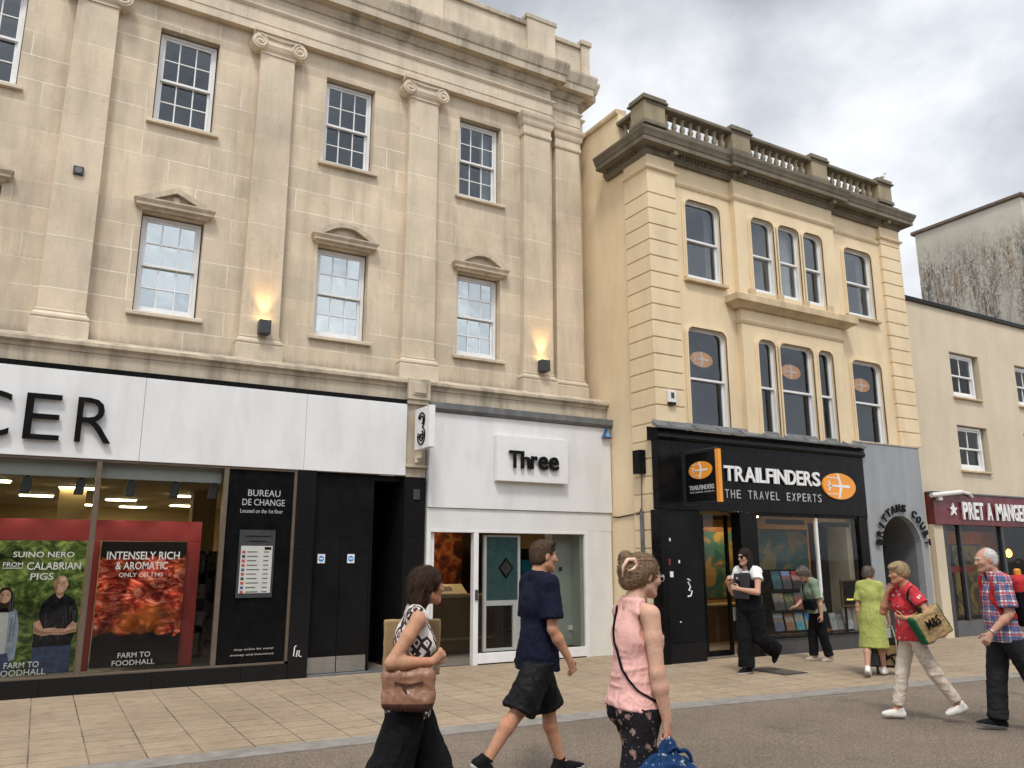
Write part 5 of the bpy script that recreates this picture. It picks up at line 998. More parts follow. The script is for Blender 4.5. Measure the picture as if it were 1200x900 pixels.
def cone(a, b, ra, rb, sq=None, planes=()):
    a = np.array(a, float); b = np.array(b, float); r = max(ra, rb)
    def f(x, y, z):
        px, py, pz = x-a[0], y-a[1], z-a[2]; d = b-a; mul = 1.
        if sq is not None:
            u, s = sq; u = unit(u); dt = (px*u[0]+py*u[1]+pz*u[2])*(1/s-1); px = px+u[0]*dt; py = py+u[1]*dt; pz = pz+u[2]*dt; d = d+u*(d@u)*(1/s-1); mul = min(1, s)
        t = np.clip((px*d[0]+py*d[1]+pz*d[2])/max(d@d, 1e-9), 0, 1)
        q = (np.sqrt((px-t*d[0])**2+(py-t*d[1])**2+(pz-t*d[2])**2)-(ra+(rb-ra)*t))*mul
        for n, p in planes: n_ = unit(n); q = np.maximum(q, (x-p[0])*n_[0]+(y-p[1])*n_[1]+(z-p[2])*n_[2])
        return q
    m = r*(max(1, sq[1]) if sq else 1)
    return f, np.minimum(a, b)-m, np.maximum(a, b)+m
def elli(c, r, R=None):
    c = np.array(c, float); r = np.array(r, float); R = np.eye(3) if R is None else R
    def f(x, y, z):
        p = [x-c[0], y-c[1], z-c[2]]; q = [sum(R[i][k]*p[i] for i in range(3)) for k in range(3)]
        k0 = np.sqrt(sum((q[k]/r[k])**2 for k in range(3))); k1 = np.sqrt(sum((q[k]/r[k]**2)**2 for k in range(3)))
        return k0*(k0-1)/np.maximum(k1, 1e-6)
    m = r.max(); return f, c-m, c+m
def rbox(c, hs, rad_, R=None):
    c = np.array(c, float); R = np.eye(3) if R is None else R
    def f(x, y, z):
        p = [x-c[0], y-c[1], z-c[2]]; q = [np.abs(sum(R[i][k]*p[i] for i in range(3)))-(hs[k]-rad_) for k in range(3)]
        o = np.sqrt(sum(np.maximum(v, 0)**2 for v in q)); return o+np.minimum(np.maximum(np.maximum(q[0], q[1]), q[2]), 0)-rad_
    m = float(np.linalg.norm(hs)); return f, c-m, c+m
def Rzyx(yaw=0, pitch=0, roll=0):                            # columns: forward, left, up; pitch > 0 looks down
    y, p, r = rad(yaw), rad(pitch), rad(roll)
    Rz = np.array([[cos(y),-sin(y),0],[sin(y),cos(y),0],[0,0,1]]); Ry = np.array([[cos(p),0,sin(p)],[0,1,0],[-sin(p),0,cos(p)]]); Rx = np.array([[1,0,0],[0,cos(r),-sin(r)],[0,sin(r),cos(r)]])
    return Rz@Ry@Rx
_rg = np.random.RandomState(7); _LAT = _rg.rand(32, 32, 32)
def vnoise(P):
    i = np.floor(P).astype(int); f = P-i; f = f*f*(3-2*f); r = 0
    for a in (0, 1):
        for b in (0, 1):
            for c in (0, 1):
                w = (f[:,0] if a else 1-f[:,0])*(f[:,1] if b else 1-f[:,1])*(f[:,2] if c else 1-f[:,2]); r = r+w*_LAT[(i[:,0]+a) % 32, (i[:,1]+b) % 32, (i[:,2]+c) % 32]
    return r
def vnormals(V, F):
    n = np.cross(V[F[:,2]]-V[F[:,0]], V[F[:,3]]-V[F[:,1]]); N_ = np.zeros_like(V)
    for k in range(4): np.add.at(N_, F[:,k], n)
    return N_/(np.linalg.norm(N_, axis=1)[:,None]+1e-12)
def relax(V, F, it=2, w=.5):
    for _ in range(it):
        s = np.zeros_like(V); c = np.zeros(len(V))
        for k in range(4):
            for j in (1, 3): np.add.at(s, F[:,k], V[F[:,(k+j) % 4]]); np.add.at(c, F[:,k], 1)
        V = V*(1-w)+w*s/np.maximum(c, 1)[:,None]
    return V
def folds(V, F, amp=.006, fr=(14, 14, 5), seed=0., sharp=True):
    N_ = vnormals(V, F); fr = np.array(fr, float); wv = np.stack([vnoise(V*4.3+k*17.1) for k in range(3)], 1)-.5; P = V+wv*.10
    q = vnoise(P*fr+seed*3.7+11); q2 = vnoise(P*fr*1.9+seed*5.1+3); w = (1-np.abs(2*q-1))**2; w2 = (1-np.abs(2*q2-1))**2; act = .35+1.1*vnoise(V*3.1+seed+5)
    return V+N_*(amp*act*(w-.3)+amp*.45*act*(w2-.3))[:,None]
def surf(name, sdf, mats, parent, fold=None, rx=2, mi=None, uv=None, off=None):
    V, F = sdf.mesh() if isinstance(sdf, SDF) else sdf
    V = relax(V, F, rx)
    if fold:
        for fo in (fold if isinstance(fold, list) else [fold]): V = folds(V, F, *fo)
        V = relax(V, F, 1, .2)
    me = bpy.data.meshes.new(name); Vo = V-(0 if off is None else np.array(off))
    me.vertices.add(len(V)); me.vertices.foreach_set('co', Vo.astype(np.float32).ravel()); me.loops.add(F.size); me.loops.foreach_set('vertex_index', F.astype(np.int32).ravel())
    me.polygons.add(len(F)); me.polygons.foreach_set('loop_start', np.arange(0, F.size, 4, dtype=np.int32)); me.polygons.foreach_set('loop_total', np.full(len(F), 4, np.int32))
    for m in (mats if isinstance(mats, (list, tuple)) else [mats]): me.materials.append(m)
    if mi is not None: me.polygons.foreach_set('material_index', mi(V[F].mean(1)).astype(np.int32))
    me.polygons.foreach_set('use_smooth', np.ones(len(F), bool))
    if uv is not None:
        L_ = me.uv_layers.new(name='UVMap'); L_.data.foreach_set('uv', uv(V)[F.ravel()].astype(np.float32).ravel())
    me.update(calc_edges=True); me.validate()
    o = bpy.data.objects.new(name, me); COL.objects.link(o)
    if parent is not None: o.parent = parent; FR[o.name] = FR[parent.name]
    return o
# ---- skeleton: x forward, y left, z up, ground at 0
def pose(H, lean=3, hipz=None, twist=0, legs=((20, 10, 0), (-20, 15, 25)), arms=None, head=(0, 5, 0), neck=12, sw=.104, dx=0):
    """legs / arms: (left, right). leg: thigh angle forward, knee bend, heel lift. arm: upper-arm direction, forearm direction"""
    J = {'H': H}; Lt, Ls = .238*H, .235*H
    hz = hipz if hipz else .505*H
    pel = A3(dx, 0, hz); th = rad(lean); u = A3(sin(th), 0, cos(th)); f = A3(cos(th), 0, -sin(th)); t = rad(twist)
    lat = A3(-sin(t)*cos(th), cos(t), sin(t)*sin(th)); fw = np.cross(lat, u)
    J.update(pel=pel+A3(0,0,.02), u=u, lat=lat, fw=fw, Rt=np.stack([fw, lat, u], 1), chest=pel+u*.195*H, nb=pel+u*.318*H)
    for k, sd in ((0, 1), (1, -1)):
        q = 'LR'[k]; a, kn, hl = legs[k][:3]; yy = legs[k][3] if len(legs[k]) > 3 else 0
        hp = pel+A3(0, sd*.052*H, 0); a_, s_ = rad(a), rad(a-kn)
        knee = hp+Lt*A3(sin(a_), sd*.0+yy, -cos(a_)); an = knee+Ls*A3(sin(s_), 0, -cos(s_))
        J['hp'+q], J['kn'+q], J['an'+q], J['ft'+q] = hp, knee, an, (hl, sd)
        sh = J['nb']-u*.022*H+lat*sd*sw*H; J['sh'+q] = sh
        ua, fa = arms[k][:2] if arms else ((-.15, .1*sd, -1), (.1, .05*sd, -1))
        el = sh+unit(ua)*.180*H; wr = el+unit(fa)*.152*H; J['el'+q], J['wr'+q], J['ha'+q] = el, wr, (arms[k][2] if arms and len(arms[k]) > 2 else None)
    nu = rad(lean*.6+neck); J['neck'] = J['nb']+A3(sin(nu), 0, cos(nu))*.035*H; J['head'] = J['nb']+A3(sin(nu), 0, cos(nu))*.103*H+A3(.012, 0, .0); J['Rh'] = Rzyx(*head)
    low = 9.
    for q in 'LR':
        R = Rzyx(0, J['ft'+q][0], 0)
        for x in (-.088, .12, .17): low = min(low, J['an'+q][2]+(R@A3(x, 0, -.088))[2]*H/1.75)
    for k, v in J.items():
        if isinstance(v, np.ndarray) and v.shape == (3,) and k not in ('u', 'lat', 'fw'): J[k] = v-A3(0, 0, low)
    return J
def hp_(J, x, y, z): s = J['H']/1.75*.985; return J['head']+J['Rh']@(A3(x, y, z)*s)
def torso(J, female=False, fat=1., bust=.052, belly=0):
    H = J['H']/1.75; R = J['Rt']; P = []; c = lambda b, x, y, z: b+R@(A3(x, y, z)*H)
    wz = .9 if female else 1.
    P += [(elli(c(J['pel'], -.005, 0, -.01), A3(.112, .165 if female else .152, .115)*H*fat, R), .03), (elli(c(J['pel'], .01+belly*.4, 0, .14), A3(.098+belly, .128*wz+.01, .14)*H*fat, R), .05),
          (elli(c(J['chest'], .0, 0, .0), A3(.108, .152*wz, .165)*H*fat, R), .05), (elli(c(J['chest'], -.035, 0, .05), A3(.08, .142*wz, .12)*H*fat, R), .05)]
    for q, s in (('L', 1), ('R', -1)):
        P += [(cone(c(J['nb'], -.012, .05*s, -.05), J['sh'+q]+R@A3(-.005, -.012*s, 0), .056*H, .05*H), .04), (cone(c(J['nb'], -.02, .02*s, .03), J['sh'+q]+R@A3(-.01, -.02*s, .02), .036*H, .034*H), .04)]
        P += [(elli(c(J['pel'], -.058, .068*s, -.045), A3(.082, .085, .09)*H*fat, R), .04)]
        if female: P += [(elli(c(J['chest'], .068, .07*s, .015), A3(bust, .06, .062)*H, R), .03)]
    return P
def arm(J, q, f=1.):
    H = J['H']/1.75*f; s, e, w = J['sh'+q], J['el'+q], J['wr'+q]; m = s+(e-s)*.4; g = e+(w-e)*.3
    return [(cone(s, m, .050*H, .046*H), .03), (cone(m, e, .046*H, .038*H), .02), (cone(e, g, .038*H, .041*H), .02), (cone(g, w, .041*H, .026*H), .02)]
def leg(J, q, f=1.):
    H = J['H']/1.75*f; h, k, a = J['hp'+q], J['kn'+q], J['an'+q]; d = unit(a-k); b = A3(-.018, 0, 0)*H; c = k+(a-k)*.33+b
    return [(cone(h+A3(0,0,-.02), k, .086*H, .053*H), .03), (cone(k, c, .053*H, .056*H), .02), (cone(c, a, .054*H, .035*H), .02)]
def hand(w, d, n, curl=35, side=1, sc=1., spread=1., thumb=.6):
    """w wrist, d along the palm, n out of the palm (towards where the fingers curl), side +1/-1: where the thumb sits"""
    d = unit(d); n = unit(n-d*(np.array(n, float)@d)); s = np.cross(d, n)*side; P = []
    w = np.array(w, float); P.append((cone(w, w+d*.03*sc, .025*sc, .028*sc, (n, .7)), .012))
    for o in (-.024, -.008, .008, .024): P.append((cone(w+d*.025*sc+s*o*.6*sc, w+d*.083*sc+s*o*sc, .0135*sc, .0125*sc), .012))
    for i, (o, L0) in enumerate(((.029, .040), (.010, .045), (-.009, .042), (-.027, .033))):
        p = w+d*.088*sc+s*o*sc; a = rad(curl*.7)
        for j, L in enumerate((L0, L0*.62, L0*.5)):
            v = d*cos(a)+n*sin(a)+s*o*spread*.9; v = unit(v); e = p+v*L*sc; P.append((cone(p, e, (.0094-.0008*j)*sc, (.0088-.001*j)*sc), .003 if j == 0 else .002)); p = e; a += rad(curl*(1.15-.1*i*0))
    p = w+d*.022*sc+s*.026*sc
    for j, L in enumerate((.042, .034, .027)):
        v = unit(d*(.62+.25*j)+s*(.75-.45*j)+n*(thumb*(.55+.45*j))); e = p+v*L*sc; P.append((cone(p, e, (.0125-.0015*j)*sc, (.0112-.0015*j)*sc), .008 if j == 0 else .003)); p = e
    return P
def headp(J, fem=False):
    R = J['Rh']; H = J['H']/1.75*.985; p = lambda *q: hp_(J, *q); E = lambda c, r: elli(p(*c), A3(*r)*H, R); f = .93 if fem else 1
    P = [(E((-.018, 0, .032), (.097, .076, .088)), .01), (E((.028, 0, -.02), (.064, .062*f, .09)), .03), (cone(p(-.005, .045*f, -.06), p(.058, .016, -.098), .028*H, .02*H), .03), (cone(p(-.005, -.045*f, -.06), p(.058, -.016, -.098), .028*H, .02*H), .03), (E((.066, 0, -.098), (.022, .022, .017)), .02),
         (cone(p(.074, .036, .026), p(.084, .008, .024), .012*H, .012*H), .02), (cone(p(.074, -.036, .026), p(.084, -.008, .024), .012*H, .012*H), .02),
         (cone(p(.086, 0, .012), p(.108, 0, -.026), .0085*H, .0115*H), .012), (E((.102, .011, -.031), (.011, .008, .008)), .008), (E((.102, -.011, -.031), (.011, .008, .008)), .008),
         (E((.06, .042, -.018), (.026, .022, .022)), .025), (E((.06, -.042, -.018), (.026, .022, .022)), .025)]
    C = [(E((.097, .033, .004), (.016, .018, .012)), .012), (E((.097, -.033, .004), (.016, .018, .012)), .012)]
    Q = [(E((.074, .032, .003), (.0125, .0135, .0125)), .003), (E((.074, -.032, .003), (.0125, .0135, .0125)), .003), (E((.083, 0, -.056), (.013, .024, .0065)), .006), (E((.080, 0, -.068), (.013, .02, .0075)), .006)]
    for s in (1, -1): Q += [(elli(p(-.01, .079*s, -.004), A3(.019, .008, .033)*H, R@Rzyx(0, 12, 0)), .008)]
    N_ = [(cone(p(-.022, 0, -.05), J['nb']+A3(-.008, 0, .0), (.050 if fem else .056)*H, (.054 if fem else .062)*H), .03), (cone(p(-.03, 0, -.02), J['nb']+A3(-.03, 0, -.01), .046*H, .05*H), .03)]
    return P, C, Q, N_
def skin_mat(name, c, warm=.12):
    m, t, b = newmat(name); v = coords(t); n = noise(t, v, 9, 4, .6); f = noise(t, v, 60, 3, .6)
    col = ramp(t, n, [(.3, tuple(q*(1-warm) for q in c)), (.5, c), (.7, (min(1, c[0]*1.06), c[1]*.82, c[2]*.76))]); col = mix(t, col, ramp(t, f, [(.3, .78), (.55, 1.0), (.7, 1.08)]), .7, 'MULTIPLY'); col = mix(t, col, (c[0]*.62, c[1]*.45, c[2]*.38), ramp(t, noise(t, v, 130, 2, .5), [(.62, 0.), (.7, .35)])); t.links.new(col, b.inputs['Base Color'])
    b.inputs['Roughness'].default_value = .62; b.inputs['Subsurface Weight'].default_value = .04; b.inputs['Subsurface Radius'].default_value = (.012, .005, .003); b.inputs['Specular IOR Level'].default_value = .25; bump(t, b, f, .1, .002); return m
def hair_mat(name, c, streak=.5, axis=(3, 3, 1)):
    m, t, b = newmat(name); v = coords(t, scale=axis); n = noise(t, v, 26, 6, .65, .6); col = ramp(t, n, [(.3, tuple(q*(1-streak) for q in c)), (.52, c), (.72, tuple(min(1, q*(1+streak)) for q in c))]); t.links.new(col, b.inputs['Base Color']); b.inputs['Roughness'].default_value = .6; b.inputs['Specular IOR Level'].default_value = .18; bump(t, b, n, .8, .008); return m
M['lip'] = plain('lip_skin', (.30, .11, .095), .4, .1, 20, bmp=0); M['eye_white'] = plain('eye_white', (.6, .58, .55), .2, .03, bmp=0); M['iris'] = plain('dark_iris', (.03, .02, .015), .15, .1, bmp=0)
def body(par, J, skin, brow, fem=False, fat=1., h=.0068, bust=.05, belly=0, armf=1., legf=1., hair_shade=None):
    pts = [J[k] for k in J if isinstance(J[k], np.ndarray) and J[k].shape == (3,) and k not in ('u', 'lat', 'fw')]
    lo = np.min(pts, 0)-.22; hi = np.max(pts, 0)+.24; lo[2] = -.02
    s = SDF(lo, hi, h)
    for p, k in torso(J, fem, fat, bust, belly):
        if not (abs(k-.04) < 1e-6 and p[2][2] < J['pel'][2]+.12): s.put(p, k, -.006)          # seat and hips are always clothed
    HP, HC, HQ, HN = headp(J, fem)
    for p, k in HN+HP: s.put(p, k)
    for p, k in HC: s.put(p, k, op='c')
    for p, k in HQ: s.put(p, k)
    for q in 'LR':
        for p, k in arm(J, q, armf)+leg(J, q, legf): s.put(p, k)
        hd = J['ha'+q]
        if hd is None: hd = dict(d=J['wr'+q]-J['el'+q], n=A3(0, -1 if q == 'L' else 1, 0), curl=35)
        sc = J['H']/1.75*(.92 if fem else 1.)
        dd = unit(hd['d']); th = hd.get('thumb_to')
        sd = 1
        if th is not None: sd = 1 if np.cross(dd, unit(hd['n']))@np.array(th, float) > 0 else -1
        else: sd = 1 if np.cross(dd, unit(hd['n']))@A3(1, 0, .3) > 0 else -1
        for p, k in hand(J['wr'+q], dd, np.array(hd['n'], float), hd.get('curl', 35), sd, sc): s.put(p, k)
        a = J['an'+q]; hl, _ = J['ft'+q]; fr = Rzyx(0, hl, 0); s.put(cone(a, a+fr@A3(.07, 0, -.05), .036, .03), .02)
    HS = J['H']/1.75*.985
    def mi(c):
        l = (c-J['head'])@J['Rh']/HS; r = np.zeros(len(c))
        for sg in (1, -1):
            e = l-A3(.074, .032*sg, .003); r[(np.linalg.norm(e/A3(1.2, 1, .75), axis=1) < .0135) & (l[:,0] > .078)] = 2; e2 = l-A3(.0855, .032*sg, .003); r[np.linalg.norm(e2, axis=1) < .0062] = 3
            b_ = l-A3(.083, .034*sg, .028); r[(np.abs(b_[:,2]+abs(1)*0+.12*(np.abs(l[:,1])-.034)) < .0045) & (np.abs(b_[:,1]) < .02) & (l[:,0] > .055)] = 4
        lp = l-A3(.088, 0, -.062); r[(np.abs(lp[:,2])/.013 + np.abs(lp[:,1])/.026 < 1) & (l[:,0] > .07)] = 1
        if hair_shade is not None: r[hair_shade(l)] = 4
        return r
    return surf('body', s, [skin, M['lip'], M['eye_white'], M['iris'], brow], par, rx=2, mi=mi)
def garment(par, name, J, mat, prims, cuts=(), planes=(), fold=(.006, (14, 14, 5)), h=.0068, grow=.012, pad=.3, mi=None, uv=None, rx=2, clip=()):
    lo = np.min([p[0][1] for p in prims], 0)-.05; hi = np.max([p[0][2] for p in prims], 0)+.05
    s = SDF(lo, hi, h)
    for p, k in prims: s.put(p, k, grow)
    for p, k in cuts: s.put(p, k, op='c')
    for n, p in planes: s.half(n, p)
    for n, p, bx in clip: s.half(n, p, bx)
    return surf(name, s, mat, par, fold, rx, mi, uv)
def sleeve(J, q, t, r0=.062, r1=.066):
    s, e = J['sh'+q], J['el'+q]; H = J['H']/1.75; end = s+(e-s)*t
    return [(cone(s+(J['nb']-s)*.25, end+(e-s)*.1, r0*H, r1*H, None, [(e-s, end)]), .025)]
def hair(par, J, mat, prims, cuts=(), h=.006, fold=(.005, (30, 30, 12)), rx=1, strands=900, length=.07, flow=(-.35, 0, -1), wisp=.004):
    """a hair volume with fine strands combed over it"""
    s = SDF(J['head']-.25, J['head']+A3(.2, .2, .2), h)
    for p, k in prims: s.put(p, k)
    for p, k in cuts: s.put(p, k, op='c')
    V, F = s.mesh(); V = relax(V, F, rx); V = folds(V, F, *fold); V = relax(V, F, 1, .2)
    from mathutils.bvhtree import BVHTree
    bv = BVHTree.FromPolygons(V.tolist(), F.tolist()); rg = np.random.RandomState(len(V)); N_ = vnormals(V, F); FL = J['Rh']@A3(*flow)
    vs, fs = [], []
    for i in rg.randint(0, len(V), strands):
        p, n = V[i].copy(), N_[i]; lift = rg.uniform(.0005, wisp); L = length*rg.uniform(.5, 1.2); n_s = 6; w = rg.uniform(.0011, .0022); jit = rg.normal(0, .16, 3); row = []
        for k in range(n_s):
            t = FL+jit; t = t-n*(t@n); ln = np.linalg.norm(t)
            if ln < .15: t = J['Rh']@A3(-.6, 0, -.3); t = t-n*(t@n)
            t = unit(t); b_ = np.cross(t, n); ww = w*(1-k/n_s*.8); q = p+n*(lift*(1+.5*k)); row.append((q-b_*ww, q+b_*ww)); p = p+t*L/n_s
            l, m, _, dist = bv.find_nearest(tuple(p))
            if dist < .03: p, n = A3(*l), A3(*m)
        b0 = len(V)+len(vs); vs += [x for r in row for x in r]; fs += [(b0+2*k, b0+2*k+1, b0+2*k+3, b0+2*k+2) for k in range(n_s-1)]
    V2 = np.concatenate([V, np.array(vs)]); F2 = np.concatenate([F, np.array(fs)])
    return surf('hair', (V2, F2), mat, par, None, 0)
def neck_rib(par, J, mat, on, r=.07, z=.03, drop=.03, w=.008):
    """the ribbed edge of a neckline, laid on the garment"""
    bv = skin_of(on); pts = []
    for k in range(25):
        a = 2*pi*k/24; p = J['nb']+J['u']*(z-drop*max(0, cos(a)))+J['fw']*(r*1.1*cos(a)+.01)+J['lat']*r*sin(a); l, n, _, dd = bv.find_nearest(tuple(p)); pts.append(tuple(A3(*l)) if dd < .05 else tuple(p))
    return O('neck_edge', MB().tube(pts, w, 6), mat, par, smooth=True, world=False)
def HE(J, c, r, rot=(0, 0, 0)): s = J['H']/1.75*.985; return elli(hp_(J, *c), A3(*r)*s, J['Rh']@Rzyx(*rot))
def face_cut(J, x=.03, z=.055, d=.1, r=None):               # opens the hair over the face
    return (HE(J, (.118, 0, z-d), r or (.085, .098, .108)), .01)
def shoe(par, J, q, upper, sole, L=.27, high=.06, name='shoe', tilt=0):
    a = J['an'+q]; hl, sd = J['ft'+q]; H = J['H']/1.75; R = Rzyx(sd*6+tilt, hl, 0); k = L/.27
    P = lambda x, y, z: a+R@(A3(x*k, y, z-.0)*H)
    s = SDF(a-.32, a+.32, .006); zb = -.088
    s.put(cone(P(-.05, 0, zb+.03), P(.05, .0, zb+.03), .040*H, .043*H), 0); s.put(cone(P(.05, 0, zb+.03), P(.125, -.004*sd, zb+.026), .045*H, .041*H), .02); s.put(cone(P(.125, -.004*sd, zb+.025), P(.165, -.004*sd, zb+.022), .04*H, .03*H), .02)
    s.put(cone(P(-.045, 0, zb+.05), P(-.02, 0, zb+.05+high), .036*H, .04*H), .03); s.put(cone(P(.0, 0, zb+.06+high*.5), P(.09, 0, zb+.045), .036*H, .034*H), .03)
    s.half(-R[:,2], P(0, 0, zb+.001)); s.half(unit(R[:,2]+.35*R[:,0]), P(-.02, 0, zb+.05+high))
    bz = zb+.022
    return surf(name, s, [upper, sole], par, rx=1, mi=lambda c: (((c-a)@R)[:,2] < bz*H).astype(int))
def place(px, D): t = (px-600)/937*(D*.977-.158); return (D*.5+t*.866, D*.866-t*.5, 0.)
def person(label, px, D, phi, group='people walking on the street'):
    return T('person', label, 'person', place(px, D), rad(phi), group)
def held(pt, name, label, cat, off, group=None):             # a separate thing placed relative to a figure
    (l, rz) = FR[pt.name]; c, s = cos(rz), sin(rz); off = A3(*off)
    return T(name, label, cat, (l[0]+c*off[0]-s*off[1], l[1]+s*off[0]+c*off[1], l[2]+off[2]), rz, group)
def skin_of(*objs):
    from mathutils.bvhtree import BVHTree
    V, F = [], []
    for o in objs: n = len(V); V += [v.co[:] for v in o.data.vertices]; F += [tuple(q+n for q in p.vertices) for p in o.data.polygons]
    return BVHTree.FromPolygons(V, F)
def strap(par, name, pts, w, th, mat, off=(0, 0, 0), on=None, reach=.14):
    """a band through pts (smoothed); on = surfaces it lies flat against"""
    P = [A3(*p) for p in pts]; C_ = []
    for i in range(len(P)-1):
        p0, p1, p2, p3 = P[max(i-1, 0)], P[i], P[i+1], P[min(i+2, len(P)-1)]
        for k in range(7): t = k/7; C_.append(.5*((2*p1)+(-p0+p2)*t+(2*p0-5*p1+4*p2-p3)*t*t+(-p0+3*p1-3*p2+p3)*t**3))
    C_.append(P[-1]); mb = MB()
    if on is None: mb.tube([c-A3(*off) for c in C_], w/2, 8)
    else:
        N_ = []; last = A3(0, 0, 1)
        for i, c in enumerate(C_):
            l, n, _, dist = on.find_nearest(tuple(c))
            if dist < reach: C_[i] = A3(*l)+A3(*n)*.006; last = A3(*n)
            N_.append(last)
        for _ in range(3):
            C_ = [C_[0]]+[C_[i]*.5+(C_[i-1]+C_[i+1])*.25 for i in range(1, len(C_)-1)]+[C_[-1]]; N_ = [N_[0]]+[unit(N_[i-1]+N_[i]*2+N_[i+1]) for i in range(1, len(N_)-1)]+[N_[-1]]
        n = len(C_); vs = []
        for i in range(n):
            t = unit(C_[min(i+1, n-1)]-C_[max(i-1, 0)]); nn = unit(N_[i]-t*(N_[i]@t)); bb = np.cross(t, nn); c = C_[i]-A3(*off)
            vs += [c-bb*w/2-nn*.006, c+bb*w/2-nn*.006, c+bb*w/2*.92+nn*.004, c-bb*w/2*.92+nn*.004]
        mb.add(vs, [(4*i+k, 4*i+(k+1) % 4, 4*i+4+(k+1) % 4, 4*i+4+k) for i in range(n-1) for k in range(4)]+[(3, 2, 1, 0), (4*n-4, 4*n-3, 4*n-2, 4*n-1)])
    return O(name, mb, mat, par, smooth=on is None, world=False)
SK = {'fair': skin_mat('fair_skin', (.50, .30, .22)), 'pale': skin_mat('pale_freckled_skin', (.60, .365, .265)), 'tan': skin_mat('sun_tanned_skin', (.47, .25, .155)), 'old': skin_mat('older_skin', (.47, .275, .20))}
HR = {'brown': hair_mat('dark_brown_hair', (.045, .023, .014)), 'lbrown': hair_mat('light_brown_hair', (.27, .18, .11)), 'short': hair_mat('short_brown_hair', (.075, .045, .028), .35, (2, 2, 2)), 'black': hair_mat('near_black_hair', (.02, .013, .011)), 'grey': hair_mat('grey_hair', (.16, .13, .115)), 'blonde': hair_mat('ash_blonde_hair', (.42, .31, .18)), 'white': hair_mat('white_hair', (.62, .60, .57), .2)}
# ------------------------------------------------------------------ clothes
def creases(t, v):
    q = noise(t, coords(t, scale=(1, 1, .5)), 9, 3, .5, 1.2); r = mth(t, 'ABSOLUTE', mth(t, 'SUBTRACT', q, .5)); return mth(t, 'ADD', mth(t, 'MULTIPLY', r, -3.0), mth(t, 'MULTIPLY', noise(t, v, 260, 2, .6), .06))
def fabric(name, c, rough=.85, var=.12, sheen=.0):
    m, t, b = newmat(name); v = coords(t); n = noise(t, v, 5, 4); w = creases(t, v)
    col = ramp(t, n, [(.3, tuple(q*(1-var) for q in c)), (.7, tuple(min(1, q*(1+var)) for q in c))]); t.links.new(col, b.inputs['Base Color']); b.inputs['Roughness'].default_value = rough; b.inputs['Specular IOR Level'].default_value = .15; b.inputs['Sheen Weight'].default_value = sheen; bump(t, b, w, .55, .02); return m
def ikat():
    m, t, b = newmat('ikat_print_cotton'); v = coords(t, scale=(1, 1, .8)); vo = t.nodes.new('ShaderNodeTexVoronoi'); vo.inputs['Scale'].default_value = 12; vo.inputs['Randomness'].default_value = .7; vo.distance = 'MANHATTAN'; t.links.new(v, vo.inputs['Vector'])
    d = mth(t, 'ADD', vo.outputs['Distance'], mth(t, 'MULTIPLY', mth(t, 'SUBTRACT', noise(t, v, 40, 2), .5), .12))
    c = ramp(t, d, [(.0, (.55, .5, .46)), (.09, (.12, .03, .04)), (.2, (.03, .02, .022)), (.28, (.6, .56, .52)), (.40, (.6, .56, .52)), (.44, (.035, .025, .025)), (.66, (.05, .03, .03)), (.74, (.6, .56, .52))], 'CONSTANT')
    t.links.new(c, b.inputs['Base Color']); b.inputs['Roughness'].default_value = .85; b.inputs['Specular IOR Level'].default_value = .15; bump(t, b, creases(t, coords(t)), .5, .02); return m
def floral(name, base, petals, scale=20, th=.26, extra=None):
    m, t, b = newmat(name); v = coords(t); n = noise(t, v, 55, 3, .6); vo = t.nodes.new('ShaderNodeTexVoronoi'); vo.inputs['Scale'].default_value = scale; t.links.new(v, vo.inputs['Vector'])
    d = mth(t, 'ADD', vo.outputs['Distance'], mth(t, 'MULTIPLY', mth(t, 'SUBTRACT', n, .5), .55)); k = ramp(t, d, [(th, 1.), (th+.05, 0.)])
    pc = mix(t, petals, tuple(q*.45 for q in petals), ramp(t, n, [(.4, 0.), (.6, 1.)])); c = mix(t, base, pc, k)
    v2 = t.nodes.new('ShaderNodeTexVoronoi'); v2.inputs['Scale'].default_value = scale*2.4; t.links.new(v, v2.inputs['Vector']); c = mix(t, c, extra or petals, mth(t, 'MULTIPLY', ramp(t, v2.outputs['Distance'], [(.13, .8), (.2, 0.)]), .8)); t.links.new(c, b.inputs['Base Color']); b.inputs['Roughness'].default_value = .85; b.inputs['Specular IOR Level'].default_value = .15; bump(t, b, creases(t, coords(t)), .5, .02); return m
def plaid():
    m, t, b = newmat('plaid_check_cotton'); s = sep(t, coords(t, 'UV'))
    def band(x, f, o, w): return mth(t, 'LESS_THAN', mth(t, 'FRACT', mth(t, 'ADD', mth(t, 'MULTIPLY', x, f), o)), w)
    c = (.68, .68, .70); 
    for f, o, w, col, a in ((10.5, .0, .38, (.03, .06, .21), .72), (10.5, .56, .22, (.40, .03, .045), .72), (10.5, .14, .12, (.012, .018, .07), .75)):
        for x in (s[0], s[1]): c = mix(t, c, col, mth(t, 'MULTIPLY', band(x, f, o, w), a))
    t.links.new(c, b.inputs['Base Color']); b.inputs['Roughness'].default_value = .85; b.inputs['Specular IOR Level'].default_value = .15; bump(t, b, creases(t, coords(t)), .5, .02); return m
def hem_cone(J, top, drop, r0, r1, q=.68): return (cone(J['pel']+J['u']*top, J['pel']-J['u']*drop-A3(0,0,.05), r0*J['H']/1.75, r1*J['H']/1.75, (J['fw'], q)), .05)
def neck_cut(J, r=.068, low=.0, fw=.012): return (cone(J['nb']+J['u']*(.05-low)+J['fw']*(fw+low*.9), J['neck']+J['u']*.14, r, r*1.15), .004)
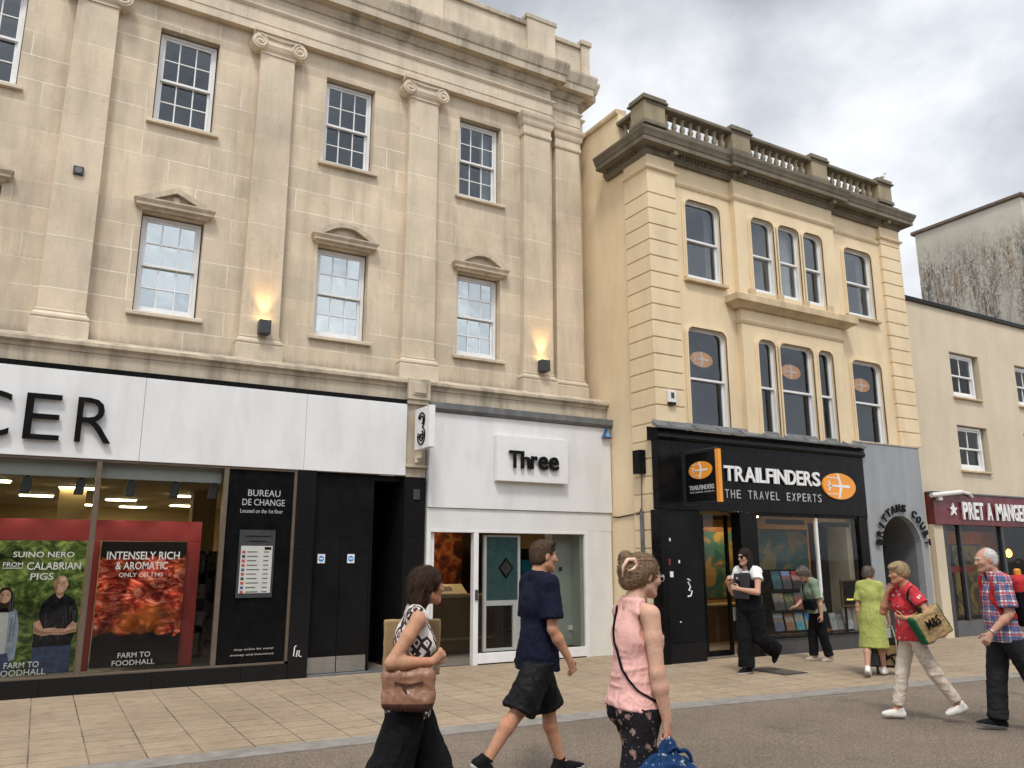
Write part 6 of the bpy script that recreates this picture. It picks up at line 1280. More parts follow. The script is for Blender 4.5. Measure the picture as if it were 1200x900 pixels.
def shirt(par, J, mat, fem=False, sl=.6, drop=.07, fat=1., grow=.018, bust=.05, belly=0, fold=(.012, (13, 13, 5)), name='shirt', r1=.17, q=.68, low=0, sr=(.064, .068), uv=None, extra=(), cuts=(), clip=(), nr=.068):
    P = [p for p in torso(J, fem, fat, bust, belly) if not (abs(p[1]-.04) < 1e-6 and p[0][2][2] < J['pel'][2]+.12)]+[hem_cone(J, .12, drop, .135*fat, r1*fat, q)]+list(extra)
    if sl:
        for k in 'LR': P += sleeve(J, k, sl, *sr)
    return garment(par, name, J, mat, P, [neck_cut(J, nr, low)]+list(cuts), [(-J['u'], J['pel']-J['u']*drop)], fold, grow=grow, uv=uv, clip=clip)
def trousers(par, J, mat, fem=False, r=(.098, .075, .062), end=(1., 1.), fat=1., waist=-.02, fold=[(.007, (9, 9, 14)), (.005, (16, 16, 6))], name='trousers', grow=.006):
    H = J['H']/1.75; T_ = torso(J, fem, fat); P = [T_[0]]+[p for p in T_ if p[0][1][2] < J['pel'][2]-.1 and p is not T_[0]]
    P = [T_[0], T_[1]]+[t for t in T_ if abs(t[1]-.04) < 1e-6 and t[0][2][2] < J['pel'][2]+.12]
    for k, e in zip('LR', end):
        h, n, a = J['hp'+k], J['kn'+k], J['an'+k]; d = a-n
        if e <= 0: P.append((cone(h, h+(n-h)*1.1, r[0]*H*fat, r[1]*H, None, [(n-h, h+(n-h)*-e)]), .03))
        else:
            P.append((cone(h, n, r[0]*H*fat, r[1]*H), .03)); P.append((cone(n, n+d*(e+.05), r[1]*H, r[2]*H, None, [(d, n+d*e)]), .02))
    return garment(par, name, J, mat, P, [], [(J['u'], J['pel']+J['u']*waist)], fold, grow=grow)
def bagmesh(par, name, c, hs, rad_, mat, R=None, off=(0, 0, 0), sag=None, fold=None, mi=None, h=.006, extra=(), planes=()):
    s = SDF(A3(*c)-max(hs)*1.75, A3(*c)+max(hs)*1.75, h); s.put(rbox(c, hs, rad_, R), 0)
    for p, k in extra: s.put(p, k)
    for n, p in planes: s.half(n, p)
    return surf(name, s, mat, par, fold, 2, mi, off=off)
F_black = fabric('black_cotton', (.006, .006, .0075)); F_blackpoly = fabric('black_sports_cloth', (.007, .007, .008), .6)
SH_white = plain('white_shoe_leather', (.66, .64, .6), .5, .06, 8); SOLE_w = plain('white_rubber_sole', (.6, .6, .57), .7, .08, 9); SH_black = plain('black_shoe_mesh', (.009, .009, .010), .8, .2, 30, spec=.1); SOLE_g = plain('grey_rubber_sole', (.2, .2, .2), .7, .1, 9)
L_tan = plain('tan_brown_leather', (.27, .135, .085), .42, .18, 5, bmp=.25, bscale=120); L_dark = plain('dark_red_brown_leather', (.075, .028, .022), .45, .15, 6); PAPER = plain('kraft_paper', (.28, .185, .085), .75, .12, 4, bmp=.15)
BLK = plain('black_webbing', (.006, .006, .007), .8, .2, 20, spec=.1)

# 1 ---- woman in the printed sleeveless top
pt1 = person('woman in a printed sleeveless top and wide black trousers with a tan leather handbag', 480, 5.0, -20)
J = pose(1.575, 4, legs=((20, 6, 0), (-16, 10, 22)), arms=(((.02, .12, -1), (.12, .04, -1), dict(d=(.1, 0, -1), n=(0, -1, .0), curl=60)), ((-.50, -.25, -.74), (.90, .14, .0), dict(d=(.7, .1, .55), n=(-.2, .95, .1), curl=92))), head=(15, 0, 0), neck=16)
body(pt1, J, SK['tan'], HR['brown'], True, 1.0, bust=.056, belly=.01)
garment(pt1, 'printed_top', J, ikat(), torso(J, True, 1.02, .056, .012)+[hem_cone(J, .14, .10, .14, .18, .76)], [neck_cut(J, .085, .02)]+[(cone(J['sh'+k]+J['lat']*s*.035-J['u']*.05, J['sh'+k]+J['lat']*s*.06+J['u']*.05, .062, .062), .006) for k, s in (('L', 1), ('R', -1))], [(-J['u'], J['pel']-J['u']*.10)], (.009, (11, 11, 4)))
trousers(pt1, J, F_black, True, (.105, .125, .155), (.93, .93), 1.0, waist=-.06, fold=[(.014, (9, 9, 3)), (.006, (8, 8, 12))], name='wide_trousers')
for k in 'LR': shoe(pt1, J, k, SH_black, SOLE_g, .25)
hair(pt1, J, HR['brown'], [(HE(J, (-.022, 0, .038), (.112, .093, .096)), .02), (HE(J, (-.065, 0, -.03), (.07, .085, .095)), .04), (HE(J, (-.085, -.02, -.10), (.045, .06, .07)), .03)], [face_cut(J, z=.055, r=(.088, .12, .115)), (HE(J, (.05, -.09, -.07), (.05, .03, .05)), .01)], fold=(.014, (26, 26, 9)), strands=1800, length=.09, wisp=.006)
hb = held(pt1, 'handbag', 'slouchy tan brown leather handbag with a dark base under the printed top', 'handbag', (.02, -.30, .86)); o_ = (.02, -.30, .86)
bg = bagmesh(hb, 'bag_body', (-.02, -.215, .918), (.140, .040, .105), .03, [L_tan, L_dark], None, o_, fold=[(.022, (9, 9, 5)), (.009, (24, 24, 14))], mi=lambda c: (c[:,2] < .848).astype(int), extra=[(cone((-.11, -.218, .865), (.07, -.218, .865), .043, .043), .04)])
strap(hb, 'handle', [(-.10, -.215, 1.0), (-.11, -.2, 1.09), (-.06, -.19, 1.14), (.0, -.2, 1.09), (.06, -.215, 1.0)], .018, 0, L_tan, o_); strap(hb, 'zip', [(-.10, -.27, .965), (-.02, -.27, .95), (.06, -.27, .965)], .007, 0, L_dark, o_, skin_of(bg), .1); strap(hb, 'zip_pull', [(-.05, -.27, .945), (-.03, -.27, .905)], .012, 0, L_dark, o_, skin_of(bg), .1)
cb1 = held(pt1, 'carrier_bag', 'flat kraft brown carrier bag held on the far side of the printed top', 'carrier bag', (.05, .22, .93)); o_ = (.05, .22, .93)
bagmesh(cb1, 'bag_body', (.02, .235, 1.10), (.175, .03, .165), .008, PAPER, Rzyx(4, 0, 0), o_, fold=(.004, (12, 12, 12))); strap(cb1, 'handle', [(-.03, .235, 1.26), (-.01, .235, 1.33), (.07, .235, 1.34), (.11, .235, 1.26)], .008, 0, PAPER, o_)

# 2 ---- man in navy shirt and shorts
pt2 = person('man in a navy blue shirt and black shorts striding past the white shop', 630, 6.5, -4)
J = pose(1.785, 2, legs=((19, 4, -6), (-29, 10, 34)), arms=(((.06, .07, -1), (.25, .0, -1), dict(d=(.1, 0, -1), n=(.1, -1, 0), curl=45)), ((-.02, -.12, -1), (.52, -.04, -.86), dict(d=(.42, .1, -.9), n=(-.3, 1, -.1), curl=82))), head=(-4, 2, 0), neck=10)
body(pt2, J, SK['tan'], HR['short'], hair_shade=lambda l: (np.abs(l[:,1]) > .04) & (l[:,0] < -.02) & (l[:,2] > -.05) & (l[:,2] < .02) & (l[:,0] < -.03))
nv = shirt(pt2, J, fabric('navy_cotton', (.006, .0075, .022), .8), sl=.70, drop=.12, r1=.178, q=.82, fold=[(.014, (12, 12, 4)), (.005, (7, 7, 16))])
neck_rib(pt2, J, bpy.data.materials['navy_cotton'], nv)
trousers(pt2, J, F_blackpoly, False, (.102, .116, 0), (-1.0, -1.0), waist=-.06, fold=[(.014, (11, 11, 4)), (.006, (16, 16, 12))], name='shorts')
for k in 'LR':
    a = J['an'+k]; d = unit(J['kn'+k]-a); garment(pt2, 'sock', J, F_black, [(cone(a-d*.05, a+d*.02, .038, .038, None, [(d, a+d*.03)]), 0)], grow=.003, fold=None); shoe(pt2, J, k, SH_black, SOLE_w, .29)
hair(pt2, J, HR['short'], [(HE(J, (-.022, 0, .040), (.104, .082, .092)), .01), (HE(J, (-.05, 0, -.01), (.070, .080, .075)), .02), (HE(J, (.03, 0, .095), (.05, .06, .035)), .02)], [face_cut(J, z=.055, r=(.08, .11, .11)), (HE(J, (.0, .085, -.02), (.03, .03, .045)), .006), (HE(J, (.0, -.085, -.02), (.03, .03, .045)), .006)], fold=(.006, (40, 40, 40)), strands=1800, length=.022, wisp=.003)
O('sunglasses', MB().tube([hp_(J, .02, -.088, .075), hp_(J, .06, -.07, .098), hp_(J, .075, 0, .112), hp_(J, .06, .07, .098), hp_(J, .02, .088, .075)], .007, 6), BLK, pt2, smooth=True, world=False)

# 3 ---- woman in the pink vest
pt3 = person('woman in a pink vest and dark floral trousers with her hair clipped up', 745, 4.65, -8)
J = pose(1.645, 2, legs=((16, 6, 0), (-12, 10, 12)), arms=(((.1, .1, -1), (.3, .0, -1), dict(d=(.3, -.1, -.9), n=(0, -1, 0), curl=50)), ((.0, -.15, -1), (.20, .02, -.98), dict(d=(.08, .05, -1), n=(-.35, .9, 0), curl=70))), head=(0, 7, 0), neck=16, sw=.098)
body(pt3, J, SK['pale'], HR['lbrown'], True, 1.0, bust=.06, belly=.02, armf=1.06)
M['pink'] = fabric('pink_jersey', (.70, .40, .36), .85, .08)
vest = garment(pt3, 'vest', J, M['pink'], torso(J, True, 1.0, .06, .022)+[hem_cone(J, .14, .03, .14, .156, .82)], [neck_cut(J, .098, .045)]+[(cone(J['sh'+k]+J['lat']*s*-.002-J['u']*.085, J['sh'+k]+J['lat']*s*.004+J['u']*.06, .066, .07), .006) for k, s in (('L', 1), ('R', -1))], [(-unit(J['u']+J['fw']*.10), J['pel']-J['u']*.035)], [(.011, (7, 7, 17)), (.008, (10, 10, 3.5))], grow=.010)
trousers(pt3, J, floral('dark_floral_viscose', (.012, .011, .014), (.30, .19, .17), 17, .27), True, (.098, .082, .074), (.95, .95), .99, fold=[(.010, (9, 9, 5)), (.006, (10, 10, 12))], waist=-.015)
for k in 'LR': shoe(pt3, J, k, SH_white, SOLE_w, .25)
hair(pt3, J, HR['lbrown'], [(HE(J, (-.022, 0, .042), (.112, .09, .094)), .01), (HE(J, (-.05, 0, -.005), (.08, .085, .075)), .02), (HE(J, (-.125, 0, .03), (.045, .055, .085)), .02), (HE(J, (-.135, .01, .095), (.03, .04, .04)), .02), (HE(J, (-.1, 0, -.05), (.05, .05, .035)), .02)], [face_cut(J, z=.05, r=(.072, .11, .115)), (HE(J, (.0, .09, -.03), (.035, .03, .045)), .008), (HE(J, (.0, -.09, -.03), (.035, .03, .045)), .008)], fold=(.010, (30, 30, 16)), strands=2200, length=.08, flow=(-1, 0, .1), wisp=.005)
clipm = plain('peach_plastic', (.72, .46, .34), .3, .05)
O('hair_clip', MB().tube([hp_(J, -.17, -.035, -.02), hp_(J, -.18, -.05, .04), hp_(J, -.155, -.055, .085), hp_(J, -.115, -.06, .09), hp_(J, -.095, -.062, .06), hp_(J, -.12, -.066, .03), hp_(J, -.15, -.06, .02)], [.006, .010, .012, .013, .012, .009, .006], 8), clipm, pt3, smooth=True, world=False)
gm = plain('pale_spectacle_frame', (.6, .5, .45), .3, .05); mb = MB()
for sg in (1, -1): mb.tube([hp_(J, .105, sg*(.034+.024*cos(a)), .003+.02*sin(a)) for a in [k*pi/8 for k in range(17)]], .0022, 5); mb.tube([hp_(J, .105, sg*.058, .01), hp_(J, .0, sg*.08, .015)], .0022, 5)
mb.tube([hp_(J, .107, .01, .006), hp_(J, .107, -.01, .006)], .0022, 5); O('glasses', mb, gm, pt3, world=False)
o_ = (.06, -.30, .55); bb = held(pt3, 'drawstring_bag', 'blue spotted drawstring bag hanging from the hand of the pink vest woman', 'bag', o_)
w = J['wrR']+unit(A3(.12, .05, -1))*.09
blue = floral('navy_spotted_cloth', (.010, .036, .105), (.4, .38, .36), 14, .16, (.3, .36, .42))
c_ = w+A3(-.0, -.01, -.21); sB = SDF(c_-.33, c_+.33, .006); sB.put(elli(c_+A3(-.03,0,-.06), (.185, .12, .17)), 0); sB.put(cone(c_+A3(-.02,0,.06), w+A3(-.01,0,-.07), .135, .055, (A3(0,1,0), .6)), .05); sB.put(cone(w+A3(-.01,0,-.075), w+A3(0,0,-.03), .046, .04, (A3(0,1,0), .75)), .012)
[sB.put(cone(w+A3(-.01+.02*cos(t_), .02*sin(t_), -.07), c_+A3(-.02+.13*cos(t_), .09*sin(t_), -.02), .012, .028), .02) for t_ in np.arange(0, 6.2, .7)]; surf('bag_body', sB, blue, bb, [(.03, (15, 15, 3)), (.010, (24, 24, 6))], 2, off=o_); strap(bb, 'tie', [w+A3(.02,-.03,-.06), w+A3(.06,-.05,-.05), w+A3(.09,-.05,-.075), w+A3(.10,-.05,-.11)], .022, 0, blue, o_); strap(bb, 'cord', [w+A3(-.03,-.04,-.05), w+A3(0,-.055,-.03), w+A3(.03,-.05,-.05)], .016, 0, blue, o_)
o_ = (.2, -.05, .9); xb = held(pt3, 'crossbody_bag', 'small black bag on a thin strap across the back of the pink vest', 'bag', o_)
R_ = J['Rt']; cc = J['chest']; sp = [cc+R_@A3(*q) for q in ((-.0, .085, .21), (-.085, .075, .19), (-.13, .05, .12), (-.14, .0, .0), (-.14, -.06, -.11), (-.12, -.14, -.19), (-.02, -.2, -.25), (.10, -.175, -.29), (.16, .05, -.31), (.12, .14, -.30))]
vb = skin_of(vest); strap(xb, 'strap', sp, .011, 0, BLK, o_, vb); bagmesh(xb, 'bag_body', (.13, .17, .85), (.045, .10, .085), .025, BLK, None, o_); strap(xb, 'front_strap', [cc+R_@A3(*q) for q in ((-.02, .105, .21), (.06, .09, .19), (.13, .06, .07), (.15, .08, -.12), (.15, .14, -.25))], .016, 0, BLK, o_, vb)

# 4 ---- woman in black with sunglasses
pt4 = person('woman in sunglasses and black wide trousers hugging a black folder', 879, 12.15, 190)
J = pose(1.745, 2, legs=((-12, 50, 50), (4, 4, 0)), arms=(((.42, .20, -.9), (.30, -.92, .16), dict(d=(.5, -.8, .25), n=(-.6, -.5, 0), curl=40)), ((.12, -.16, -1), (.66, .12, .62), dict(d=(.4, .5, .5), n=(-.5, .5, 0), curl=75))), head=(-12, 2, 0), neck=8)
body(pt4, J, SK['fair'], HR['black'], True, .95, bust=.05)
shirt(pt4, J, fabric('white_cotton', (.74, .74, .73)), True, .30, .0, .95, sr=(.058, .060), name='white_tee', low=.01)
trousers(pt4, J, F_black, True, (.108, .105, .105), (.95, .95), .98, waist=.02, fold=[(.016, (10, 10, 3)), (.008, (10, 10, 10))], name='wide_trousers')
garment(pt4, 'pinafore', J, F_black, torso(J, True, .99, .055)+[hem_cone(J, .14, .06, .14, .16)], [], [(J['u'], J['chest']+J['u']*.17), (-J['u'], J['pel']-J['u']*.05)], (.008, (12, 12, 5)), grow=.026)
for k in 'LR': shoe(pt4, J, k, SH_black, SOLE_w, .26)
hair(pt4, J, HR['black'], [(HE(J, (-.02, 0, .04), (.112, .09, .094)), .01), (HE(J, (-.05, 0, -.06), (.06, .10, .12)), .03), (HE(J, (-.01, .085, -.10), (.04, .03, .12)), .02), (HE(J, (-.01, -.085, -.10), (.04, .03, .12)), .02), (HE(J, (-.06, 0, -.16), (.05, .09, .08)), .03)], [face_cut(J, z=.05, r=(.085, .075, .12))], fold=(.01, (24, 24, 10)), length=.1)
mb = MB()
for sg in (1, -1): mb.add([tuple(hp_(J, .1-.06*max(0, abs(y)-.04), sg*y, z)) for y, z in ((.008, .022), (.035, .026), (.066, .020), (.064, -.008), (.045, -.02), (.02, -.017), (.009, -.002))]+[tuple(hp_(J, .092-.06*max(0, abs(y)-.04), sg*y, z)) for y, z in ((.008, .022), (.035, .026), (.066, .020), (.064, -.008), (.045, -.02), (.02, -.017), (.009, -.002))], [tuple(range(7)), tuple(range(13, 6, -1))]+[(i, (i+1) % 7, 7+(i+1) % 7, 7+i) for i in range(7)]); mb.tube([hp_(J, .094, sg*.062, .014), hp_(J, .0, sg*.082, .012)], .003, 5)
mb.tube([hp_(J, .1, .01, .012), hp_(J, .1, -.01, .012)], .003, 5); O('sunglasses', mb, M['letter_black'], pt4, world=False)
o_ = (.16, 0, 1.05); fd = held(pt4, 'folder', 'black folder held flat against the chest of the woman in sunglasses', 'folder', o_); bagmesh(fd, 'cover', (.152, -.02, 1.23), (.012, .15, .18), .008, plain('black_leatherette', (.022, .022, .024), .5, .2, 20), Rzyx(-8, -6, 0), o_); O('label', MB().box(.169-o_[0], .171-o_[0], -.09, -.06, .28, .31), M['grey_letter'], fd, world=False)
o_ = (.05, -.2, .8); pp = held(pt4, 'paper', 'loose white paper sheet hanging beside the black wide trousers', 'paper', o_); O('sheet', MB().box(-.04, .04, -.03, -.027, -.07, .12), M['paper'], pp, world=False)

# 5 ---- stooping lady in the green top
pt5 = person('stooping older lady in a green top reading the brochures at the travel shop window', 957, 13.6, 158)
J = pose(1.50, 11, legs=((-4, 10, 4), (10, 8, 0)), arms=(((-.15, .18, -1), (.02, .08, -1), dict(d=(.05, .05, -1), n=(.2, -.9, 0), curl=40)), ((.15, -.12, -1), (.6, .25, -.35), dict(d=(.9, 0, -.1), n=(0, .4, -.9), curl=30))), head=(8, 30, 0), neck=34)
body(pt5, J, SK['old'], HR['grey'], True, 1.02, bust=.05)
def stripe():
    m, t, b = newmat('green_striped_jersey'); s = sep(t, coords(t)); c = mix(t, (.15, .20, .14), (.22, .28, .20), noise(t, coords(t), 18, 3)); k = mth(t, 'LESS_THAN', mth(t, 'ABSOLUTE', mth(t, 'SUBTRACT', s[0], mth(t, 'ADD', .24, mth(t, 'MULTIPLY', s[2], -.19)))), .012); c = mix(t, c, (.5, .52, .46), mth(t, 'MULTIPLY', k, mth(t, 'GREATER_THAN', s[1], .1))); t.links.new(c, b.inputs['Base Color']); b.inputs['Roughness'].default_value = .85; b.inputs['Specular IOR Level'].default_value = .15; bump(t, b, creases(t, coords(t)), .5, .02); return m
shirt(pt5, J, stripe(), True, .8, .03, 1.04, r1=.18, q=.8, sr=(.062, .070), fold=(.014, (11, 11, 5)))
trousers(pt5, J, F_black, True, (.095, .08, .075), (.95, .95), .98, waist=.0, name='trousers')
for k in 'LR': shoe(pt5, J, k, plain('beige_shoe', (.34, .28, .22), .6, .1, 9) if k == 'L' else bpy.data.materials['beige_shoe'], SOLE_w, .24)
hair(pt5, J, HR['grey'], [(HE(J, (-.022, 0, .042), (.110, .09, .096)), .01), (HE(J, (-.05, 0, -.02), (.07, .085, .07)), .03), (HE(J, (.045, 0, .08), (.05, .07, .04)), .02)], [face_cut(J, z=.05, r=(.078, .11, .11))], fold=(.02, (26, 26, 26)), strands=1200, wisp=.008)
o_ = (.2, .1, .85); pc = held(pt5, 'shoulder_pouch', 'black zipped pouch worn across the front of the green top', 'bag', o_); q = J['chest']+R_@A3(.14, .08, -.12); bagmesh(pc, 'pouch', tuple(J['chest']+J['Rt']@A3(.15, .10, -.15)), (.05, .125, .085), .035, BLK, J['Rt']@Rzyx(15, 0, 0), o_); strap(pc, 'strap', [J['chest']+J['Rt']@A3(*p_) for p_ in ((.14, .0, -.10), (.12, -.07, .05), (.07, -.10, .17), (-.04, -.12, .19), (-.13, -.05, .05), (-.12, .1, -.12), (.02, .18, -.18), (.12, .17, -.15))], .02, 0, BLK, o_)

# 6 ---- lady in the lime dress
pt6 = person('older lady in a lime green dress seen from behind pulling a shopping trolley', 1021, 11.95, 28)
J = pose(1.50, 4, legs=((-12, 16, 22), (14, 5, 0)), arms=(((-.1, .16, -1), (.12, .05, -1), dict(d=(.1, 0, -1), n=(0, -1, 0), curl=45)), ((.05, -.2, -1), (.30, -.10, -.95), dict(d=(.25, 0, -1), n=(-.1, 1, 0), curl=75))), head=(-24, 6, 0), neck=22, sw=.088)
body(pt6, J, SK['old'], HR['grey'], True, .96, bust=.06)
shirt(pt6, J, fabric('lime_green_linen', (.33, .36, .105), .85, .1), True, .68, .42, .98, r1=.185, q=.82, sr=(.052, .058), name='dress', fold=[(.016, (9, 9, 2)), (.006, (9, 9, 12))], extra=[hem_cone(J, .05, .44, .145, .185, .82)])
O('necklace', MB().tube([tuple(J['nb']+A3(.062*cos(a)-.0, .066*sin(a), .028+.012*-cos(a))) for a in [k*pi/10 for k in range(21)]], .009, 6), plain('coral_beads', (.42, .09, .06), .4, .2, 60), pt6, smooth=True, world=False)
for k in 'LR': shoe(pt6, J, k, SH_white, SOLE_w, .24)
hair(pt6, J, hair_mat('grey_brown_hair', (.13, .10, .08)), [(HE(J, (-.022, 0, .042), (.108, .088, .094)), .01), (HE(J, (-.055, 0, -.015), (.07, .082, .075)), .02)], [face_cut(J, z=.05, r=(.078, .11, .11)), (HE(J, (-.0, -.09, -.03), (.03, .03, .04)), .006), (HE(J, (-.0, .09, -.03), (.03, .03, .04)), .006)], fold=(.014, (34, 34, 34)), strands=1200, length=.04, wisp=.006)
o_ = (.25, -.14, 0); tr = held(pt6, 'shopping_trolley', 'tan shopping trolley with black trim and wheels beside the lime dress', 'shopping trolley', o_)
R_t = Rzyx(8, -14, 0); C0 = A3(.27, -.15, .30)
bagmesh(tr, 'bag_body', tuple(C0), (.13, .16, .18), .02, [PAPER, BLK], R_t, o_, fold=(.004, (9, 9, 9)), mi=lambda c: (((c-C0)@R_t)[:,2] > .155).astype(int))
W_ = lambda x, y, z: tuple(C0+R_t@A3(x, y, z)-A3(*o_)); mb = MB(); mb.tube([W_(-.14, -.1, -.16), W_(-.136, -.02, -.02), W_(-.136, .02, -.04), W_(-.136, .08, .08)], .016, 6); mb.tube([W_(-.136, -.08, .03), W_(-.136, 0, .0), W_(-.136, .06, -.06)], .014, 6); mb.tube([W_(-.137, -.05, -.15), W_(-.137, .1, -.15)], .016, 6); O('emblem', mb, BLK, tr, smooth=True, world=False)
mb = MB(); mb.tube([W_(-.14, .1, -.2), W_(-.14, .1, .25), W_(-.10, .06, .42), W_(-.10, -.06, .42), W_(-.14, -.1, .25), W_(-.14, -.1, -.2)], .009, 6); O('handle', mb, plain('cream_handle', (.45, .4, .3), .5, .1), tr, smooth=True, world=False)
for yy in (-.17, .17):
    c = A3(*W_(-.06, yy, -.21)); c[2] = .058; mb = MB(); n = 18
    mb.v = []; mb.add([(c[0]+.055*cos(2*pi*k/n), c[1]+dy, c[2]+.055*sin(2*pi*k/n)) for dy in (-.014, .014) for k in range(n)], [tuple(range(n)), tuple(range(2*n-1, n-1, -1))]+[(k, n+k, n+(k+1) % n, (k+1) % n) for k in range(n)]); O('wheel', mb, M['dark_metal'], tr, world=False, bevel=.004)
o_ = (.2, .02, .1); dc = held(pt6, 'carrier_bag', 'dark carrier bag hanging low behind the lime dress', 'carrier bag', o_); bagmesh(dc, 'bag_body', (.2, .05, .27), (.13, .06, .16), .015, plain('dark_plastic_bag', (.04, .04, .045), .4, .3, 6), Rzyx(12, 8, 0), o_, fold=(.008, (14, 14, 8))); strap(dc, 'handle', [(.14, .05, .42), (.16, .1, .58), (.2, .12, .6), (.25, .05, .42)], .014, 0, M['dark_metal'], o_)

# 7 ---- woman in the red top
pt7 = person('blonde short haired woman in a red floral top and pale trousers with a jute bag', 1067, 8.85, 146)
J = pose(1.585, 2, legs=((-26, 8, 14), (15, 3, -4)), arms=(((-.40, .42, -.8), (.90, -.30, -.10), dict(d=(.85, -.4, .1), n=(-.3, -.6, .5), curl=70)), ((.62, -.1, -.76), (-.12, .42, .9), dict(d=(-.25, .5, .7), n=(-.6, 0, .3), curl=85))), head=(4, 3, 0), neck=14)
body(pt7, J, SK['tan'], HR['blonde'], True, 1.03, bust=.06)
shirt(pt7, J, floral('red_floral_cotton', (.46, .035, .045), (.62, .5, .48), 15, .2, (.6, .3, .28)), True, .45, .04, 1.03, r1=.175, q=.78, name='floral_top', bust=.06, low=.01, fold=(.009, (12, 12, 6)))
trousers(pt7, J, fabric('stone_white_cotton', (.56, .485, .405), .85, .08), True, (.086, .067, .053), (.87, .87), .96, waist=.03, fold=[(.008, (9, 9, 16)), (.005, (18, 18, 8))])
for k in 'LR': shoe(pt7, J, k, SH_white, SOLE_w, .25)
hair(pt7, J, HR['blonde'], [(HE(J, (-.022, 0, .045), (.113, .094, .098)), .01), (HE(J, (-.05, 0, .0), (.08, .09, .07)), .02), (HE(J, (.055, .02, .085), (.055, .065, .032), (0, 20, 0)), .02)], [face_cut(J, z=.045, r=(.075, .11, .108)), (HE(J, (.0, .095, -.035), (.03, .03, .04)), .008), (HE(J, (.0, -.095, -.035), (.03, .03, .04)), .008)], fold=(.006, (30, 16, 30)), strands=2000, length=.06, flow=(-.5, 0, -.8), wisp=.003)
o_ = (-.2, .24, .78); jb = held(pt7, 'jute_bag', 'large jute shopping bag with green sides hung behind the red top', 'shopping bag', o_)
GRN = fabric('bottle_green_cloth', (.02, .11, .05)); JUTE = fabric('jute_cloth', (.37, .255, .125), .9, .15); Rj = Rzyx(6, 28, 0); Cj = A3(-.10, .245, .97)
bagmesh(jb, 'bag_body', tuple(Cj), (.165, .075, .145), .025, [JUTE, GRN], Rj, o_, fold=[(.014, (8, 8, 6)), (.005, (22, 22, 22))], mi=lambda c: (np.abs(((c-Cj)@Rj)[:,0]) > .142).astype(int), extra=[(elli(Cj, (.13, .10, .115), Rj), .03)])
g = text_mb('M&S', -.08, .08, -.015, .08, 0, .004, .02); g.v = [tuple(Cj+Rj@A3(-p[0], .1065-.6*(p[0]**2+(p[2]-.0)**2)-p[1]*1.0+.002, p[2])-A3(*o_)) for p in g.v]; O('lettering', g, M['letter_black'], jb, world=False)
strap(jb, 'handle', [tuple(Cj+Rj@A3(.1, .05, .14)), tuple(J['shL']+A3(-.05, .07, -.12)), tuple(J['shL']+A3(.0, .03, .055)), tuple(J['shL']+A3(.07, .06, -.06)), tuple(Cj+Rj@A3(.03, .06, .14))], .022, 0, BLK, o_)

# 8 ---- man in the plaid shirt
pt8 = person('white haired man in a plaid short sleeved shirt with a red and black backpack', 1176, 8.3, 146)
J = pose(1.715, 3, legs=((-25, 10, 28), (9, 3, -6)), arms=(((.02, .14, -1), (.72, -.02, -.66), dict(d=(.5, .0, -.85), n=(-.3, -.9, 0), curl=60)), ((-.2, -.16, -1), (.2, -.05, -1))), head=(6, 4, 0), neck=15, dx=0)
body(pt8, J, SK['old'], HR['white'], False, 1.0, belly=.012)
cS, eL, eR = J['chest'], J['elL'], J['elR']
def plaid_uv(V, J=J):
    u = np.arctan2(V[:,1]-J['chest'][1], V[:,0]-J['chest'][0])*.15; w = V[:,2].copy()
    for q in 'LR':
        s, e = J['sh'+q], J['el'+q]; d = unit(e-s); t = (V-s)@d; r = V-s-t[:,None]*d; k = (t > .015) & (np.linalg.norm(r, axis=1) < .095) & (np.abs(V[:,1]) > .17); a = np.arctan2(r[:,0], r[:,1]*(1 if q == 'L' else -1)); u[k] = a[k]*.07; w[k] = 1.4-t[k]
    return np.stack([u, w], 1)
ps = shirt(pt8, J, plaid(), False, .72, .08, 1.02, belly=.014, r1=.168, q=.76, uv=plaid_uv, name='plaid_shirt', fold=[(.009, (12, 12, 4)), (.005, (8, 8, 15))], nr=.074)
garment(pt8, 'collar', J, bpy.data.materials['plaid_check_cotton'], [(cone(J['nb']+A3(.0, 0, .015), J['nb']+A3(.016, 0, .055), .088, .078), 0)], [(cone(J['nb']+A3(.0, 0, -.05), J['nb']+A3(.02, 0, .15), .066, .068), 0), (elli(J['nb']+A3(.10, 0, .03), (.05, .03, .06)), .005)], [(A3(-.25, 0, 1), J['nb']+A3(0, 0, .05))], None, grow=0, uv=lambda V: np.stack([np.arctan2(V[:,1], V[:,0])*.1, V[:,2]], 1))
trousers(pt8, J, fabric('charcoal_trouser_cloth', (.017, .017, .02)), False, (.098, .085, .078), (.97, .97), waist=-.06, fold=[(.012, (9, 9, 14)), (.006, (16, 16, 6))])
for k in 'LR': shoe(pt8, J, k, SH_black, SOLE_g, .29)
hair(pt8, J, HR['white'], [(HE(J, (-.03, 0, .036), (.096, .083, .088)), .01), (HE(J, (-.055, 0, -.015), (.06, .078, .065)), .02)], [face_cut(J, z=.07, r=(.098, .12, .125)), (HE(J, (.05, 0, .12), (.06, .06, .05)), .02), (HE(J, (.0, .088, -.025), (.03, .03, .042)), .006), (HE(J, (.0, -.088, -.025), (.03, .03, .042)), .006)], fold=(.008, (36, 36, 24)), length=.04, flow=(-1, 0, -.2))
wv = unit(J['wrL']-J['elL']); e1 = unit(np.cross(wv, A3(0, 1, 0))); e2 = np.cross(wv, e1); O('watch', MB().tube([tuple(J['wrL']-wv*.02+.031*(e1*cos(a)+e2*sin(a))) for a in [k*pi/8 for k in range(17)]], .008, 6), plain('steel_strap', (.5, .5, .5), .3, .1, metal=.8), pt8, smooth=True, world=False)
o_ = (-.2, 0, 1.0); bk = held(pt8, 'backpack', 'red and black backpack on the back of the plaid shirt', 'backpack', o_); Cb = J['chest']+J['Rt']@A3(-.22, 0, -.02)
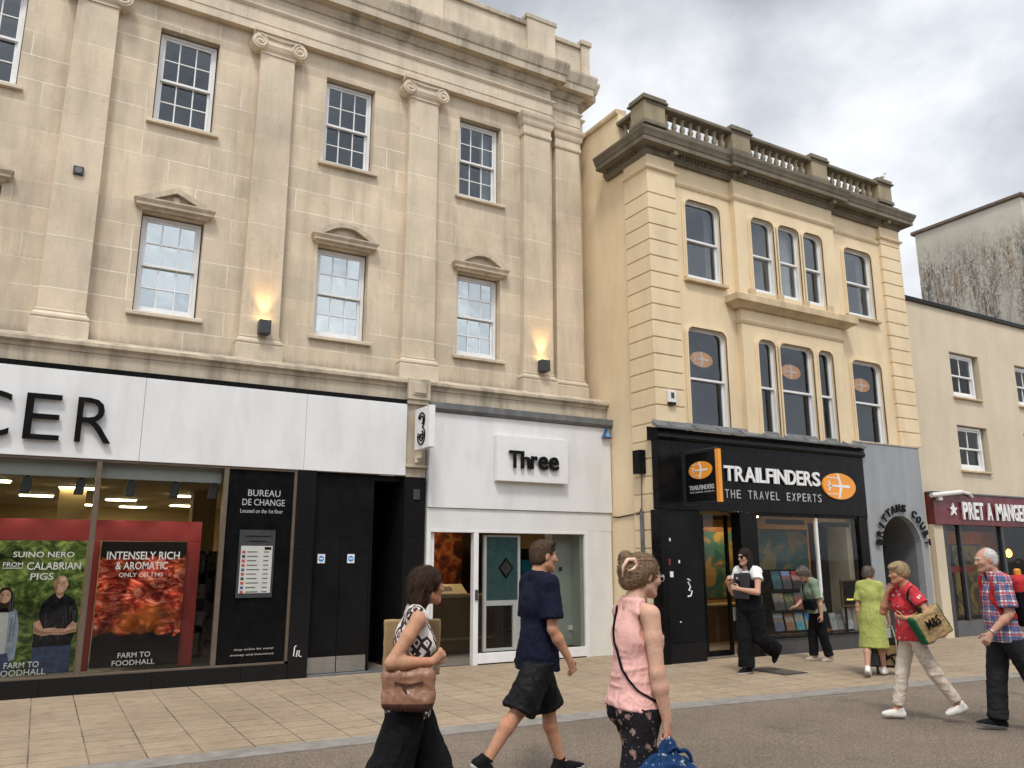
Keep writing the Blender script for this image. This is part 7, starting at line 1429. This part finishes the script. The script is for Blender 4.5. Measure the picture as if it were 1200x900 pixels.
RED = fabric('red_ripstop', (.42, .025, .03), .6); bagmesh(bk, 'bag_body', tuple(Cb), (.105, .155, .245), .07, [BLK, RED], J['Rt'], o_, fold=(.008, (10, 10, 8)), mi=lambda c: (((c-Cb)@J['Rt'])[:,2] > .09).astype(int)); bagmesh(bk, 'front_pocket', tuple(Cb+J['Rt']@A3(-.10, 0, -.06)), (.04, .12, .13), .035, BLK, J['Rt'], o_)
for s in (1, -1): strap(bk, 'strap', [tuple(J['chest']+J['Rt']@A3(*p_)) for p_ in ((-.13, .08*s, .20), (-.06, .115*s, .235), (.03, .12*s, .20), (.118, .12*s, .08), (.11, .145*s, -.06), (.0, .175*s, -.14), (-.12, .13*s, -.16))], .055, 0, RED, o_, skin_of(ps), .1)
bagmesh(bk, 'top_loop', tuple(Cb+J['Rt']@A3(-.02, 0, .27)), (.03, .03, .04), .02, plain('orange_cover', (.6, .25, .03), .6, .1), J['Rt'], o_)

# ---- gull on the balustrade
gl = T('gull', 'small pale gull standing on the last pier of the stone balustrade', 'bird', (15.58, 10.3, 9.912)); s = SDF((-.3, -.15, -.01), (.3, .15, .42), .006)
s.put(elli((0, 0, .17), (.14, .055, .06), Rzyx(0, -18, 0)), 0); s.put(cone((.09, 0, .21), (.125, 0, .29), .04, .032), .03); s.put(elli((.14, 0, .305), (.042, .033, .034)), .02); s.put(cone((-.1, 0, .14), (-.24, 0, .12), .035, .012), .03); s.put(cone((.165, 0, .302), (.215, 0, .290), .011, .006), .004)
for y in (.022, -.022): s.put(cone((.01, y, .12), (.015, y, .006), .008, .007), .01); s.put(cone((.0, y, .006), (.05, y, .005), .008, .007), .004)
surf('body', s, [plain('white_feathers', (.66, .66, .64), .8, .06, 9), plain('grey_wing_feathers', (.25, .27, .29), .8, .1, 12), plain('yellow_beak', (.5, .33, .05), .5, .1)], gl, None, 1, mi=lambda c: np.where((c[:,0] > .185) | (c[:,2] < .09), 2, np.where((np.abs(c[:,1]) > .03) & (c[:,0] < .07) & (c[:,2] > .1) & (c[:,2] < .24), 1, 0)))
gl.scale = (.68, .68, .68); gl.rotation_euler = (0, 0, rad(-70))
